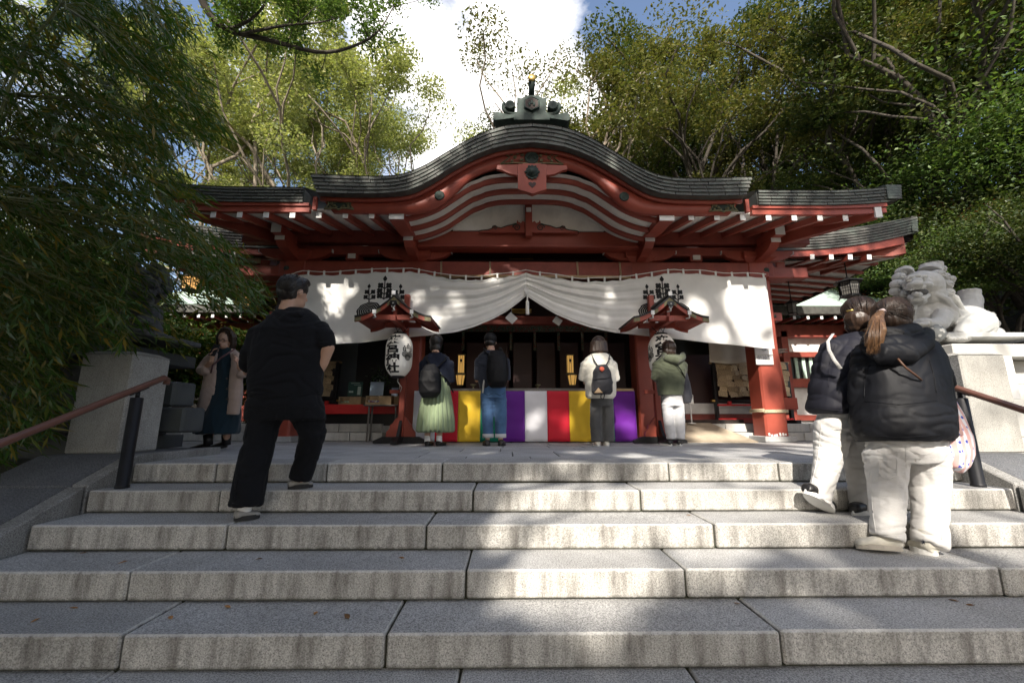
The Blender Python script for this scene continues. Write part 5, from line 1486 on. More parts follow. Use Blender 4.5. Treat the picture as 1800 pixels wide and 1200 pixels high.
for j in range(9):
    for i in range(17):
        u = i / 16; v = j / 8
        V.append((p0.x + (p1.x - p0.x) * u, 7.5 + .02 * math.sin(u * 12 + v) + .015 * v, p0.z + .1 + (zb0 - p0.z - .1 - .05 * math.sin(u * PI) * .6) * v))
e2 = link(bpy.data.objects.new('cloth_banner', nmesh('cloth_banner', np.array(V) - np.array((p0.x, 7.5, p0.z)), np.array([(j * 17 + i, j * 17 + i + 1, (j + 1) * 17 + i + 1, (j + 1) * 17 + i) for j in range(8) for i in range(16)]), M['cloth2'], smooth=True)))
e2.location = (p0.x, 7.5, p0.z); e2.modifiers.new('t', 'SOLIDIFY').thickness = .003
tag(e2, 'beige cloth hanging above the right rack of plaques', 'cloth')
# plywood ramp
mb = MB(off=(3.3, 6.95, 0))
xa_, xb_ = P(1200, 776, 6.5).x, P(1336, 774, 6.5).x
V = [(xa_, 6.55, .012), (xb_, 6.55, .012), (xb_ - .35, 7.34, .292), (xa_, 7.34, .292)]
V2 = [(a, b, c - .018) for a, b, c in V]
mb.add(V + V2, [(0, 1, 2, 3), (7, 6, 5, 4), (0, 4, 5, 1), (1, 5, 6, 2), (2, 6, 7, 3), (3, 7, 4, 0)])
o = mb.build('ramp', M['ply']); o.location = (3.3, 6.95, 0); tag(o, 'sheet of worn plywood laid as a ramp left of the right outer column', 'ramp')
p = P(1218, 738, 7.2); e = empty('small_stand', (p.x, 7.25, .28), label='thin white stand with a small box in the dark doorway beside the person in green', cat='stand')
mb = MB(off=e.location); mb.tube([(p.x, 7.25, .28), (p.x, 7.25, .62)], .012, 8); mb.lathe([(.07, 0), (.07, .012), (.02, .02)], (p.x, 7.25, .28), 14); mb.build('pole', W_, e)
mb = MB(off=e.location); mb.box((p.x, 7.24, .70), (.09, .06, .16), bev=.006); mb.build('dispenser', W_, e)
# counter on the left with booklets and boxes
x0, x1 = P(560, 715, 7.2).x, P(722, 715, 7.2).x
e = empty('counter', ((x0 + x1) / 2, 7.3, .28), label='dark counter with a bright red cloth edge in the left bay of the porch', cat='counter')
O = e.location
mb = MB(off=O); mb.box(((x0 + x1) / 2, 7.45, .60), (x1 - x0, .50, .02)); mb.build('top', M['dark'], e)
mb = MB(off=O); mb.box(((x0 + x1) / 2, 7.195, .53), (x1 - x0, .012, .16)); mb.build('red_cloth', M['red_bright'], e)
mb = MB(off=O); mb.box(((x0 + x1) / 2, 7.55, .30), (x1 - x0, .3, .58)); mb.build('dark_body', M['black'], e)
e = empty('side_table', (P(672, 770, 6.95).x, 6.95, 0), label='small wooden table standing before the red counter, left of the lantern stand', cat='table')
O = e.location; xt = O.x
mb = MB(off=O); mb.box((xt, 6.95, .585), (.62, .26, .022), bev=.004); mb.build('top', M['grey_wood'], e)
for dx in (-.22, .22):
    for dy in (-.08, .08):
        mb = MB(off=O); mb.tube([(xt + dx, 6.95 + dy, .575), (xt + dx * 1.05, 6.95 + dy, .0)], .016, 8); mb.build('leg', M['grey_wood'], e)
def display_box(px0, px1, Y, label, cols):
    a, b = P(px0, 712, Y), P(px1, 712, Y); w = b.x - a.x; zb_ = .605 if Y > 7 else .597
    e = empty('display_box', ((a.x + b.x) / 2, Y, zb_), label=label, cat='box', group='open wooden boxes of charms on the left counter')
    mb = MB()
    for c_, s_ in (((0, .08, .07), (w, .012, .14)), ((-w / 2 + .006, 0, .07), (.012, .17, .14)), ((w / 2 - .10, -.02, .07), (.20, .15, .14)), ((0, 0, .006), (w, .17, .012)), ((0, -.078, .02), (w, .01, .035)), ((0, -.078, .133), (w, .01, .012))):
        mb.box(c_, s_)
    mb.build('case', M['wood'], e)
    r0 = random.Random(px0)
    for c_ in cols:
        mb = MB()
        for k in range(14): mb.box((r0.uniform(-w / 2 + .04, w / 2 - .24), r0.uniform(-.06, .04), r0.uniform(.02, .06)), (.035, .02, .012), (r0.uniform(-1, 1), r0.uniform(-1, 1), r0.uniform(0, 3)))
        o = mb.build('charms', mat('charm ' + str(c_), c_, .5), e)
display_box(598, 637, 7.35, 'left wooden display box holding pale green charms', [(.35, .50, .36), (.6, .6, .5)])
display_box(645, 690, 6.95, 'middle wooden display box holding purple and red charms', [(.25, .05, .15), (.12, .12, .4), (.6, .6, .6)])
display_box(691, 712, 7.1, 'right wooden display box half hidden by the red post', [(.3, .25, .5), (.4, .1, .1)])
def booklet(px0, px1, py0, py1, Y, label, face, extra=None):
    a, b = P(px0, py1, Y), P(px1, py0, Y); w, h = b.x - a.x, b.z - a.z
    e = empty('booklet', ((a.x + b.x) / 2, Y, a.z), label=label, cat='booklet', group='booklets standing on the counter')
    mb = MB(); mb.box((0, 0, h / 2), (w, .012, h), (-.12, 0, 0)); mb.build('cover', face, e)
    if extra: extra(e, w, h)
def ex1(e, w, h):
    mb = MB()
    for (a_, b_, c_, d_) in ((-.0, .90, .62, .035), (.15, .78, .5, .02), (-.25, .30, .30, .12), (.30, .38, .22, .58)): mb.box((a_ * w, -.012 - (h / 2 - b_ * h) * .12 * -1 * 0 - .004 - (0.5 - b_) * h * -.12 * -1, b_ * h), (c_ * w, .003, d_ * h), (-.12, 0, 0))
    mb.build('print', mat('booklet print', (.45, .55, .50), .6), e)['kind'] = 'stuff'
booklet(611, 638, 671, 696, 7.42, 'dark green booklet standing above the left display box', mat('green cover', (.03, .08, .07), .4), ex1)
def ex2(e, w, h):
    mb = MB(); mb.box((0, -.016 + .02, .26 * h), (w * .98, .003, h * .46), (-.12, 0, 0)); mb.build('photo', M['white'], e)
booklet(650, 675, 671, 695, 7.2, 'pale blue booklet standing above the middle display box', mat('blue cover', (.35, .45, .58), .4), ex2)
booklet(688, 700, 681, 697, 7.2, 'small blue card half hidden behind the red post', mat('pale blue card', (.45, .55, .75), .5))
# potted greenery deep in the left bay
p = P(668, 668, 7.8); mb = MB(off=p); r0 = random.Random(4)
for k in range(160):
    c_ = p + Vector((r0.gauss(0, .10), r0.gauss(0, .08), r0.gauss(0, .10))); d_ = Vector((r0.uniform(-1, 1), r0.uniform(-1, 1), r0.uniform(-1, 1))).normalized() * .03; n_ = d_.orthogonal().normalized() * .012
    mb.add([c_ - d_, c_ + n_, c_ + d_, c_ - n_], [(0, 1, 2, 3)])
LM_D = leafmat('sakaki leaves', [(.03, .06, .02), (.05, .10, .03), (.02, .045, .015)])
e = empty('sakaki_branch', (p.x, p.y, .6), label='dark green branch arrangement in the shadow behind the left lantern stand', cat='plant')
mb.off = e.location; me = mb.mesh('leaves', LM_D, recalc=False)
o = bpy.data.objects.new('leaves', me); link(o, e); o.location = p - e.location; o['kind'] = 'stuff'
mb = MB(off=e.location); mb.lathe([(.04, 0), (.055, .05), (.03, .12)], (p.x, p.y, .6), 12); mb.tube([(p.x, p.y, .7), (p.x, p.y, p.z)], .01, 5); mb.build('vase', M['white'], e)

# ---------------------------------------------------------------- side buildings
slat = mat('pale green painted slats', (.42, .55, .47), .6, var=.15, vscale=12)
def side_building(sgn, label):
    cx = XC + sgn * 9.0; y0 = 12.2
    e = empty('side_building', (cx, 13.5, 0), label=label, cat='building', group='low buildings with pale green roofs on both sides')
    O = e.location
    def b(name, mt, c, s, par=None, rot=None, bev=.006): m_ = MB(off=O); m_.box((cx + sgn * c[0], c[1], c[2]), s, rot, bev); return m_.build(name, mt, par or e)
    b('wall', M['white'], (0, 13.6, 1.7), (5.6, 2.6, 3.0))
    b('base_rail', R2, (0, y0, .40), (5.8, .18, .16)); b('sill_beam', R_, (0, y0 - .02, 1.42), (5.8, .2, .26)); b('head_beam', R2, (0, y0 - .02, 2.28), (5.8, .2, .16)); b('wall_plate', R2, (0, y0 - .03, 3.0), (6.0, .26, .38))
    for dx in (-2.85, -.95, .95, 2.85): b('post', R2, (dx, y0 - .04, 1.65), (.20, .24, 2.7))
    b('window_recess', M['black'], (0, y0 + .08, 1.85), (5.4, .03, .72))
    for k in range(24):
        dx = -2.6 + k * .226
        if min(abs(dx - q_) for q_ in (-2.85, -.95, .95, 2.85)) > .13: b('window_slat', slat, (dx, y0 + .03, 1.85), (.10, .05, .70))
    for k in range(16): 
        rf = b('rafter', R2, (-3.0 + k * .4, 12.0, 3.26), (.075, 1.1, .08)); b('end_cap', W_, (-3.0 + k * .4, 11.443, 3.26), (.08, .012, .09), rf, bev=.002)
    b('eave_edge', M['copper'], (0, 11.45, 3.47), (7.0, .16, .24))
    # hipped roof, slightly hollow
    V = []; na, nb = 9, 9
    for j in range(nb):
        s = j / (nb - 1); yv = 11.37 + 2.4 * s; hw = 3.5 - 2.9 * s; z = 3.595 + 1.75 * s ** 1.45
        for i in range(na):
            t = -1 + 2 * i / (na - 1); V.append((cx + hw * t, yv, z + .14 * abs(t) ** 4 * (1 - s)))
    F = [(j * na + i, j * na + i + 1, (j + 1) * na + i + 1, (j + 1) * na + i) for j in range(nb - 1) for i in range(na - 1)]
    for sx in (0, na - 1):       # hip sides
        base = len(V)
        for j in range(nb):
            v = V[j * na + sx]; V += [v, (v[0], 16.2 - (v[1] - 11.37), v[2])]
        F += [(base + 2 * j, base + 2 * j + 1, base + 2 * j + 3, base + 2 * j + 2) for j in range(nb - 1)]
    m_ = MB(off=O); m_.add(V, F, 0, True); m_.build('roof', M['teal_roof'], e)
    for j in range(1, 8):
        s = j / 8; yv = 11.37 + 2.4 * s; hw = 3.5 - 2.9 * s; z = 3.595 + 1.75 * s ** 1.45
        m_ = MB(off=O); m_.box((cx, yv, z + .004), (hw * 2, .03, .014)); m_.build('roof_seam', M['teal_roof'], e)
    b('floor_slab', M['pave'], (0, 13.4, .12), (6.4, 3.3, .30))
    return e
side_building(-1, 'low building with a pale green copper roof behind the coated woman on the left')
side_building(1, 'low building with a pale green copper roof and slatted window right of the red columns')

# ---------------------------------------------------------------- guardian lions
def lion_parts():
    B = MB()
    def E(px, py, dy, rx, ry, rz, R=None): B.ell(P(px, py, 5.08 + dy), (rx, ry, rz), 16, 10, R=R)
    def T(pts, rad, n=12): B.tube([P(a, b, 5.08 + c) for a, b, c in pts], rad, n)
    # trunk and chest
    E(1630, 553, .05, .245, .25, .24); E(1612, 560, .02, .17, .18, .19); E(1650, 556, -.05, .17, .18, .18); E(1668, 566, .12, .27, .26, .24)
    E(1697, 568, .14, .25, .25, .24); E(1712, 572, .0, .21, .22, .20); E(1640, 530, .1, .24, .22, .16)
    T([(1655, 556, -.16), (1650, 570, -.28), (1636, 571, -.36), (1624, 568, -.40)], [.115, .09, .075, .07])         # raised foreleg on ball
    E(1621, 567, -.43, .085, .09, .055)
    for k in range(4): E(1611 + k * 6.0, 571 - abs(k - 1.5) * 1.0, -.50, .022, .04, .026)
    T([(1600, 548, .02), (1597, 575, -.02), (1596, 594, -.06)], [.12, .09, .085])                                  # standing foreleg
    E(1593, 594, -.12, .10, .13, .055)
    T([(1722, 566, -.05), (1702, 580, -.22), (1688, 592, -.30)], [.17, .13, .08])                                   # hind leg
    E(1682, 594, -.34, .15, .12, .055)
    for k in range(5): E(1668 + k * 6.5, 595, -.44, .026, .04, .030)
    E(1733, 588, .05, .15, .18, .10); E(1715, 594, .0, .28, .2, .05)
    # neck, head
    E(1622, 520, .0, .24, .22, .20); E(1620, 503, -.04, .225, .22, .20)
    E(1613, 504, -.18, .15, .14, .055); E(1611, 498, -.17, .17, .12, .085)
    E(1608, 501, -.30, .085, .085, .05); E(1611, 496, -.29, .06, .07, .055)                                         # snout and nose
    E(1600, 488, -.24, .055, .05, .035); E(1621, 487, -.24, .06, .05, .038); E(1610, 486, -.25, .05, .05, .03)      # brows
    T([(1592, 508, -.22), (1604, 504, -.31), (1616, 505, -.31), (1632, 500, -.20)], [.028, .034, .034, .03], 8)     # upper lip
    T([(1600, 521, -.20), (1609, 526, -.30), (1618, 526, -.30), (1630, 519, -.19)], [.035, .042, .042, .035], 8)    # lower jaw
    E(1613, 531, -.20, .09, .09, .05)
    E(1638, 500, -.10, .05, .06, .05)                                                                              # cheek
    T([(1634, 480, -.02), (1637, 470, .0), (1636, 464, .0)], [.13, .115, .125]); 
    T([(1592, 480, .0), (1592, 474, .02)], [.085, .08])
    # flame tail
    T([(1700, 552, .2), (1706, 535, .22), (1704, 520, .24), (1703, 511, .24)], [.15, .12, .115, .12])
    E(1712, 528, .22, .085, .10, .14)
    # sash of fur down the back
    T([(1640, 515, -.18), (1662, 527, -.19), (1676, 543, -.19), (1688, 556, -.16)], [.035, .05, .045, .02], 8)
    T([(1655, 512, -.10), (1678, 525, -.08), (1692, 545, -.08)], [.04, .05, .03], 8)
    T([(1606, 530, -.16), (1604, 545, -.20), (1603, 556, -.2)], [.03, .045, .02], 8)
    C = []
    for (px_, py_, dy, r) in ((1646, 484, -.10, .085), (1656, 488, -.02, .08), (1646, 499, -.12, .08), (1660, 502, -.04, .09), (1648, 514, -.12, .08), (1662, 517, -.05, .09), (1652, 474, .05, .07), (1668, 492, .1, .07), (1576, 500, -.05, .075), (1574, 512, -.02, .07), (1580, 488, -.02, .075), (1584, 478, .04, .07), (1590, 515, -.08, .06), (1583, 523, 0, .06),
                               (1737, 556, .0, .07), (1729, 566, -.08, .07), (1744, 570, .0, .075), (1749, 584, -.02, .07), (1734, 583, -.12, .06), (1746, 596, .0, .05), (1730, 552, .1, .06)):
        c1 = MB(off=P(px_, py_, 5.08 + dy)); C.append((P(px_, py_, 5.08 + dy), c1)); c1.ell(P(px_, py_, 5.08 + dy), (r, r, r * .85), 12, 8)
        s = P(px_, py_, 5.08 + dy); pts = []
        for i in range(18):
            t = i / 17; an = t * 9; rr_ = r * .80 * (1 - t)
            pts.append(s + Vector((rr_ * math.cos(an), -math.sqrt(max(0, r * r - rr_ * rr_)) * .98, rr_ * math.sin(an) * .85)))
        c1.tube(pts, r * .085, 5)
    EY = MB()
    for (px_, py_) in ((1597, 493), (1622, 491)): EY.ell(P(px_, py_, 4.79), (.034, .026, .026), 12, 8); EY.tube([P(px_ - 5, py_ - 1, 4.775), P(px_, py_ - 4.2, 4.765), P(px_ + 5, py_ - 1, 4.775)], .010, 6); 
    TE = MB()
    for i in range(7): TE.box(P(1601 + i * 4.2, 508.5 - .35 * i + .10 * (i - 3) ** 2, 4.77), (.022, .02, .022), bev=.004)
    TE.tube([P(1607, 516, 4.80), P(1612, 519, 4.75), P(1616, 518.5, 4.76)], [.03, .045, .04], 8)
    MO = MB(); MO.ell(P(1612, 515.5, 4.86), (.105, .105, .048), 16, 9)  # solid dark ellipsoid in place of the shade inside the open mouth
    BA = MB(); bc = P(1640, 586, 4.70); BA.ell(bc, (.115, .115, .115), 20, 12)
    BP = MB()
    r1 = random.Random(2)
    for k in range(46):
        v = Vector((r1.gauss(0, 1), r1.gauss(0, 1), r1.gauss(0, 1))).normalized(); R = v.to_track_quat('Z', 'Y').to_matrix(); V = []
        for i in range(6): V.append(bc + v * .117 + R @ Vector((.018 * math.cos(i * PI / 3), .018 * math.sin(i * PI / 3), 0)))
        BP.add(V, [tuple(range(6))])
    PL = MB(); PL.box(P(1665, 600, 5.05) + Vector((0, 0, 0)), (1.55, .85, .06), bev=.01)
    return B, C, EY, TE, BA, BP, PL, MO
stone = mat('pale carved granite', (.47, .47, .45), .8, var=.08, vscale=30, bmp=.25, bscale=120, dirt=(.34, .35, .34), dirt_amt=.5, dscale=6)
shade_stone = mat('carved granite darkened for shade', (.12, .125, .13), .85, var=.25, vscale=20, bmp=.3, bscale=120, dirt=(.05, .055, .04), dirt_amt=.6)  # shaded copy of the lion stone, with the shade in its colour
bstone = mat('dark grey stone ball', (.16, .17, .17), .6, var=.2, vscale=30)
LO = P(1650, 600, 5.08)
lion = empty('guardian_lion', (LO.x, LO.y, 1.2), label='pale carved stone guardian lion with open mouth and a ball, in sunlight', cat='lion statue', group='stone guardian lions on pedestals')
B, C, EY, TE, BA, BP, PL, MO = lion_parts()
for m_ in (B, EY, TE, BA, BP, PL, MO): m_.V = [v - lion.location for v in m_.V]
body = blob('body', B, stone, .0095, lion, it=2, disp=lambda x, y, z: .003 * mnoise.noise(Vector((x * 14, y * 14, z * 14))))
parts = [('mouth_shade', MO.mesh('mouth_shade', mat('mouth shade colour', (.10, .10, .10), .9))), ('eyes', EY.mesh('eyes', stone)), ('teeth_and_tongue', TE.mesh('teeth', stone)), ('ball', BA.mesh('ball', bstone)), ('ball_pattern', BP.mesh('ball_pattern', stone, recalc=False)), ('plinth', PL.mesh('plinth', stone))]
for n_, me in parts: link(bpy.data.objects.new(n_, me), lion)
for c0, c1 in C: o = c1.build('mane_curl', stone, lion); o.location = c0 - lion.location
for ch in lion.children:
    if ch.name.startswith(('teeth', 'eyes', 'ball_pattern')): ch['kind'] = 'stuff'
l2 = empty('guardian_lion', (2 * XC - lion.location.x, LO.y, 1.2), label='stone guardian lion coloured dark for deep shade, half hidden behind bamboo leaves', cat='lion statue', group='stone guardian lions on pedestals')
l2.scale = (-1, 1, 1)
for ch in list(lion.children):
    me = ch.data.copy(); me.materials.clear(); me.materials.append(shade_stone); c_ = link(bpy.data.objects.new(ch.name.split('.')[0], me), l2); c_.location = ch.location; c_['kind'] = ch.get('kind', '') if ch.get('kind') else ''
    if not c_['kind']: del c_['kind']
# ================================================================== PEOPLE
def loft(mb, rings, n=20, mi=0):
    """closed skin over elliptical rings (centre, side vector, front vector)"""
    V = []
    for c, a, b in rings:
        for k in range(n):
            t = 2 * PI * k / n; ct, st = math.cos(t), math.sin(t)
            e_ = .82
            V.append(Vector(c) + Vector(a) * math.copysign(abs(ct) ** e_, ct) + Vector(b) * math.copysign(abs(st) ** e_, st))
    F = [(i * n + k, i * n + (k + 1) % n, (i + 1) * n + (k + 1) % n, (i + 1) * n + k) for i in range(len(rings) - 1) for k in range(n)]
    F += [tuple(reversed(range(n))), tuple(range((len(rings) - 1) * n, len(rings) * n))]
    return mb.add(V, F, mi, True)
def lpx(mb, rings, n=20):
    """rings (pxL, pxR, py, Y, depth)"""
    out = []
    for a, b, py, Y, dep in rings:
        A, B_ = P(a, py, Y), P(b, py, Y)
        out.append(((A + B_) / 2, (B_ - A) / 2, Vector((0, dep / 2, 0))))
    return loft(mb, out, n)
def tpx(mb, pts, n=14, squash=None, flat=False):
    """limb: (px, py, Y, radius)"""
    q = [P(a, b, c) for a, b, c, r in pts]; r = [p[3] for p in pts]
    # round the ends
    d0 = (q[0] - q[1]).normalized(); d1 = (q[-1] - q[-2]).normalized()
    q = [q[0] + d0 * r[0] * .6] + q; r = [r[0] * .6] + r
    if not flat: q = q + [q[-1] + d1 * r[-1] * .6]; r = r + [r[-1] * .6]
    return mb.tube(q, r, n)
def ridg(x, y, z): return 1 - abs(mnoise.noise(Vector((x, y, z)))) * 2
def folds(amp, fx=6, fz=11, seed=0.0, lo=.25):
    def f(x, y, z):
        a = ridg(x * fx + seed, y * fx, z * fz); b = mnoise.noise(Vector((x * fx * 2.3, y * fx * 2.3 + seed, z * fz * 1.7)))
        return amp * (max(0, a - lo) ** 1.5 * 1.2 - .35 + .35 * b)
    return f
def crease(amp, seed=0.0, fz=20, broad=1.0):
    def f(x, y, z):
        w = mnoise.noise(Vector((x * 3 + seed, y * 3, z * 3))); m = max(0, min(1, .55 + 1.6 * mnoise.noise(Vector((x * 2.2, y * 2.2 + seed, z * 4)))))
        r = 1 - abs(mnoise.noise(Vector((x * 4.5 + w + seed, y * 4.5, z * fz + 3 * w)))) * 2.4
        r2 = 1 - abs(mnoise.noise(Vector((x * 9 + z * 6, y * 6 + seed, z * 7 - x * 8)))) * 2.6
        return amp * (broad * .9 * w - 1.15 * m * max(0, r - .45) - .7 * (1 - m) * max(0, r2 - .5))
    return f
def streaks(amp, seed=0.0): return lambda x, y, z: amp * mnoise.noise(Vector((x * 55 + seed, y * 55, z * 5)))

from mathutils.bvhtree import BVHTree
def seam(part, lines, r=.0022, m=None, name='seam'):
    """raised stitching laid along the surface of a garment"""
    me = part.data; off = part.matrix_local.translation + (part.parent.location if part.parent else Vector())
    bvh = BVHTree.FromPolygons([v.co + off for v in me.vertices], [tuple(p.vertices) for p in me.polygons])
    O = Vector((0, 0, CAMZ)); mb = MB(off=part.parent.location)
    for ln in lines:
        cur = []
        for (a, b) in zip(ln, ln[1:]):
            n = max(2, int(math.hypot(a[0] - b[0], a[1] - b[1]) / 5))
            for i in range(n + 1):
                t = i / n; d = (P(a[0] + (b[0] - a[0]) * t, a[1] + (b[1] - a[1]) * t, 2.0) - O).normalized()
                h = bvh.ray_cast(O, d)[0]
                if h is not None and (not cur or (h - cur[-1]).length < .05): cur.append(h - d * .0008)
        if len(cur) > 2: mb.tube(cur, r, 5)
    if mb.V: o = mb.build(name, m or me.materials[0], part.parent); o['kind'] = 'stuff'; return o
def strands(person, hc, rad, tie, n, m, r=.0013, seed=1, k=1.04):
    r0 = random.Random(seed); mb = MB(off=person.location)
    td = Vector(tie).normalized()
    for _ in range(n):
        d = Vector((r0.gauss(0, 1), -abs(r0.gauss(0, .8)), r0.gauss(.3, .8))).normalized(); pts = []
        for i in range(7):
            q = d.slerp(td, i / 6 * .96) if d.dot(td) > -.95 else td
            pts.append(Vector(hc) + Vector((q.x * rad[0], q.y * rad[1], q.z * rad[2])) * (k + r0.uniform(-.01, .02)))
        mb.tube(pts, r, 4, cap=False)
    o = mb.build('loose_strands', m, person); o['kind'] = 'stuff'
skin = mat('skin', (.50, .30, .21), .5, var=.06, vscale=12)
for k_, nd_ in (('Subsurface Weight', .12),):
    skin.node_tree.nodes['Principled BSDF'].inputs[k_].default_value = nd_
    skin.node_tree.nodes['Principled BSDF'].inputs['Subsurface Radius'].default_value = (.02, .008, .004)
def hairmat(name, c1, c2):
    m, nt, N, L, b = _nt(name)
    n = noise_n(N, L, 1, 3, .6, 'Object', (160, 160, 9)); r = ramp(N, .3, .7, c1, c2); L.new(n.outputs['Fac'], r.inputs[0]); L.new(r.outputs[0], b.inputs['Base Color'])
    b.inputs['Roughness'].default_value = .38; bump(N, L, b, n.outputs['Fac'], .5, .004); return m
H_BLACK = hairmat('black hair', (.006, .005, .005), (.022, .018, .016)); H_DK = hairmat('dark brown hair', (.012, .007, .005), (.05, .028, .018))
H_BR = hairmat('brown hair', (.016, .009, .006), (.065, .036, .023)); H_GOLD = hairmat('bleached hair ends', (.035, .017, .009), (.17, .088, .038))
C_BLACK = fabric('black sweatshirt cotton', (.0045, .005, .007), .92, 400, .1, .03, .1); C_NAVY = fabric('navy cotton', (.006, .009, .020), .9, 400, .1, .05)
C_DOWN = fabric('black padded nylon', (.006, .0065, .009), .6, 500, .1, .0, .08); C_QUILT = fabric('dark navy quilted nylon', (.014, .014, .021), .65, 500, .1, .0, .08)
C_WHITE = fabric('off white cotton twill', (.60, .585, .565), .9, 450, .06, .1, .4, fold=.6, fscale=11); C_CREAM = fabric('cream fleece', (.72, .69, .60), .95, 130, .08, .3, .5)
C_GREEN = fabric('sage green cotton', (.24, .30, .18), .9, 400, .08); C_OLIVE = fabric('olive sweatshirt', (.075, .085, .055), .95, 400, .1)
C_JEAN = fabric('blue denim', (.07, .14, .27), .85, 500, .3, .1); C_GREY = fabric('grey wool', (.085, .085, .085), .9, 500, .15); C_PALE = fabric('pale grey denim', (.52, .52, .53), .9, 450, .12)
C_COAT = fabric('beige wool coat', (.40, .30, .25), .95, 300, .1, .3); C_PACK = fabric('black nylon bag', (.006, .006, .007), .6, 500, .2, .0); C_SOCK = fabric('white socks', (.75, .74, .72), .9)
C_SHOE = mat('black shoe leather', (.012, .011, .011), .4); C_SOLE = mat('white rubber', (.70, .69, .66), .6); C_CANV = fabric('cream canvas', (.60, .57, .49), .9, 500)
C_RUB = mat('dark rubber sole', (.02, .02, .02), .7); GUM = mat('worn rubber sole', (.42, .38, .32), .8); LEATH = mat('brown leather strap', (.09, .04, .02), .5)

def shoe(person, heel, toe, up, w, h, m_up, m_sole, high=0, name='shoe', back=.02, sole_t=.02):
    """heel, toe: points on the ground under the sole; up: which way the ankle leaves"""
    heel, toe = Vector(heel), Vector(toe); d = (toe - heel); L_ = d.length; d.normalize()
    up = Vector(up); up = (up - d * up.dot(d)).normalized(); s = d.cross(up)
    mb = MB(off=person.location)
    rings = []
    for t, ww, hh in ((-.02, .55, .62), (.05, .80, .85), (.2, .88, .92), (.42, .86, .80), (.62, .98, .66), (.80, 1.0, .54), (.93, .82, .44), (1.0, .5, .28)):
        c = heel + d * L_ * t + up * (sole_t * .5 + h * hh * .5); rings.append((c, s * w * .5 * ww, up * h * hh * .5))
    loft(mb, rings, 16)
    if high: mb.tube([heel + d * L_ * .22 + up * h * .5, heel + d * L_ * .20 + up * (h + high)], [w * .50, w * .47], 14)
    o = blob(name, mb, m_up, .006, person, loc=None, it=3); o.location = (0, 0, 0)
    mb = MB(off=person.location); n = 20; outl = []
    for k in range(n):
        t = 2 * PI * k / n; a = .5 - .5 * math.cos(t)
        ww = (.86 + .16 * math.sin(min(1, a) * PI * .8)) * .54
        outl.append(heel + d * L_ * (-.03 + 1.05 * a) + s * w * ww * math.sin(t) * (1.0 if True else 1))
    V = [v for v in outl] + [v + up * sole_t for v in outl]
    mb.add(V, [tuple(range(n)), tuple(range(2 * n - 1, n - 1, -1))] + [(k, (k + 1) % n, n + (k + 1) % n, n + k) for k in range(n)], 0, False)
    mb.build('sole', m_sole, o)
    return o
def hand(mb, wrist, d, palm, side, s=1.0, curl=.5, scale=1.0):
    """palm with five bent fingers; d: pointing direction, palm: palm normal, side: towards the thumb"""
    w, d, n, sd = Vector(wrist), Vector(d).normalized(), Vector(palm).normalized(), Vector(side).normalized()
    k = scale
    loft(mb, [(w, sd * .026 * k, n * .020 * k), (w + d * .03 * k, sd * .036 * k, n * .018 * k), (w + d * .085 * k, sd * .042 * k, n * .014 * k), (w + d * .098 * k, sd * .036 * k, n * .010 * k)], 12)
    for i, (o_, L_) in enumerate(((.030, .072), (.010, .080), (-.010, .074), (-.030, .058))):
        p = w + d * .088 * k + sd * o_ * k; q = [p]
        a = 0
        for j, f_ in enumerate((.42, .32, .26)):
            a += curl * (.6 + .35 * j); q.append(q[-1] + (d * math.cos(a) + n * math.sin(a)) * L_ * f_ * k)
        mb.tube([p - d * .02 * k] + q, [.0095 * k, .0095 * k, .009 * k, .0085 * k, .0065 * k], 8)
    p = w + d * .03 * k + sd * .028 * k
    mb.tube([p, p + (sd * .8 + d * .6).normalized() * .035 * k, p + (sd * .55 + d * .9 + n * .5 * curl * 2).normalized() * .068 * k], [.013 * k, .011 * k, .008 * k], 8)
def head(mb, c, fwd, s=1.0, tilt=0):
    """skull, jaw, nose, ears"""
    c = Vector(c); f = Vector(fwd).normalized(); r = f.cross(Vector((0, 0, 1))).normalized(); u = r.cross(f)
    R = Matrix((r, f, u)).transposed()
    mb.ell(c + u * .015 * s, (.074 * s, .092 * s, .100 * s), 16, 10, R=R)
    mb.ell(c + f * .030 * s - u * .055 * s, (.056 * s, .062 * s, .062 * s), 14, 9, R=R)
    mb.tube([c + f * .088 * s + u * .006 * s, c + f * .108 * s - u * .028 * s, c + f * .092 * s - u * .036 * s], [.010 * s, .014 * s, .010 * s], 8)
    mb.ell(c + f * .088 * s - u * .066 * s, (.022 * s, .010 * s, .008 * s), 10, 6, R=R)
    for e_ in (-1, 1):
        mb.ell(c + r * e_ * .077 * s - f * .005 * s - u * .01 * s, (.010 * s, .020 * s, .031 * s), 10, 7, R=R)
    mb.tube([c - f * .012 * s - u * .06 * s, c - f * .03 * s - u * .16 * s], [.052 * s, .058 * s], 14)
    return R
def eyes(person, c, fwd, s=1.0):
    c = Vector(c); f = Vector(fwd).normalized(); r = f.cross(Vector((0, 0, 1))).normalized(); u = r.cross(f)
    mb = MB(off=person.location)
    for e_ in (-1, 1):
        mb.ell(c + f * .084 * s + r * e_ * .031 * s + u * .004 * s, (.013 * s, .006 * s, .005 * s), 10, 6)
        mb.tube([c + f * .088 * s + r * e_ * .016 * s + u * .026 * s, c + f * .084 * s + r * e_ * .045 * s + u * .026 * s], .003 * s, 5)
    mb.build('eyes_and_brows', H_BLACK, person)
    mb = MB(off=person.location); mb.tube([c + f * .096 * s - u * .063 * s - r * .018 * s, c + f * .100 * s - u * .064 * s, c + f * .096 * s - u * .063 * s + r * .018 * s], .0045 * s, 6); mb.build('lips', mat('lips', (.40, .12, .10), .5), person)
def G(name, person, mt, vox, fn, disp=None, it=4):
    mb = MB(off=person.location); fn(mb)
    return blob(name, mb, mt, vox, person, None, it=it, disp=disp)
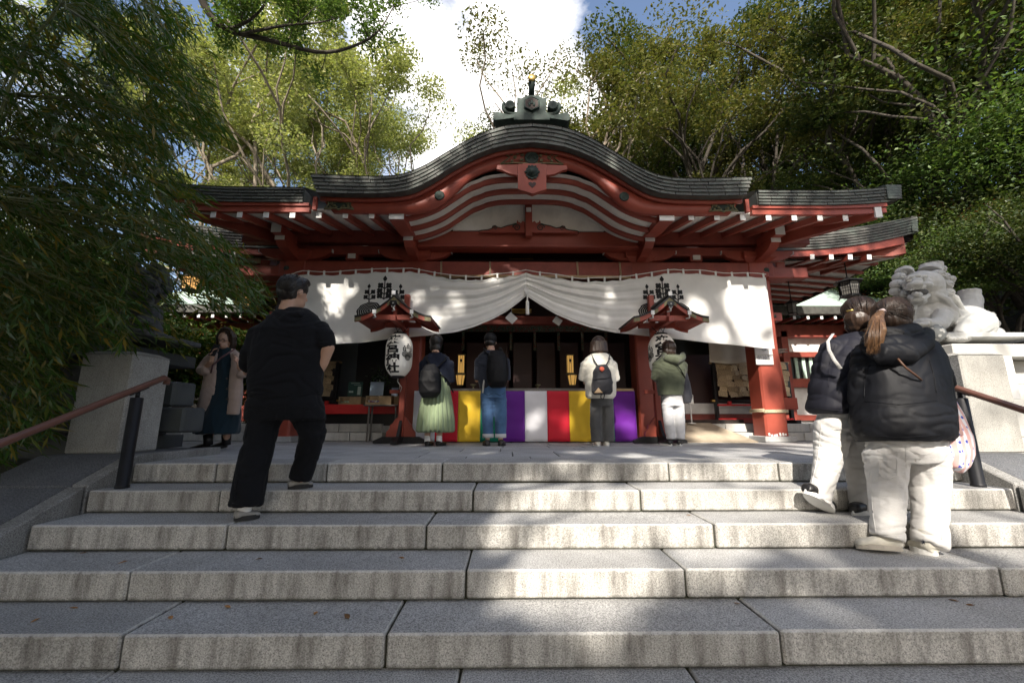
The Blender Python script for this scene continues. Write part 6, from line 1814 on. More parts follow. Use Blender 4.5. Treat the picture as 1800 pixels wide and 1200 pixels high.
def T(name, person, mt, pts, r, n=8, squash=None):
    mb = MB(off=person.location); mb.tube([P(*p) if not isinstance(p, Vector) else p for p in pts], r, n, squash=squash); return mb.build(name, mt, person)
def who(px, py, Y, z, label, grp=None):
    p = P(px, py, Y); p.z = z
    return empty('person', p, label=label, cat='person', group=grp)
FW = Vector((0, 1, 0))
PRAY = 'people standing at the offering table'

# --- man in black climbing the steps -----------------------------------------------------
m = who(470, 880, 2.95, ZE - 2 * RI, 'man in a black hooded sweatshirt and black trousers climbing the steps on the left')
hc = P(516, 514, 3.0); fwd = Vector((.45, 1, -.05))
def f(mb):
    head(mb, hc, fwd, 1.12)
    lpx(mb, [(470, 545, 560, 2.98, .2), (462, 555, 620, 2.95, .2), (460, 550, 690, 2.9, .2)])
    tpx(mb, [(565, 590, 2.95, .045), (577, 612, 2.9, .047), (566, 640, 2.93, .040), (556, 662, 2.98, .030)])
    tpx(mb, [(455, 590, 2.95, .045), (436, 630, 2.92, .045), (436, 655, 3.02, .034)])
    hand(mb, P(556, 662, 2.98), P(556, 690, 3.02) - P(556, 662, 2.98), (-1, 0, 0), (0, 1, 0), curl=.5, scale=.95)
    hand(mb, P(437, 655, 3.03), Vector((.3, .8, -.3)), (1, 0, -.2), (0, .3, 1), curl=.6, scale=.95)
    tpx(mb, [(475, 700, 2.9, .07), (450, 790, 2.88, .055), (432, 893, 2.84, .038)]); tpx(mb, [(530, 700, 2.92, .07), (545, 775, 3.05, .055), (526, 845, 3.10, .038)])
G('body', m, skin, .011, f)
def f(mb):
    R = Matrix((fwd.normalized().cross(Vector((0, 0, 1))).normalized(), fwd.normalized(), Vector((0, 0, 1)))).transposed()
    mb.ell(hc + Vector((-.002, -.008, .042)), (.098, .112, .092), 18, 11, R=R); mb.ell(hc + Vector((-.02, -.045, -.005)), (.085, .075, .085), 16, 10, R=R)
    mb.ell(hc + Vector((.02, .04, .09)), (.078, .07, .045), 12, 8)
    r0 = random.Random(3)
    for k in range(40):
        a = r0.uniform(0, 2 * PI); v = Vector((math.cos(a) * .09, math.sin(a) * .10, r0.uniform(.02, .11))); mb.tube([hc + v * .85, hc + v * 1.07 + Vector((0, 0, .004))], [.012, .005], 5)
G('hair', m, H_BLACK, .007, f, streaks(.004), it=2)
strands(m, hc + Vector((-.004, -.012, .03)), (.100, .116, .100), (-.2, -.75, -.8), 110, H_BLACK, seed=7)
def f(mb):
    lpx(mb, [(494, 540, 543, 3.0, .15), (474, 557, 556, 2.98, .22), (447, 577, 582, 2.95, .28), (442, 574, 620, 2.93, .30), (441, 566, 660, 2.92, .31), (440, 562, 690, 2.91, .32), (446, 556, 702, 2.9, .30)], 24)
    tpx(mb, [(560, 580, 2.95, .080), (573, 596, 2.91, .074), (574, 606, 2.90, .070)]); tpx(mb, [(458, 585, 2.95, .085), (442, 620, 2.92, .074), (436, 642, 2.97, .064)])
g_ = G('sweatshirt', m, C_BLACK, .010, f, crease(.016, 1, 12))
seam(g_, [[(441, 689), (470, 693), (510, 695), (562, 690)], [(470, 560), (456, 585), (452, 615)], [(556, 556), (566, 580), (568, 610)], [(480, 556), (515, 566), (552, 554)]], .0028)
def f(mb):
    tpx(mb, [(492, 543, 3.06, .034), (494, 551, 2.96, .045), (508, 560, 2.88, .050), (526, 558, 2.88, .048), (538, 552, 2.95, .034)]); mb.ell(P(507, 567, 2.87), (.105, .045, .055), 16, 9); mb.ell(P(506, 578, 2.86), (.06, .03, .04), 14, 8)
G('hood', m, C_BLACK, .009, f, crease(.010, 4, 14))
T('sleeve_cuff', m, C_BLACK, [(572, 602, 2.90), (571, 609, 2.90)], .060, 14)
def f(mb):
    lpx(mb, [(443, 560, 690, 2.91, .29), (437, 568, 712, 2.91, .31), (433, 572, 738, 2.92, .30)], 22)
    tpx(mb, [(470, 725, 2.90, .115), (456, 780, 2.87, .105), (441, 840, 2.85, .098), (432, 888, 2.83, .096)], flat=True); tpx(mb, [(535, 722, 2.94, .115), (549, 762, 3.0, .105), (540, 800, 3.06, .092), (528, 842, 3.08, .084)], flat=True)
g_ = G('trousers', m, C_BLACK, .011, f, crease(.020, 9, 14))
seam(g_, [[(503, 706), (500, 745)], [(462, 712), (480, 718), (498, 714)], [(520, 712), (540, 718), (556, 712)], [(440, 730), (424, 800), (412, 880)], [(408, 884), (432, 889), (456, 885)]], .0026)
z2, z1 = ZE - 2 * RI, ZE - RI
a = P(412, 914, 2.79); a.z = z2; b = P(456, 903, 2.90); b.z = z2; s_ = shoe(m, a, b, (0, 0, 1), .105, .055, mat('grey slide strap', (.30, .29, .27), .6), C_RUB, name='slide', sole_t=.03)
a = P(507, 857, 3.06); a.z = z1; b = P(550, 845, 3.17); b.z = z1; shoe(m, a, b, (0, 0, 1), .10, .055, s_.data.materials[0], C_RUB, name='slide', sole_t=.03)
def f(mb): tpx(mb, [(431, 890, 2.83, .042), (428, 905, 2.83, .040)]); 
G('sock', m, C_SOCK, .008, f)
# --- woman in black padded jacket --------------------------------------------------------
w = who(1600, 975, 2.62, ZE - 3 * RI, 'woman with a ponytail in a black padded jacket and white trousers climbing the steps')
hc = P(1567, 560, 2.68); fwd = Vector((.35, 1, -.1))
def f(mb):
    head(mb, hc, fwd, 1.08); lpx(mb, [(1530, 1630, 640, 2.66, .2), (1535, 1640, 700, 2.66, .2), (1540, 1640, 770, 2.64, .2)])
    tpx(mb, [(1635, 625, 2.66, .045), (1650, 675, 2.67, .040), (1640, 700, 2.80, .030)]); tpx(mb, [(1522, 630, 2.66, .045), (1515, 690, 2.68, .040), (1520, 720, 2.82, .03)])
    hand(mb, P(1640, 705, 2.82), Vector((-.4, .8, .1)), (0, .2, -1), (-1, 0, 0), curl=.4, scale=.9); hand(mb, P(1520, 720, 2.84), Vector((.4, .8, .1)), (0, .2, -1), (1, 0, 0), curl=.4, scale=.9)
    tpx(mb, [(1560, 790, 2.64, .07), (1560, 870, 2.66, .052), (1556, 925, 2.62, .034)]); tpx(mb, [(1630, 790, 2.64, .07), (1638, 870, 2.66, .052), (1636, 930, 2.60, .034)])
G('body', w, skin, .012, f)
def f(mb):
    mb.ell(hc + Vector((-.005, -.008, .030)), (.104, .118, .116), 18, 12); mb.ell(hc + Vector((-.015, -.050, -.02)), (.092, .066, .09), 16, 10); mb.ell(hc + Vector((.02, 0, -.06)), (.07, .08, .06), 12, 8)
G('hair', w, H_DK, .007, f, streaks(.004, 3), it=3)
def f(mb):
    tpx(mb, [(1549, 549, 2.56, .020), (1541, 560, 2.53, .030), (1537, 578, 2.51, .037), (1535, 596, 2.50, .034), (1533, 610, 2.50, .022), (1531, 620, 2.50, .008)]); tpx(mb, [(1545, 556, 2.54, .024), (1549, 580, 2.50, .027), (1547, 600, 2.50, .018), (1550, 612, 2.50, .006)]); tpx(mb, [(1540, 565, 2.53, .024), (1527, 588, 2.51, .02), (1521, 608, 2.51, .007)])
G('ponytail', w, H_GOLD, .006, f, streaks(.006, 5), it=2)
T('hair_tie', w, mat('mauve hair tie', (.42, .34, .33), .7), [(1547, 547, 2.575), (1551, 551, 2.565)], .027, 12)
strands(w, hc + Vector((-.005, -.010, .030)), (.104, .118, .116), P(1549, 549, 2.57) - hc, 130, H_DK, seed=2)
r0 = random.Random(6); mb = MB(off=w.location)
for k in range(60):
    a_, b_ = r0.uniform(-9, 9), r0.uniform(-.03, .0)
    mb.tube([P(1548, 550, 2.555), P(1541 + a_ * .7, 564, 2.50 + b_), P(1538 + a_ * 1.2, 582, 2.47 + b_), P(1536 + a_ * 1.3, 602, 2.47 + b_), P(1534 + a_ * 1.1 + r0.uniform(-3, 3), 616 + r0.uniform(-4, 8), 2.48)], [.0018, .0018, .0016, .0013, .0006], 4, cap=False)
mb.build('loose_strands', H_GOLD, w)['kind'] = 'stuff'
def puff(amp, seed):
    g = folds(amp * .6, 5, 8, seed)
    return lambda x, y, z: g(x, y, z) + amp * .3 * math.sin(z * 30 + 3 * mnoise.noise(Vector((x * 3, y * 3, z * 3 + seed))))
def f(mb):
    lpx(mb, [(1540, 1612, 590, 2.68, .22), (1518, 1636, 604, 2.67, .30), (1508, 1652, 625, 2.66, .34), (1510, 1656, 660, 2.65, .37), (1513, 1654, 700, 2.64, .38), (1514, 1656, 740, 2.63, .42), (1517, 1660, 762, 2.63, .42), (1524, 1654, 775, 2.63, .38)], 26)
    tpx(mb, [(1630, 620, 2.66, .078), (1646, 648, 2.66, .078), (1652, 672, 2.68, .075), (1640, 690, 2.78, .062)]); tpx(mb, [(1522, 625, 2.66, .078), (1514, 660, 2.67, .074), (1513, 700, 2.70, .068), (1522, 718, 2.80, .058)])
g_ = G('padded_jacket', w, C_DOWN, .010, f, crease(.016, 2, 13, 1.3))
seam(g_, [[(1518, 764), (1580, 769), (1652, 764)], [(1528, 640), (1520, 665), (1519, 700)], [(1634, 634), (1642, 660), (1646, 690)], [(1519, 704), (1580, 711), (1647, 704)]], .0028)
def f(mb):
    tpx(mb, [(1530, 592, 2.70, .05), (1528, 608, 2.58, .060), (1552, 622, 2.50, .070), (1590, 622, 2.49, .070), (1620, 604, 2.54, .060), (1627, 586, 2.66, .05)]); tpx(mb, [(1545, 584, 2.60, .045), (1575, 588, 2.56, .05), (1605, 580, 2.60, .05)]); mb.ell(P(1575, 610, 2.53), (.17, .06, .075), 16, 9); mb.ell(P(1572, 628, 2.50), (.14, .04, .05), 16, 9)
G('hood', w, C_DOWN, .009, f, crease(.012, 6, 16))
def f(mb):
    lpx(mb, [(1532, 1650, 762, 2.64, .28), (1532, 1655, 790, 2.64, .29), (1534, 1654, 812, 2.64, .27)], 22)
    tpx(mb, [(1556, 800, 2.64, .120), (1558, 850, 2.65, .104), (1560, 900, 2.64, .090), (1560, 946, 2.62, .084)], flat=True); tpx(mb, [(1628, 800, 2.64, .120), (1634, 850, 2.65, .104), (1636, 900, 2.62, .090), (1633, 957, 2.59, .082)], flat=True)
g_ = G('trousers', w, C_WHITE, .010, f, crease(.019, 3))
seam(g_, [[(1592, 782), (1593, 822)], [(1538, 790), (1560, 800), (1585, 792)], [(1600, 792), (1625, 800), (1650, 790)], [(1545, 806), (1546, 836), (1560, 842), (1576, 836), (1577, 806), (1545, 806)], [(1610, 806), (1611, 836), (1626, 842), (1641, 836), (1642, 806), (1610, 806)], [(1537, 940), (1560, 943), (1582, 940)], [(1612, 950), (1633, 953), (1655, 949)], [(1530, 830), (1534, 900), (1540, 940)], [(1656, 830), (1658, 900), (1655, 948)]], .0022)
z3 = ZE - 3 * RI
a = P(1586, 972, 2.60); a.z = z3 + .012; b = P(1508, 972, 2.66); b.z = z3 + .012; s1 = shoe(w, a, b, Vector((.0, .25, 1)), .105, .090, C_CANV, GUM, high=.06, name='high_top_shoe', sole_t=.028)
a = P(1646, 985, 2.555); a.z = z3; b = P(1606, 970, 2.70); b.z = z3; s2 = shoe(w, a, b, (0, 0, 1), .10, .090, C_CANV, C_SOLE, high=.06, name='high_top_shoe', sole_t=.028)
mb = MB(off=w.location); c_ = P(1622, 952, 2.540); V = [c_]
for k in range(10): r_ = .016 if k % 2 == 0 else .0065; V.append(c_ + Vector((r_ * math.sin(k * PI / 5), -.003 - .0, r_ * math.cos(k * PI / 5))))
mb.add(V, [(0, 1 + k, 1 + (k + 1) % 10) for k in range(10)]); link(bpy.data.objects.new('star_patch', mb.mesh('star_patch', C_NAVY, recalc=False)), s2)
T('bag_strap', w, LEATH, [(1578, 630, 2.445), (1592, 646, 2.435), (1608, 658, 2.435), (1620, 668, 2.45)], .006, 6)
# patterned bag hanging at her side
bg_ = P(1680, 760, 2.66); fb = empty('floral_bag', bg_, label='pink and white cloth bag with blue flowers hanging beside the woman in the padded jacket', cat='bag')
def flm():
    m_, nt, N, L, b_ = _nt('pink striped cloth'); tc = N.new('ShaderNodeTexCoord'); sx = N.new('ShaderNodeSeparateXYZ'); L.new(tc.outputs['Object'], sx.inputs[0])
    mm = N.new('ShaderNodeMath'); mm.operation = 'MULTIPLY'; mm.inputs[1].default_value = 26; L.new(sx.outputs[0], mm.inputs[0]); fr = N.new('ShaderNodeMath'); fr.operation = 'FRACT'; L.new(mm.outputs[0], fr.inputs[0])
    r_ = ramp(N, .48, .52, (.70, .70, .74), (.66, .40, .38)); L.new(fr.outputs[0], r_.inputs[0])
    v_ = N.new('ShaderNodeTexVoronoi'); v_.inputs['Scale'].default_value = 30; L.new(tc.outputs['Object'], v_.inputs['Vector']); rv_ = ramp(N, .26, .34, (1, 1, 1), (0, 0, 0)); L.new(v_.outputs['Distance'], rv_.inputs[0])
    st_ = ramp(N, .46, .5, (1, 1, 1), (0, 0, 0)); L.new(fr.outputs[0], st_.inputs[0]); fa = mixc(N, L, 1.0, rv_.outputs[0], st_.outputs[0], 'MULTIPLY')
    L.new(mixc(N, L, fa, r_.outputs[0], (.06, .08, .42)), b_.inputs['Base Color']); b_.inputs['Roughness'].default_value = .9; return m_
FLM = flm()
mb = MB(off=bg_); lpx(mb, [(1650, 1672, 690, 2.62, .05), (1652, 1688, 725, 2.60, .10), (1655, 1702, 765, 2.58, .14), (1657, 1706, 798, 2.58, .14), (1668, 1700, 820, 2.58, .10), (1682, 1694, 830, 2.58, .04)], 18)
bd = blob('pouch', mb, FLM, .008, fb, None, disp=folds(.008, 9, 6, 2)); 
mb = MB(off=bg_); mb.tube([P(1658, 640, 2.66), P(1664, 680, 2.58), P(1672, 720, 2.54), P(1686, 765, 2.52)], [.010, .018, .026, .02], 8, squash=.35); mb.build('strap', FLM, fb)

# --- woman in quilted jacket -------------------------------------------------------------
w = who(1480, 900, 2.95, ZE - 2 * RI, 'woman with a brown bob in a dark quilted jacket and white trousers on the steps')
hc = P(1508, 552, 2.98); fwd = Vector((.2, 1, -.08))
def f(mb):
    head(mb, hc, fwd, 1.05); lpx(mb, [(1455, 1530, 640, 2.96, .2), (1450, 1530, 700, 2.95, .2)]); tpx(mb, [(1450, 630, 2.95, .045), (1440, 690, 2.97, .042), (1465, 712, 3.1, .03)])
    hand(mb, P(1465, 712, 3.12), Vector((.4, .8, .1)), (0, .2, -1), (1, 0, 0), curl=.4, scale=.9); tpx(mb, [(1530, 630, 2.98, .045), (1545, 690, 3.0, .042), (1530, 712, 3.12, .03)]); hand(mb, P(1530, 712, 3.13), Vector((-.4, .8, .1)), (0, .2, -1), (-1, 0, 0), curl=.4, scale=.9)
    tpx(mb, [(1462, 740, 2.95, .07), (1452, 810, 2.96, .052), (1441, 858, 2.91, .034)]); tpx(mb, [(1505, 740, 2.96, .07), (1510, 820, 3.0, .052), (1516, 878, 2.97, .035)])
G('body', w, skin, .012, f)
def f(mb):
    mb.ell(hc + Vector((-.0, -.008, .03)), (.100, .115, .105), 18, 12); mb.ell(hc + Vector((-.03, -.035, -.05)), (.092, .085, .095), 16, 10); mb.ell(hc + Vector((-.055, -.02, -.10)), (.055, .07, .06), 14, 9); mb.ell(hc + Vector((.0, -.05, -.10)), (.07, .055, .05), 14, 9)
G('hair', w, H_BR, .007, f, streaks(.005, 8), it=3)
T('hair_clip', w, M['gold'], [(1488, 547, 2.905), (1500, 545, 2.865)], .007, 6)
strands(w, hc + Vector((0, -.012, .02)), (.102, .118, .112), (-.35, -.55, -.9), 120, H_BR, seed=4)
def quilt(x, y, z):
    u = (x + z * .9) * 24; v = (x - z * .9) * 24
    return .013 * (abs(math.sin(u)) ** .5 * abs(math.sin(v)) ** .5) - .004 + .004 * mnoise.noise(Vector((x * 9, y * 9, z * 12)))
def f(mb):
    lpx(mb, [(1480, 1530, 588, 2.98, .2), (1462, 1545, 602, 2.97, .28), (1448, 1552, 630, 2.96, .34), (1436, 1552, 670, 2.95, .36), (1430, 1550, 700, 2.95, .37), (1428, 1550, 718, 2.95, .36), (1434, 1546, 726, 2.95, .33)], 26)
    tpx(mb, [(1466, 612, 2.96, .08), (1450, 650, 2.96, .080), (1443, 690, 2.98, .078), (1458, 706, 3.08, .06)])
g_ = G('quilted_jacket', w, C_QUILT, .0085, f, quilt, it=3)
seam(g_, [[(1432, 717), (1470, 721), (1510, 720)], [(1468, 606), (1458, 640), (1456, 680)]], .0026)
T('bag_strap', w, C_WHITE, [(1464, 587, 2.90), (1455, 600, 2.83), (1457, 615, 2.775), (1466, 632, 2.76), (1478, 648, 2.755)], .011, 8, .4)
def f(mb):
    lpx(mb, [(1442, 1534, 716, 2.96, .26), (1440, 1538, 742, 2.96, .27), (1440, 1538, 756, 2.96, .26)], 22)
    tpx(mb, [(1462, 745, 2.95, .112), (1458, 790, 2.96, .100), (1449, 835, 2.93, .086), (1438, 884, 2.89, .078)], flat=True); tpx(mb, [(1506, 745, 2.96, .112), (1508, 800, 3.0, .100), (1514, 850, 2.99, .088), (1518, 900, 2.96, .080)], flat=True)
g_ = G('trousers', w, C_WHITE, .010, f, crease(.018, 7))
seam(g_, [[(1420, 866), (1438, 874), (1456, 876)], [(1444, 745), (1438, 800), (1424, 862)], [(1450, 748), (1470, 756), (1490, 750)]], .0022)
b = P(1463, 903, 2.95); b.z = z2 + .006; a = P(1416, 868, 2.86); shoe(w, a, b, Vector((.5, .35, .8)), .105, .085, C_SHOE, C_SOLE, name='trainer', sole_t=.03)
a = P(1502, 911, 2.90); a.z = z2; b = P(1545, 905, 3.02); b.z = z2; shoe(w, a, b, (0, 0, 1), .10, .075, C_SHOE, C_SOLE, name='trainer', sole_t=.03)

# --- the four at the offering table ------------------------------------------------------
YP = 5.75
def far_legs(mb, hips, knees, ankles, r=(.055, .045, .033)):
    for h_, k_, a_ in zip(hips, knees, ankles): tpx(mb, [(*h_, YP, r[0]), (*k_, YP, r[1]), (*a_, YP - .02, r[2])], 10)
def backpack(label, rings, straps, extra=None, mt=None):
    c = P((rings[0][0] + rings[0][1]) / 2, rings[len(rings) // 2][2], rings[0][3]); e = empty('backpack', c, label=label, cat='backpack', group='backpacks worn by people at the offering table')
    mb = MB(off=c); lpx(mb, rings, 18); blob('bag', mb, mt or C_PACK, .010, e, None, disp=folds(.008, 8, 8, len(label)))
    for s_ in straps:
        mb = MB(off=c); mb.tube([P(*p) for p in s_], .022, 8, squash=.35); mb.build('shoulder_strap', mt or C_PACK, e)
    if extra: extra(e, c)
    return e
# skirt
w = who(766, 783, YP, 0, 'woman in a navy top and long sage green skirt at the offering table', PRAY)
hc = P(767, 604, YP + .05)
def f(mb):
    head(mb, hc, Vector((-.1, 1, -.2)), 1.0); lpx(mb, [(752, 784, 630, YP, .16), (752, 786, 665, YP, .16), (750, 788, 690, YP, .18)])
    for s_, q in ((-1, (742, 640)), (1, (791, 640))):
        tpx(mb, [(q[0], q[1], YP, .042), (q[0] - 1, 672, YP + .02, .036), (766 + s_ * 8, 655, YP + .24, .028)]); hand(mb, P(766 + s_ * 7, 654, YP + .25), (-s_ * .2, .3, 1), (-s_, 0, 0), (0, -1, .2), curl=.05, scale=.9)
    far_legs(mb, ((756, 700), (776, 700)), ((752, 740), (773, 740)), ((751, 774), (772, 774)), (.06, .05, .04))
G('body', w, skin, .0135, f)
G('hair', w, H_BLACK, .009, lambda mb: (mb.ell(hc + Vector((0, -.01, .03)), (.10, .115, .11), 16, 10), mb.ell(hc + Vector((0, -.045, -.06)), (.088, .065, .09), 14, 9)), streaks(.005, 2))
def f(mb):
    lpx(mb, [(756, 778, 620, YP, .14), (744, 790, 628, YP, .20), (741, 793, 645, YP, .24), (745, 791, 672, YP, .24), (748, 789, 688, YP, .22)])
    for s_, q in ((-1, (744, 638)), (1, (791, 638))): tpx(mb, [(q[0], q[1], YP, .062), (q[0] + s_ * 2, 668, YP + .02, .056), (766 + s_ * 12, 660, YP + .2, .042)])
G('top', w, C_NAVY, .012, f, crease(.011, 1, 12))
def f(mb): lpx(mb, [(748, 786, 655, YP, .25), (746, 790, 680, YP, .28), (741, 794, 705, YP, .34), (736, 797, 735, YP, .40), (734, 797, 757, YP, .42)], 30)
def pleat(x, y, z):
    a = math.atan2(y, x + .01); t = max(0, min(1, (1.0 - z) / .8)); return .022 * t * math.sin(a * 22 + 2 * mnoise.noise(Vector((x * 3, y * 3, z * 2))))
G('skirt', w, C_GREEN, .011, f, pleat, it=2)
G('socks', w, C_SOCK, .010, lambda mb: [tpx(mb, [(x_, 766, YP - .02, .042), (x_, 777, YP - .02, .042)]) for x_ in (751, 772)])
for x_, tx in ((750, 752), (769, 774)): a = P(x_, 783, YP - .07); a.z = 0; b = a + Vector(((tx - x_) * .012, .24, 0)); shoe(w, a, b, (0, 0, 1), .095, .07, C_SHOE, C_RUB)
backpack('round black backpack on the woman in the green skirt', [(748, 766, 640, YP - .22, .10), (740, 774, 652, YP - .26, .18), (736, 776, 670, YP - .28, .22), (737, 775, 690, YP - .27, .20), (742, 768, 699, YP - .24, .14)], [[(757, 642, YP - .14), (750, 630, YP - .10), (757, 622, YP - .02)], [(770, 645, YP - .14), (783, 632, YP - .10), (782, 623, YP)], [(765, 650, YP - .16), (785, 665, YP - .12), (797, 690, YP - .06)]])
# cap man
w = who(868, 783, YP, 0, 'man in a black cap and blue jeans at the offering table', PRAY)
hc = P(862, 601, YP + .05)
def f(mb):
    head(mb, hc, Vector((-.25, 1, -.15)), 1.05); lpx(mb, [(846, 884, 630, YP, .17), (848, 884, 665, YP, .17)])
    for s_, q in ((-1, (840, 640)), (1, (890, 640))):
        tpx(mb, [(q[0], q[1], YP, .045), (q[0] - 2 * (s_ < 0), 668, YP + .02, .04), (864 + s_ * 8, 655, YP + .24, .03)]); hand(mb, P(864 + s_ * 7, 654, YP + .25), (-s_ * .2, .3, 1), (-s_, 0, 0), (0, -1, .2), curl=.05)
    far_legs(mb, ((857, 690), (879, 690)), ((856, 730), (880, 730)), ((857, 774), (880, 774)))
G('body', w, skin, .0135, f)
G('hair', w, H_BLACK, .009, lambda mb: (mb.ell(hc + Vector((0, -.02, -.02)), (.085, .095, .06), 14, 9),), streaks(.003, 2))
def f(mb): mb.ell(hc + Vector((0, 0, .045)), (.097, .112, .095), 18, 11); mb.tube([hc + Vector((-.03, .08, .03)), hc + Vector((-.06, .20, .01))], [.07, .04], 14, squash=.2)
G('cap', w, C_PACK, .008, f, it=2)
def f(mb):
    lpx(mb, [(852, 876, 616, YP, .15), (841, 888, 625, YP, .21), (837, 892, 642, YP, .25), (840, 889, 668, YP, .25), (843, 887, 684, YP, .24)])
    for s_, q in ((-1, (842, 634)), (1, (889, 634))): tpx(mb, [(q[0], q[1], YP, .070), (q[0] + s_ * 2, 664, YP + .02, .060), (864 + s_ * 14, 662, YP + .18, .046)])
G('jumper', w, fabric('dark blue grey knit', (.025, .03, .045), .9), .012, f, crease(.011, 2, 12))
def f(mb):
    lpx(mb, [(845, 888, 676, YP, .24), (844, 890, 700, YP, .25)]); tpx(mb, [(857, 700, YP, .095), (857, 735, YP, .082), (858, 766, YP - .01, .072)], flat=True); tpx(mb, [(879, 700, YP, .095), (880, 735, YP, .082), (880, 766, YP - .01, .072)], flat=True)
g_ = G('jeans', w, C_JEAN, .011, f, crease(.012, 5, 16))
seam(g_, [[(868, 690), (868, 716)], [(850, 690), (858, 695), (866, 691)], [(871, 691), (879, 695), (887, 690)], [(852, 698), (852, 712), (858, 716), (864, 712), (864, 698)], [(873, 698), (873, 712), (879, 716), (885, 712), (885, 698)]], .003, C_NAVY)
for x_ in (858, 880): T('turned_up_cuff', w, C_PALE, [(x_, 762, YP - .01), (x_, 769, YP - .01)], .078, 14)
for x_, dx in ((857, -.04), (880, .03)): a = P(x_, 783, YP - .08); a.z = 0; shoe(w, a, a + Vector((dx, .26, 0)), (0, 0, 1), .10, .085, C_SHOE, C_RUB)
def ex(e, c):
    mb = MB(off=c); mb.tube([P(871, 618, YP - .22), P(868, 628, YP - .26)], .008, 6); mb.tube([P(851, 668, YP - .1), P(848, 690, YP - .16)], .014, 6); mb.build('loop_and_cord', M['slab'], e)
backpack('tall black backpack on the man in the cap', [(862, 884, 616, YP - .20, .12), (857, 891, 626, YP - .25, .20), (855, 894, 650, YP - .27, .24), (856, 893, 672, YP - .27, .24), (862, 888, 681, YP - .24, .18)], [[(862, 625, YP - .14), (853, 618, YP - .10), (852, 612, YP)], [(880, 624, YP - .14), (882, 616, YP - .08), (878, 611, YP)]], ex)
# cream jacket
w = who(1056, 783, YP, 0, 'woman with brown hair in a cream fleece jacket and grey trousers at the offering table', PRAY)
hc = P(1052, 607, YP + .05)
def f(mb):
    head(mb, hc, Vector((0, 1, -.25)), 1.0); lpx(mb, [(1036, 1070, 635, YP, .16), (1036, 1072, 680, YP, .17)])
    for s_, q in ((-1, (1027, 640)), (1, (1077, 640))):
        tpx(mb, [(q[0], q[1], YP, .042), (q[0] - s_ * 1, 672, YP + .02, .036), (1052 + s_ * 8, 655, YP + .24, .028)]); hand(mb, P(1052 + s_ * 7, 654, YP + .25), (-s_ * .2, .3, 1), (-s_, 0, 0), (0, -1, .2), curl=.05, scale=.9)
    far_legs(mb, ((1047, 705), (1068, 705)), ((1049, 740), (1068, 740)), ((1053, 776), (1067, 776)))
G('body', w, skin, .0135, f)
G('hair', w, H_BR, .009, lambda mb: (mb.ell(hc + Vector((0, -.01, .035)), (.105, .115, .105), 16, 10), mb.ell(hc + Vector((0, -.03, -.04)), (.115, .085, .10), 16, 10), lpx(mb, [(1038, 1067, 600, YP, .18), (1036, 1069, 619, YP - .02, .16)])), streaks(.006, 2))
def f(mb):
    lpx(mb, [(1040, 1066, 621, YP, .15), (1028, 1076, 629, YP, .24), (1025, 1080, 650, YP, .30), (1028, 1082, 680, YP, .32), (1029, 1082, 696, YP, .32), (1033, 1078, 701, YP, .28)])
    for s_, q in ((-1, (1030, 640)), (1, (1075, 640))): tpx(mb, [(q[0], q[1], YP, .080), (q[0] + s_ * 5, 664, YP + .03, .078), (1052 + s_ * 16, 668, YP + .18, .055)])
G('fleece_jacket', w, C_CREAM, .012, f, crease(.014, 8, 10))
def f(mb): lpx(mb, [(1039, 1077, 690, YP, .22), (1038, 1078, 714, YP, .23)]); tpx(mb, [(1048, 710, YP, .088), (1047, 745, YP, .082), (1049, 776, YP - .02, .080)], flat=True); tpx(mb, [(1068, 710, YP, .088), (1069, 745, YP, .082), (1070, 776, YP - .02, .080)], flat=True)
G('trousers', w, C_GREY, .011, f, crease(.010, 2, 8))
for x_ in (1052, 1068): a = P(x_, 783, YP - .08); a.z = 0; shoe(w, a, a + Vector((0, .24, 0)), (0, 0, 1), .09, .06, C_CANV, C_SOLE)
def ex(e, c):
    mb = MB(off=c); q = P(1058, 648, YP - .39); mb.ell(q, (.035, .008, .03), 10, 6); mb.tube([q, q + Vector((0, 0, -.04))], [.02, .004], 6); mb.build('red_badge', mat('red badge', (.65, .12, .06), .6), e)
    a_ = P(1052, 686, YP - .405); mb = MB(off=c); mb.prism([(a_.x - .055, a_.z - .03), (a_.x + .055, a_.z - .03), (a_.x, a_.z + .035)][::-1], a_.y - .005, a_.y + .01); mb.build('triangle_patch', mat('tan patch', (.55, .38, .22), .7), e)
    mb = MB(off=c); mb.tube([P(1042, 668, YP - .37), P(1052, 665, YP - .40), P(1064, 665, YP - .40), P(1074, 664, YP - .36)], .006, 6); mb.build('zip', M['iron'], e)
    mb = MB(off=c); mb.tube([P(1057, 691, YP - .34), P(1056, 699, YP - .34), P(1061, 701, YP - .34), P(1063, 692, YP - .34)], .007, 6); mb.build('pull_loop', C_PACK, e)
backpack('small dark backpack with a red badge on the woman in the cream jacket', [(1050, 1067, 641, YP - .22, .10), (1043, 1073, 651, YP - .27, .18), (1040, 1077, 672, YP - .29, .22), (1040, 1077, 688, YP - .28, .20), (1044, 1073, 693, YP - .26, .14)], [[(1052, 645, YP - .17), (1044, 632, YP - .16), (1040, 623, YP - .02)], [(1064, 644, YP - .17), (1071, 632, YP - .16), (1070, 623, YP - .02)]], ex, fabric('dark grey nylon', (.03, .03, .035), .7))
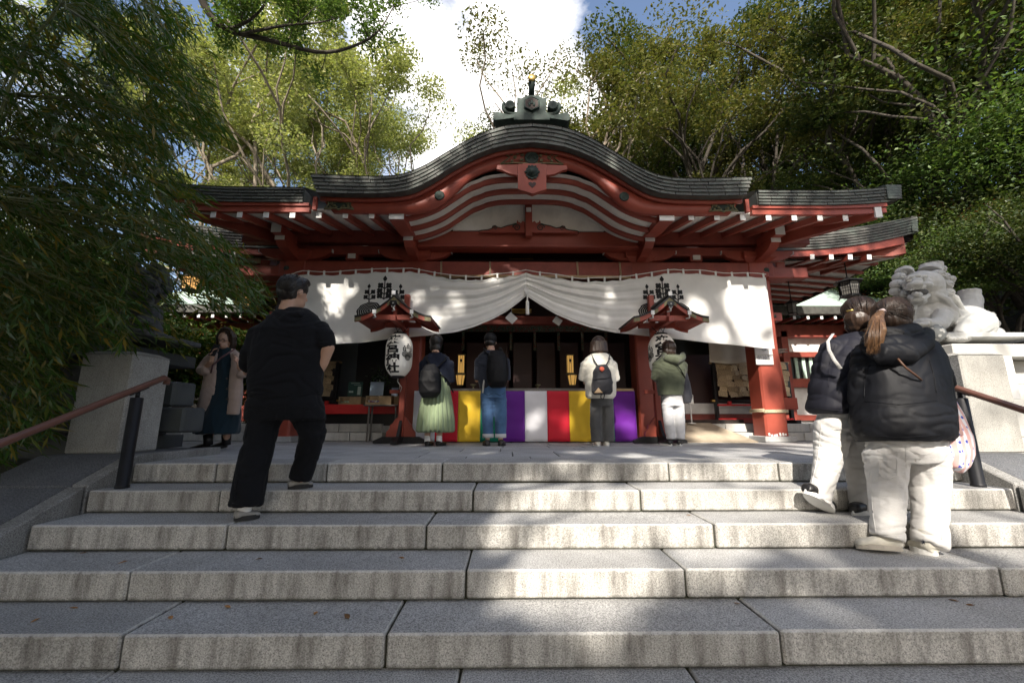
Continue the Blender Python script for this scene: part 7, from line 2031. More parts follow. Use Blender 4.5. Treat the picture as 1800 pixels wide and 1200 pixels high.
# green hoodie
w = who(1182, 781, YP, 0, 'person with short dark hair in an olive sweatshirt and pale jeans beside the right lantern', PRAY)
hc = P(1175, 614, YP + .05)
def f(mb):
    head(mb, hc, Vector((-.45, 1, -.1)), 1.0); lpx(mb, [(1160, 1194, 640, YP, .16), (1160, 1194, 680, YP, .17)])
    for s_, q in ((-1, (1154, 640)), (1, (1200, 640))):
        tpx(mb, [(q[0], q[1], YP, .042), (q[0] - s_ * 1, 668, YP + .02, .036), (1168 + s_ * 8, 655, YP + .24, .028)]); hand(mb, P(1168 + s_ * 7, 654, YP + .25), (-s_ * .2, .3, 1), (-s_, 0, 0), (0, -1, .2), curl=.05, scale=.9)
    far_legs(mb, ((1172, 705), (1194, 705)), ((1175, 735), (1192, 735)), ((1180, 770), (1194, 770)))
G('body', w, skin, .0135, f)
G('hair', w, H_DK, .009, lambda mb: (mb.ell(hc + Vector((0, -.01, .03)), (.105, .115, .105), 16, 10), mb.ell(hc + Vector((-.01, -.04, -.045)), (.10, .075, .085), 16, 10)), streaks(.007, 6))
def f(mb):
    lpx(mb, [(1164, 1194, 624, YP, .16), (1154, 1202, 634, YP, .24), (1152, 1204, 655, YP, .28), (1155, 1203, 680, YP, .29), (1158, 1200, 695, YP, .27)])
    for s_, q in ((-1, (1156, 640)), (1, (1199, 640))): tpx(mb, [(q[0], q[1], YP, .075), (q[0] + s_ * 2 - 2, 664, YP + .03, .070), (1168 + s_ * 12, 668, YP + .18, .05)])
G('sweatshirt', w, C_OLIVE, .012, f, crease(.013, 18, 10))
G('hood', w, C_OLIVE, .010, lambda mb: (tpx(mb, [(1166, 622, YP + .02, .035), (1172, 630, YP - .12, .05), (1188, 634, YP - .16, .06), (1200, 628, YP - .08, .05), (1200, 622, YP + .02, .035)]), mb.ell(P(1186, 632, YP - .12), (.12, .06, .06), 14, 8)), folds(.008, 8, 8, 3))
def f(mb): lpx(mb, [(1166, 1198, 690, YP, .20), (1165, 1200, 714, YP, .21)]); tpx(mb, [(1173, 710, YP, .082), (1175, 738, YP, .070), (1179, 772, YP - .02, .062)], flat=True); tpx(mb, [(1192, 710, YP, .082), (1194, 738, YP, .070), (1196, 772, YP - .02, .062)], flat=True)
G('jeans', w, C_PALE, .011, f, crease(.012, 5, 16))
for x_, dx in ((1180, -.06), (1196, .03)): a = P(x_, 782, YP - .08); a.z = 0; shoe(w, a, a + Vector((dx, .25, 0)), (0, 0, 1), .10, .08, C_SHOE, C_SOLE, sole_t=.03)
c = P(1207, 680, YP - .05); e = empty('shoulder_bag', c, label='dark grey cloth shoulder bag on the person in the olive sweatshirt', cat='bag')
mb = MB(off=c); lpx(mb, [(1200, 1208, 655, YP - .05, .04), (1199, 1213, 675, YP - .06, .10), (1199, 1217, 697, YP - .06, .14), (1203, 1214, 708, YP - .06, .10)], 14); blob('pouch', mb, fabric('dark grey cloth', (.05, .05, .06)), .010, e, None, disp=folds(.006, 9, 6, 2))
mb = MB(off=c); mb.tube([P(1190, 640, YP - .17), P(1197, 650, YP - .17), P(1204, 664, YP - .1)], .014, 6, squash=.4); mb.build('strap', C_PACK, e)

# --- woman in the beige coat, walking towards us ------------------------------------------
YW = 4.95
w = who(385, 786, YW, .006, 'woman with glasses in a beige coat and dark dress walking while holding a phone')
hc = P(397, 598, YW - .03); fwd = Vector((.02, -1, -.25))
def f(mb):
    head(mb, hc, fwd, 1.0); lpx(mb, [(372, 414, 635, YW, .16), (372, 412, 690, YW, .17)])
    tpx(mb, [(368, 632, YW, .042), (356, 655, YW - .05, .038), (372, 634, YW - .22, .028)]); hand(mb, P(372, 632, YW - .23), (.25, -.1, 1), (1, .1, 0), (0, -1, .2), curl=.55, scale=.95)
    tpx(mb, [(418, 632, YW, .042), (430, 655, YW - .05, .038), (420, 645, YW - .22, .028)]); hand(mb, P(420, 643, YW - .23), (-.2, -.2, 1), (-1, 0, 0), (0, -1, .2), curl=.7, scale=.9)
    tpx(mb, [(378, 700, YW, .065), (372, 745, YW, .05), (366, 778, YW - .02, .036)]); tpx(mb, [(400, 700, YW, .065), (400, 740, YW + .05, .05), (398, 772, YW + .12, .036)])
G('body', w, skin, .009, f)
eyes(w, hc, fwd)
mb = MB(off=w.location); f_ = fwd.normalized(); r_ = f_.cross(Vector((0, 0, 1))).normalized(); u_ = r_.cross(f_)
for s_ in (-1, 1):
    cc = hc + f_ * .098 + r_ * s_ * .031 + u_ * .003; mb.tube([cc + r_ * .024 * math.cos(k * PI / 6) + u_ * .019 * math.sin(k * PI / 6) for k in range(13)], .0022, 5)
    mb.tube([cc + r_ * s_ * .024, hc + r_ * s_ * .08 - f_ * .0], .002, 4)
mb.tube([hc + f_ * .100 - r_ * .008, hc + f_ * .100 + r_ * .008], .002, 4); mb.build('glasses', M['iron'], w)
def f(mb):
    mb.ell(hc + Vector((0, .022, .035)), (.098, .105, .10), 16, 10); mb.ell(hc + Vector((0, .05, -.04)), (.098, .06, .09), 16, 10)
    for s_ in (-1, 1): tpx(mb, [(397 + s_ * 8, 583, YW - .08, .03), (397 + s_ * 12.5, 592, YW - .06, .032), (397 + s_ * 12.5, 606, YW - .04, .026)])
    tpx(mb, [(389, 580, YW - .10, .022), (397, 577, YW - .115, .026), (405, 580, YW - .10, .022)])
G('hair', w, H_DK, .008, f, streaks(.005, 4), it=2)
G('dress', w, fabric('dark teal blue dress', (.008, .022, .032)), .012, lambda mb: lpx(mb, [(386, 408, 612, YW, .14), (378, 414, 640, YW, .2), (374, 418, 690, YW, .26), (362, 420, 730, YW, .34), (344, 416, 762, YW, .40)], 26), folds(.014, 8, 3, 2))
def f(mb):
    lpx(mb, [(380, 412, 612, YW + .03, .13), (366, 424, 624, YW + .03, .20), (362, 424, 650, YW + .04, .24), (356, 424, 690, YW + .05, .28), (348, 420, 726, YW + .06, .30)], 24)
    lpx(mb, [(368, 385, 620, YW - .06, .09), (362, 386, 660, YW - .08, .09), (352, 384, 700, YW - .10, .09), (347, 381, 724, YW - .10, .08)], 14); lpx(mb, [(408, 424, 620, YW - .06, .09), (405, 425, 660, YW - .08, .09), (402, 424, 700, YW - .10, .09), (399, 420, 728, YW - .10, .08)], 14)
    tpx(mb, [(370, 630, YW, .065), (355, 652, YW - .03, .070), (362, 650, YW - .14, .062)]); tpx(mb, [(420, 630, YW, .065), (433, 655, YW - .03, .068), (425, 656, YW - .14, .058)])
G('coat', w, C_COAT, .011, f, crease(.010, 5, 8))
for py_ in (665, 683, 701): T('button', w, M['dark'], [(399, py_, YW - .155), (399.5, py_, YW - .165)], .012, 10)
for x_, yy, h_ in ((366, YW - .02, 0), (398, YW + .13, .02)):
    T('boot_leg', w, C_SHOE, [(x_, 763, yy), (x_, 782, yy)], [.052, .045], 12); a = P(x_, 786, yy + .08); a.z = .008 + h_; shoe(w, a, a + Vector((-.02, -.25, -h_)), (0, 0, 1), .095, .07, C_SHOE, C_RUB, name='boot')
p = P(377, 615, YW - .26); mb = MB(off=p); mb.box(p, (.075, .009, .15), (-.3, .15, .1), bev=.004); o = mb.build('phone', M['iron']); o.location = p; tag(o, 'dark phone held up by the woman in the beige coat', 'phone')
p = P(392, 628, YW - .14); mb = MB(off=p); mb.tube([P(413, 613, YW - .09), P(402, 620, YW - .15), P(388, 629, YW - .17), P(374, 642, YW - .15), P(371, 655, YW - .12)], [.014, .02, .022, .022, .02], 8, squash=.4); o = mb.build('bag_strap', mat('mauve leather', (.13, .06, .065), .5)); o.location = p; tag(o, 'mauve bag strap across the front of the beige coat', 'strap')
# ================================================================== TREES AND BAMBOO
def leaves_mesh(name, C, size, mt, rng, aspect=.5, up=.6, droop=None, jitter=.5):
    """one rhombic blade per centre"""
    n = len(C)
    nrm = rng.normal(size=(n, 3)); nrm[:, 2] = np.abs(nrm[:, 2]) + up
    nrm /= np.linalg.norm(nrm, axis=1)[:, None]
    d = rng.normal(size=(n, 3))
    d -= nrm * np.sum(d * nrm, axis=1)[:, None]; d /= np.linalg.norm(d, axis=1)[:, None]
    if droop is not None:
        d = droop(C, d)
        d /= np.linalg.norm(d, axis=1)[:, None]
        nrm = np.cross(np.cross(d, nrm), d); nrm /= np.linalg.norm(nrm, axis=1)[:, None]
    s = np.cross(nrm, d)
    L = size * (1 + jitter * rng.uniform(-1, 1, n))[:, None]; W = L * aspect
    V = np.empty((n, 4, 3), dtype=np.float32)
    V[:, 0] = C - d * L * .5; V[:, 1] = C + s * W * .5 - d * L * .05; V[:, 2] = C + d * L * .5; V[:, 3] = C - s * W * .5 - d * L * .05
    F = np.arange(n * 4, dtype=np.int32).reshape(n, 4)
    return nmesh(name, V.reshape(-1, 3), F, mt)

def grow(base, d, L, r, lvl, maxl, rnd, segs, tips, spread=.75, up=.25, ratio=.68, kids=(2, 4), wob=.28):
    pts = [Vector(base)]; dd = Vector(d).normalized(); n = 5
    for i in range(n):
        dd = (dd + Vector((rnd.gauss(0, wob), rnd.gauss(0, wob), rnd.gauss(0, wob * .7) + up * .35))).normalized()
        pts.append(pts[-1] + dd * L / n)
    segs.append((pts, [r * (1 - .45 * i / n) for i in range(n + 1)]))
    if lvl >= maxl:
        tips.append(pts[-1]); tips.append(pts[-2])
        return
    k = rnd.randint(*kids)
    for i in range(k):
        t = 1.0 if i == 0 else rnd.uniform(.45, .98)
        j = min(n - 1, int(t * n)); p = pts[j].lerp(pts[j + 1], t * n - j) if j < n else pts[-1]
        ax = Vector((rnd.gauss(0, 1), rnd.gauss(0, 1), rnd.gauss(0, .6))).normalized()
        s_ = spread * (.5 if i == 0 else 1)
        nd = (dd + ax * s_ + Vector((0, 0, up * .3))).normalized()
        grow(p, nd, L * ratio * rnd.uniform(.8, 1.2), r * (.62 if i == 0 else .5), lvl + 1, maxl, rnd, segs, tips, spread, up, ratio, kids, wob)
    if lvl == maxl - 1: tips.append(pts[3])

def tree(name, base, H, r, seed, label, cat, group, bark, leaf, lsize, ncl, nleaf, cr, maxl=4, spread=.75, up=.25, lean=(0, 0), trunk=.30, flat=.6, keep=None, aspect=.5, kids=(2, 4), core=0, ratio=.70):
    rnd = random.Random(seed); rng = np.random.default_rng(seed)
    e = empty(name, base, label=label, cat=cat, group=group)
    segs, tips = [], []
    p0 = Vector((0, 0, -.4)); dirv = Vector((lean[0], lean[1], 1)).normalized()
    tl = H * trunk; pts = [p0 + dirv * tl * i / 5 + Vector((rnd.gauss(0, .06) * i * .5, rnd.gauss(0, .06) * i * .5, 0)) for i in range(6)]
    segs.append((pts, [r * (1.25 - .5 * i / 5) for i in range(6)]))
    for i in range(rnd.randint(3, 4)):
        an = rnd.uniform(0, 2 * PI) if i else 0
        an = i * 2.1 + rnd.uniform(-.5, .5)
        nd = Vector((math.cos(an) * spread * .8, math.sin(an) * spread * .8, 1.0)) + Vector((lean[0], lean[1], 0))
        grow(pts[-1] - dirv * rnd.uniform(0, tl * .3), nd, H * .27, r * .55, 1, maxl, rnd, segs, tips, spread, up, ratio, kids)
    mb = MB()
    for q, rr_ in segs:
        if rr_[0] > .012: mb.tube(q, rr_, 7 if rr_[0] > .08 else 5, cap=False)
    o = link(bpy.data.objects.new('trunk_and_limbs', mb.mesh('trunk_and_limbs', bark, recalc=False)), e)
    tips = np.array([list(t) for t in tips])
    sel = tips if len(tips) <= ncl else tips[rng.choice(len(tips), ncl, replace=False)]
    k = len(sel); per = nleaf // k
    rad = cr * (1 + .5 * rng.uniform(-1, 1, k))
    g_ = rng.normal(size=(k, per, 3)); g_ /= (np.linalg.norm(g_, axis=2)[:, :, None] + 1e-6)
    g_ *= (rng.uniform(0, 1, (k, per, 1)) ** .36)
    g_[:, :, 2] = np.where(g_[:, :, 2] < 0, g_[:, :, 2] * .45, g_[:, :, 2]) * flat
    C = (sel[:, None, :] + g_ * rad[:, None, None]).reshape(-1, 3)
    if keep is not None: C = C[keep(C + np.array(base))]
    me = leaves_mesh('foliage', C, lsize, leaf, rng, aspect)
    f = link(bpy.data.objects.new('foliage', me), e); f['kind'] = 'stuff'
    return e

def tree_copy(src, base, rz, sc, label, group):
    e = src.copy(); link(e); e.location = base; e.rotation_euler = (0, 0, rz); e.scale = (sc, sc, sc); e['label'] = label; e['group'] = group
    for ch in list(src.children): c = ch.copy(); link(c, e)
    return e
LEAF_L = leafmat('light camphor leaves', [(.25, .28, .12), (.36, .37, .17), (.19, .22, .10), (.43, .40, .19)], .4, gloss=.06)
LEAF_D = leafmat('dark evergreen leaves', [(.035, .06, .02), (.065, .09, .03), (.11, .12, .036), (.028, .045, .018)], .28, gloss=.08)
LEAF_O = leafmat('olive green leaves', [(.11, .12, .04), (.15, .145, .045), (.075, .095, .03), (.19, .155, .055)], .3, gloss=.06)
LEAF_M = leafmat('mid green leaves', [(.07, .13, .04), (.11, .18, .05), (.15, .20, .06), (.06, .10, .035)], .35, gloss=.07)
LEAF_R = leafmat('red maple leaves', [(.35, .05, .03), (.45, .12, .04), (.30, .16, .06), (.16, .16, .05)], .4)
LEAF_B = leafmat('bamboo leaves', [(.036, .080, .018), (.065, .125, .026), (.052, .10, .024), (.11, .14, .034), (.24, .17, .035)], .35, gloss=.07)
LEAF_C = leafmat('canopy leaves', [(.05, .09, .03), (.07, .11, .03)], .12)

G1 = 'tall trees with pale green crowns behind the left roof'
tr = [(-4.4, 17, 16.2, .26, 101, (.03, 0), 'tall pale green tree whose forked trunk rises nearest the curved gable on the left'),
      (-8.4, 16, 15, .25, 102, (-.05, 0), 'tall pale green tree with slender dark limbs above the left end of the porch roof'),
      (-11.8, 17, 14, .24, 103, (-.12, 0), 'pale green tree leaning left above the bamboo tips'),
      (-14.5, 18, 14, .24, 104, (-.05, 0), 'pale green tree mostly behind the bamboo at the far left'),
      (-6.8, 21.5, 16, .26, 105, (.02, 0), 'pale green tree standing behind the two forked ones, seen between their limbs')]
src = []
for i, (x, y, H, r, s, ln, lab) in enumerate(tr):
    if i < 3: src.append(tree('camphor_tree', (x, y, hgt(x, y)), H * 1.40, r, s, lab, 'tree', G1, M['bark'], LEAF_L, .12, 72, 49000, 1.0, maxl=3, spread=.64, up=.36, lean=ln, trunk=.20, flat=.72, ratio=.90, kids=(3, 3), aspect=.6))
    else: tree_copy(src[i - 3], (x, y, hgt(x, y)), 2.0 + i, H / tr[i - 3][2] * 1.0, lab, G1)
G2 = 'low bushy trees just behind the left roof'
b2 = [(-3.3, 13.5, 5.4, 111, 'low bushy tree peeping over the roof left of the gable'), (-6.6, 14, 5.6, 112, 'low bushy tree peeping over the left porch roof'), (-9.8, 13.8, 5.8, 113, 'low bright bushy tree above the left roof tip'), (-12.8, 12.5, 7.0, 114, 'low bushy tree in the gap between bamboo and roof')]
src = []
for i, (x, y, H, s, lab) in enumerate(b2):
    if i < 2: src.append(tree('bushy_tree', (x, y, hgt(x, y)), H, .14, s, lab, 'tree', G2, M['bark_dark'], LEAF_M if s % 2 else LEAF_L, .09, 60, 32000, .8, maxl=3, spread=.8, trunk=.25))
    else: tree_copy(src[(i + 1) % 2], (x, y, hgt(x, y)), 1.0 + i, H / 5.5, lab, G2)
G3 = 'tall dark evergreen trees behind the right roof'
tr = [(3.9, 16.5, 19.0, .30, 121, (-.03, 0), LEAF_O, 'tall olive green tree with bare looping limbs right of the gable ornament'),
      (8.6, 16.5, 18, .32, 122, (-.03, 0), LEAF_O, 'second tall olive tree to the right of the gable'),
      (12.8, 16, 18, .34, 123, (.0, 0), LEAF_D, 'dark evergreen with pale patches of bark above the right roof tip'),
      (12.5, 10.5, 15, .30, 125, (.05, -.05), LEAF_D, 'dark evergreen close above the right lion'),
      (17.0, 15.5, 17, .34, 2, (.02, 0), LEAF_D, 'dark evergreen leaning over the right eave'),
      (15.5, 6.5, 13, .28, 3, (.0, -.05), LEAF_D, 'dark evergreen filling the top right corner'),
      (6.5, 22, 18, .28, 2, (.0, 0), LEAF_D, 'dark evergreen standing behind the olive trees'),
      (10.5, 21, 19, .28, 3, (.0, 0), LEAF_D, 'dark evergreen at the back, between the two olive trees and the slope'),
      (14.5, 21, 20, .28, 2, (.0, 0), LEAF_D, 'dark evergreen at the back, higher up the right slope'),
      (15.5, 11.5, 14, .28, 1, (.0, 0), LEAF_D, 'olive evergreen on the slope at the right photo edge'),
      (12.0, 13.2, 12.5, .28, 3, (.0, 0), LEAF_D, 'smaller dark evergreen just behind the right eave tip')]
src = []
for i, (x, y, H, r, s, ln, lf, lab) in enumerate(tr):
    if i < 4: src.append(tree('evergreen_tree', (x, y, hgt(x, y)), H * 1.04, r, s, lab, 'tree', G3, M['bark'] if s == 121 else M['bark_dark'], lf, .125, 76, 45000, 1.05, maxl=3, spread=.78, up=.26, lean=ln, trunk=.20, flat=.62, ratio=.88, kids=(3, 4)))
    else: tree_copy(src[s], (x, y, hgt(x, y)), 1.3 * i, H / tr[s][2], lab, G3)
G4 = 'bushes and young trees on the slope behind the right lion'
b4 = ((12.2, 14.8, 6.2, 131, LEAF_M, 'bright green bush beside the pale roof on the right'), (11.5, 7.8, 5.6, 134, LEAF_D, 'dark layered bush behind the lion tail'), (7.0, 15, 7.5, 136, LEAF_D, 'dark bushy tree right behind the porch roof'), (13.2, 12.6, 6.6, 132, LEAF_M, 'leafy young tree between the right eave and the lion'),
      (11.4, 8.8, 5.4, 0, 0, 'layered green maple above the lion'), (13.5, 10, 7.5, 1, 0, 'dark young tree on the slope at the right edge'), (10.8, 15, 8.5, 2, 0, 'dark bushy tree above the right eave tips'), (2.6, 16, 7.4, 2, 0, 'dark bushy tree at the right foot of the gable curve'), (14.8, 13.4, 8.0, 3, 0, 'green bushy tree beyond the right eave tip'), (12.6, 13.2, 9.0, 3, 0, 'green bushy tree reaching above the right porch roof end'), (4.8, 15.5, 7.0, 1, 0, 'dark bushy tree just above the right porch roof'), (15.5, 9.5, 9.0, 0, 0, 'green young tree high on the right slope'), (6.6, 17.8, 9.5, 2, 0, 'dark bushy tree hiding the olive trunk behind the porch roof'), (9.4, 18.2, 10.0, 1, 0, 'dark bushy tree in the middle behind the right eaves'), (12.0, 17.0, 9.5, 2, 0, 'dark bushy tree behind the upswept eave tips'), (12.8, 8.8, 9.5, 3, 0, 'bushy tree hiding the trunks above the right lion'), (15.0, 8.2, 11.0, 0, 0, 'tall bushy tree high at the right photo edge'), (14.0, 7.0, 7.5, 3, 0, 'green young tree on the slope behind the lion, farthest right'))
src = []
for i, (x, y, H, s, lf, lab) in enumerate(b4):
    if i < 4: src.append(tree('young_tree', (x, y, hgt(x, y)), H, .12, s, lab, 'tree', G4, M['bark_dark'], lf, .065, 70, 36000, .80, maxl=3, spread=.95, trunk=.2, flat=.35))
    else: tree_copy(src[s], (x, y, hgt(x, y)), 1.1 * i, H / b4[s][2], lab, G4)
for x, y, H, s, lab in ((11.4, 15.4, 6.0, 141, 'maple with orange and red leaves between the hanging lantern and the lion'), (12.6, 11.8, 7.0, 142, 'red maple branch showing above the right eave tip')):
    tree('maple_tree', (x, y, hgt(x, y)), H, .09, s, lab, 'tree', 'red autumn maples', M['bark_dark'], LEAF_R, .075, 40, 9000, .5, maxl=3, spread=.95, trunk=.25, flat=.35)
# undergrowth on the slopes
rg = np.random.default_rng(5)
pts = []
for (x0, x1, y0, y1, n) in ((8.2, 26, 3, 26, 20000), (-24, -8.6, 3, 24, 7000), (-8, 8, 17, 26, 4000)):
    X = rg.uniform(x0, x1, n); Y = rg.uniform(y0, y1, n)
    for a, b in zip(X, Y):
        c = .5 + .9 * max(0, mnoise.noise(Vector((a * .6, b * .6, 0)))) * 2
        if not (5 < abs(a - XC) < 12.4 and 7 < b < 17): pts.append((a, b, hgt(a, b) + rg.uniform(0, 1) * c))
me = leaves_mesh('undergrowth', np.array(pts), .17, LEAF_D, rg, .5)
u_ = link(bpy.data.objects.new('undergrowth', me)); tag(u_, 'low green undergrowth covering the slopes around the shrine', 'undergrowth', kind='stuff')

# ---------------------------------------------------------------- trees behind the photographer that shade the steps
LIT = [  # (px, py, Y, radius) places to be sunlit: leaves are cut out along the sun's ray
    (960, 1045, 2.5, .24), (1010, 1010, 2.6, .24), (905, 960, 2.75, .16), (1000, 960, 2.7, .30), (990, 1020, 2.6, .33), (1030, 905, 2.9, .30), (1120, 870, 3.1, .26), (930, 880, 3.1, .2), (1060, 1085, 2.4, .16), (1090, 960, 2.75, .2), (1180, 940, 2.8, .18), (1330, 905, 3.0, .2), (1000, 1100, 2.35, .16), (1390, 950, 2.75, .12), (1150, 1040, 2.5, .08), (1040, 905, 2.9, .22), (980, 1010, 2.6, .2), (900, 880, 3.1, .2), (1120, 890, 3.0, .22),
    (1250, 930, 2.8, .2), (1180, 850, 3.2, .22), (1300, 820, 3.5, .3), (1400, 860, 3.1, .22), (1700, 880, 3.0, .35), (1750, 940, 2.7, .3), (1600, 940, 2.7, .25),
    (1250, 795, 4.4, .35), (1350, 790, 4.6, .4), (1480, 790, 4.6, .5), (1120, 800, 4.0, .25), (1020, 790, 4.6, .2),
    (590, 540, 6.4, .14), (600, 595, 6.4, .09), (612, 512, 6.4, .09), (575, 520, 6.4, .13), (740, 520, 6.4, .12), (770, 560, 6.4, .17), (800, 530, 6.4, .1), (745, 590, 6.4, .12),
    (1075, 520, 6.4, .10), (1060, 550, 6.4, .12), (1120, 565, 6.4, .15), (1220, 540, 6.4, .17), (1290, 530, 6.4, .18), (1320, 580, 6.4, .22), (1250, 590, 6.4, .16), (1300, 560, 6.4, .2),
    (1345, 640, 6.7, .22), (1350, 720, 6.7, .25), (1345, 760, 6.7, .2), (1140, 640, 6.7, .15), (1140, 740, 6.7, .12),
    (830, 730, 6.5, .16), (775, 740, 5.8, .2), (765, 700, 5.8, .15), (940, 730, 6.5, .2), (1000, 740, 6.5, .2), (1040, 700, 6.5, .2), (1100, 740, 6.5, .2),
    (1055, 650, 5.8, .28), (1055, 720, 5.8, .2), (870, 730, 5.8, .14), (1180, 650, 5.8, .25), (1185, 730, 5.8, .25), (1250, 760, 6.6, .3), (1300, 745, 7.2, .3),
    (1075, 325, 5.45, .13), (1365, 342, 5.3, .10), (500, 350, 5.3, .13), (760, 290, 5.2, .08), (530, 385, 5.5, .1),
    (1380, 640, 7.1, .2), (1450, 640, 12, .6), (1430, 540, 12.5, 1.2), (430, 530, 12.5, 1.2), (1440, 720, 9, .5),
    (390, 740, 5.6, .10), (375, 690, 5.6, .07), (1290, 650, 7.6, .25), (1480, 650, 2.9, .14), (1460, 780, 3.0, .16), (1600, 800, 2.75, .2), (1640, 880, 2.75, .2), (1560, 700, 2.7, .12), (1540, 560, 2.75, .08),
    (1730, 570, 5.0, .35), (1690, 590, 4.9, .2), (1760, 610, 4.6, .5), (1750, 700, 3.8, .35), (1760, 780, 3.7, .3), (1700, 690, 3.8, .1), (1690, 615, 4.5, .3)]
SD = np.array(SUN_TO)
LP = np.array([list(P(a, b, c)) for a, b, c, d in LIT]); LR = np.array([d for *_, d in LIT])
def canopy_keep(C):
    keep = np.ones(len(C), dtype=bool)
    rgk = np.random.default_rng(3)
    for p, r in zip(LP, LR):
        w = C - p; t = w @ SD; dist = np.linalg.norm(w - t[:, None] * SD, axis=1)
        rr_ = r * 1.05 * (1 + .35 * np.sin(C[:, 0] * 7 + C[:, 2] * 5)) + .04
        keep &= ~((t > 0) & (dist < rr_))
    # leaves thinned towards the right so that sun reaches the right pedestal
    gx = C[:, 0] - .16 * C[:, 1]
    nz_ = np.array([mnoise.noise(Vector((c[0] * 1.1, (c[2] + c[1] * .74) * .9, 2.0))) for c in C]) * .5 + .5
    zz = C[:, 2] + .74 * C[:, 1]
    lim = np.clip((gx - 1.7) / 2.0, 0, 1) * 1.15 - .12
    lim = np.where((gx > 3.2) & (zz > 4.7) & (zz < 8.2), .12, lim)          # leaves kept in a band so the lion's face is shaded
    lim = np.where((gx > 4.4) & (zz > 7.5) & (zz < 10.6), .10, lim)
    lim = np.where((gx < 3.2) & (gx > 1.0) & (zz > 8.6), .95, lim)          # leaves thinned out so the tree tops are sunlit
    keep &= nz_ > lim
    return keep
for x, y, H, s, lab in ((-9.5, -8.5, 18, 201, 'leafy tree behind the photographer, far left, shading the bamboo'), (-4.6, -8.0, 18, 202, 'leafy tree behind the photographer, left, shading the steps'),
                        (.2, -9.0, 18.5, 203, 'leafy tree behind the photographer, middle, throwing dappled shade'), (4.0, -8.5, 18, 204, 'leafy tree behind the photographer, right, throwing dappled shade'), (8.2, -8.5, 17, 206, 'leafy tree behind the photographer, far right, added to shade the right lion'), (-12.5, -3.5, 14, 207, 'leafy tree at the far left, out of the picture, darkening the bamboo'), (-7.5, -3.2, 11, 205, 'leafy tree beside the photographer at the left of the steps')):
    tree('shade_tree', (x, y, hgt(x, y)), H, .3, s, lab, 'tree', 'trees behind the photographer', M['bark_dark'], LEAF_C, .34, 330, 23000, 1.35, maxl=4, spread=.85, up=.12, trunk=.2, flat=.7, keep=canopy_keep, ratio=.76, aspect=.55)

# ---------------------------------------------------------------- branch hanging in from the top left
BR = spline([P(330, -60, 6.4), P(365, 20, 6.8), P(400, 52, 7.0), (P(470, 70, 7.2)), P(560, 92, 7.4), P(620, 82, 7.5), P(665, 55, 7.5), P(692, 12, 7.6)], 26)
B2 = spline([P(425, 60, 7.05), P(500, 45, 7.0), P(560, 40, 7.0), P(600, 30, 7.1)], 12)
B3 = spline([P(400, 52, 7.0), P(440, 35, 6.9), P(470, 0, 6.8), P(480, -50, 6.7)], 12)
base = Vector((-9.0, 4.0, -.1)); e = empty('overhanging_tree', base, label='dark tree behind the bamboo sending a curved branch across the top left of the sky', cat='tree')
mb = MB(off=base)
mb.tube([base, (-8.8, 4.2, 4.2), (-8.0, 4.8, 8.0), (-6.5, 5.6, 9.6), BR[0]], [.28, .22, .17, .12, .085], 10); 
mb.tube(BR, list(np.linspace(.075, .012, 26)), 8); mb.tube(B2, list(np.linspace(.035, .008, 12)), 6); mb.tube(B3, list(np.linspace(.04, .012, 12)), 6)
mb.tube([(-8.0, 4.8, 8.0), (-8.6, 5.2, 9.6), (-9.2, 5.8, 10.6)], [.14, .1, .05], 8)
rnd = random.Random(8); cl = []
for path, k in ((BR[6:], 26), (B2, 14), (B3, 12)):
    for i in range(k):
        p = path[rnd.randrange(len(path))]; q = p + Vector((rnd.gauss(0, .3), rnd.gauss(0, .3), rnd.uniform(.0, .65)))
        mb.tube([p, p.lerp(q, .5) + Vector((rnd.gauss(0, .05), 0, rnd.gauss(0, .05))), q], [.012, .008, .004], 4); cl.append((q, .34))
for i in range(18): cl.append((Vector((-8.8 + rnd.gauss(0, .9), 5.4 + rnd.gauss(0, .8), 10.0 + rnd.gauss(0, .9))), .8))
for i in range(22): cl.append((P(rnd.uniform(370, 640), rnd.uniform(-60, 10), rnd.uniform(6.6, 7.6)), .32))
link(bpy.data.objects.new('trunk_and_limbs', mb.mesh('trunk_and_limbs', M['bark_dark'], recalc=False)), e)
rg = np.random.default_rng(9); C = []
for q, r_ in cl:
    g_ = rg.normal(size=(170, 3)); g_ /= np.linalg.norm(g_, axis=1)[:, None]; g_ *= rg.uniform(0, 1, (170, 1)) ** .5 * r_; g_[:, 2] *= .55
    C.append(np.array(q - base) + g_)
f = link(bpy.data.objects.new('foliage', leaves_mesh('foliage', np.concatenate(C), .075, LEAF_M, rg, .45)), e); f['kind'] = 'stuff'

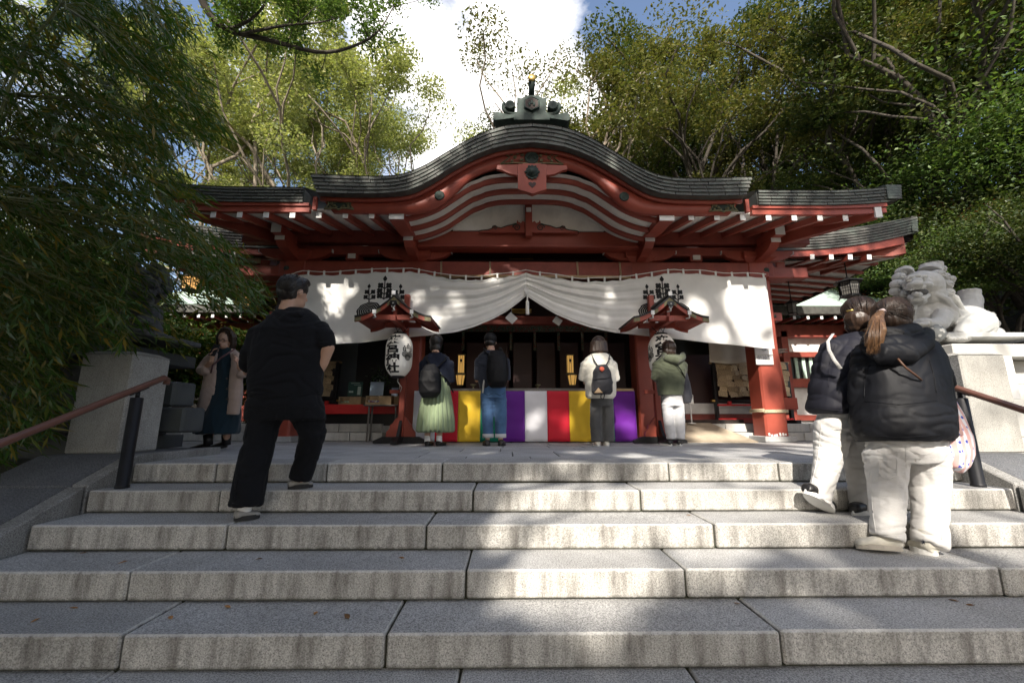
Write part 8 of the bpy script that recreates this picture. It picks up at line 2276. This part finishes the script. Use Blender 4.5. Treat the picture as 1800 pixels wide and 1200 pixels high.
# ---------------------------------------------------------------- bamboo on the left
poly = [(-60, -60), (360, -60), (385, 60), (360, 150), (395, 215), (300, 285), (350, 335), (325, 385), (420, 425), (465, 505), (440, 545), (330, 540), (335, 600), (200, 640), (215, 690), (100, 740), (30, 800), (-60, 820)]
def inside(x, y):
    c = False; n = len(poly)
    for i in range(n):
        x1, y1 = poly[i]; x2, y2 = poly[(i + 1) % n]
        if (y1 > y) != (y2 > y) and x < (x2 - x1) * (y - y1) / (y2 - y1) + x1: c = not c
    return c
rnd = random.Random(31)
anch = []
while len(anch) < 6200:
    px_, py_ = rnd.uniform(-60, 480), rnd.uniform(-60, 830)
    if not inside(px_, py_): continue
    if 225 < px_ < 335 and 455 < py_ < 640 and rnd.random() < .8: continue      # the lion shows through here
    if px_ > 110 and py_ > 600: continue
    # looser towards the top right, where the sky shows
    loose = (1 - min(1, max(0, (py_ + 40) / 330))) * .55 + (.25 if px_ > 330 else 0)
    if mnoise.noise(Vector((px_ / 95, py_ / 80, 4))) < -.36 + loose * .5 - (.25 if py_ > 250 and px_ < 330 else 0): continue
    anch.append(P(px_, py_, rnd.uniform(2.9, 4.9) if rnd.random() < .75 else rnd.uniform(4.9, 7)))
NB = 12
culms = []
for i in range(NB):
    bx, by = -4.6 - rnd.uniform(0, 2.6), 2.6 + rnd.uniform(0, 3.2)
    hgt_ = rnd.uniform(4.2, 6.5); arch = rnd.uniform(.6, 1.8)
    c_ = [Vector((bx, by, hgt(bx, by) - .1))]
    for k in range(1, 13):
        t = k / 12; c_.append(Vector((bx + arch * t ** 2.4 + .12 * math.sin(k + i), by - .25 * t ** 2, hgt(bx, by) + hgt_ * (t - .12 * t ** 3))))
    culms.append(c_)
asg = [[] for _ in culms]
for a in anch:
    best = min(range(NB), key=lambda i: min((a - c).length for c in culms[i][4:]) + rnd.uniform(0, .5)); asg[best].append(a)
labs = ['bamboo with drooping leaves at the %s' % s for s in ('top left corner', 'left edge, halfway up', 'left edge above the handrail', 'left, reaching towards the porch roof tip', 'left, behind the first culms', 'left, over the dark pedestal', 'left, touching the dark lion', 'far left at the back', 'upper left, against the blue sky', 'left, beside the granite block', 'left, over the glowing lantern', 'lower left by the mossy wall')]
for i in range(NB):
    base = culms[i][0]
    e = empty('bamboo', base, label=labs[i], cat='bamboo', group='bamboo plants on the left')
    mb = MB(off=base)
    rad = [.021 * (1 - .06 * k) for k in range(13)]; mb.tube(culms[i], rad, 8)
    for k in range(1, 12):
        for f_ in (0, .5):
            p = culms[i][k].lerp(culms[i][k + 1], f_); d_ = (culms[i][k + 1] - culms[i][k]).normalized() * .006; mb.tube([p - d_, p + d_], rad[k] * 1.22, 8)
    mb.build('culm', M['culm'], e)
    tw = MB(off=base); C, D, S = [], [], []
    for a in asg[i]:
        c0 = min(culms[i][3:], key=lambda c: (a - c).length)
        d0 = (a - c0); 
        out = Vector((d0.x + .25, d0.y, 0)); out = out.normalized() if out.length > .05 else Vector((1, 0, 0))
        dirv = (out * rnd.uniform(.5, 1) + Vector((rnd.gauss(0, .35), rnd.gauss(0, .35), rnd.uniform(-.65, .1)))).normalized()
        L_ = rnd.uniform(.16, .34); st = a - dirv * L_ * .5; en = a + dirv * L_ * .5 + Vector((0, 0, -.04))
        if rnd.random() < .75: tw.tube([st, a, en], [.0022, .0017, .001], 3, cap=False)
        if rnd.random() < .16 and d0.length < 2.6: tw.tube([c0, c0.lerp(st, .5) + Vector((0, 0, .08)), st], [.006, .004, .0022], 4, cap=False)
        nl = rnd.randint(6, 10)
        for k in range(nl):
            t = (k + .5) / nl; p = st.lerp(en, t); s_ = -1 if k % 2 else 1
            sd = dirv.cross(Vector((0, 0, 1))); sd = sd.normalized() if sd.length > .1 else Vector((0, 1, 0))
            ld = (dirv * rnd.uniform(.5, 1.1) + sd * s_ * rnd.uniform(.15, .8) + Vector((0, 0, rnd.uniform(-.9, .0)))).normalized()
            C.append(list(p + ld * .05 - base)); D.append(list(ld))
    link(bpy.data.objects.new('twigs', tw.mesh('twigs', M['culm'], recalc=False)), e)['kind'] = 'stuff'
    if not C: C, D = [[0, 0, 2.0]], [[1, 0, 0]]
    C = np.array(C); D = np.array(D); rg = np.random.default_rng(40 + i)
    me = leaves_mesh('leaves', C, .118, LEAF_B, rg, .135, droop=lambda c, d, D=D: D + rg.normal(size=D.shape) * .12)
    f = link(bpy.data.objects.new('leaves', me), e); f['kind'] = 'stuff'
# dense dark growth filling the back of the bamboo grove
b5 = ((-7.6, 8.2, 5.0, 151, 'dark bush behind the left pedestal'), (-9.8, 6.2, 6.0, 152, 'dark bush behind the bamboo, further left'), (-6.6, 10.0, 4.2, 0, 'dark bush between the bamboo and the left side building'), (-9.0, 10.2, 5.2, 1, 'dark bush under the left roof corner'), (-11.5, 9, 7.5, 0, 'tall dark shrub at the back of the bamboo grove'), (-7.2, 5.6, 3.6, 1, 'dark bush just behind the mossy wall'), (-9.2, 3.6, 4.6, 0, 'dark bush at the far left behind the handrail'))
src = []
for i, (x, y, H, s, lab) in enumerate(b5):
    if i < 2: src.append(tree('dark_shrub', (x, y, hgt(x, y)), H, .08, s, lab, 'shrub', 'dark shrubs behind the bamboo', M['bark_dark'], LEAF_B, .12, 110, 30000, .75, maxl=3, spread=1.0, trunk=.12, aspect=.3))
    else: tree_copy(src[s], (x, y, hgt(x, y)), 1.7 * i, H / b5[s][2], lab, 'dark shrubs behind the bamboo')
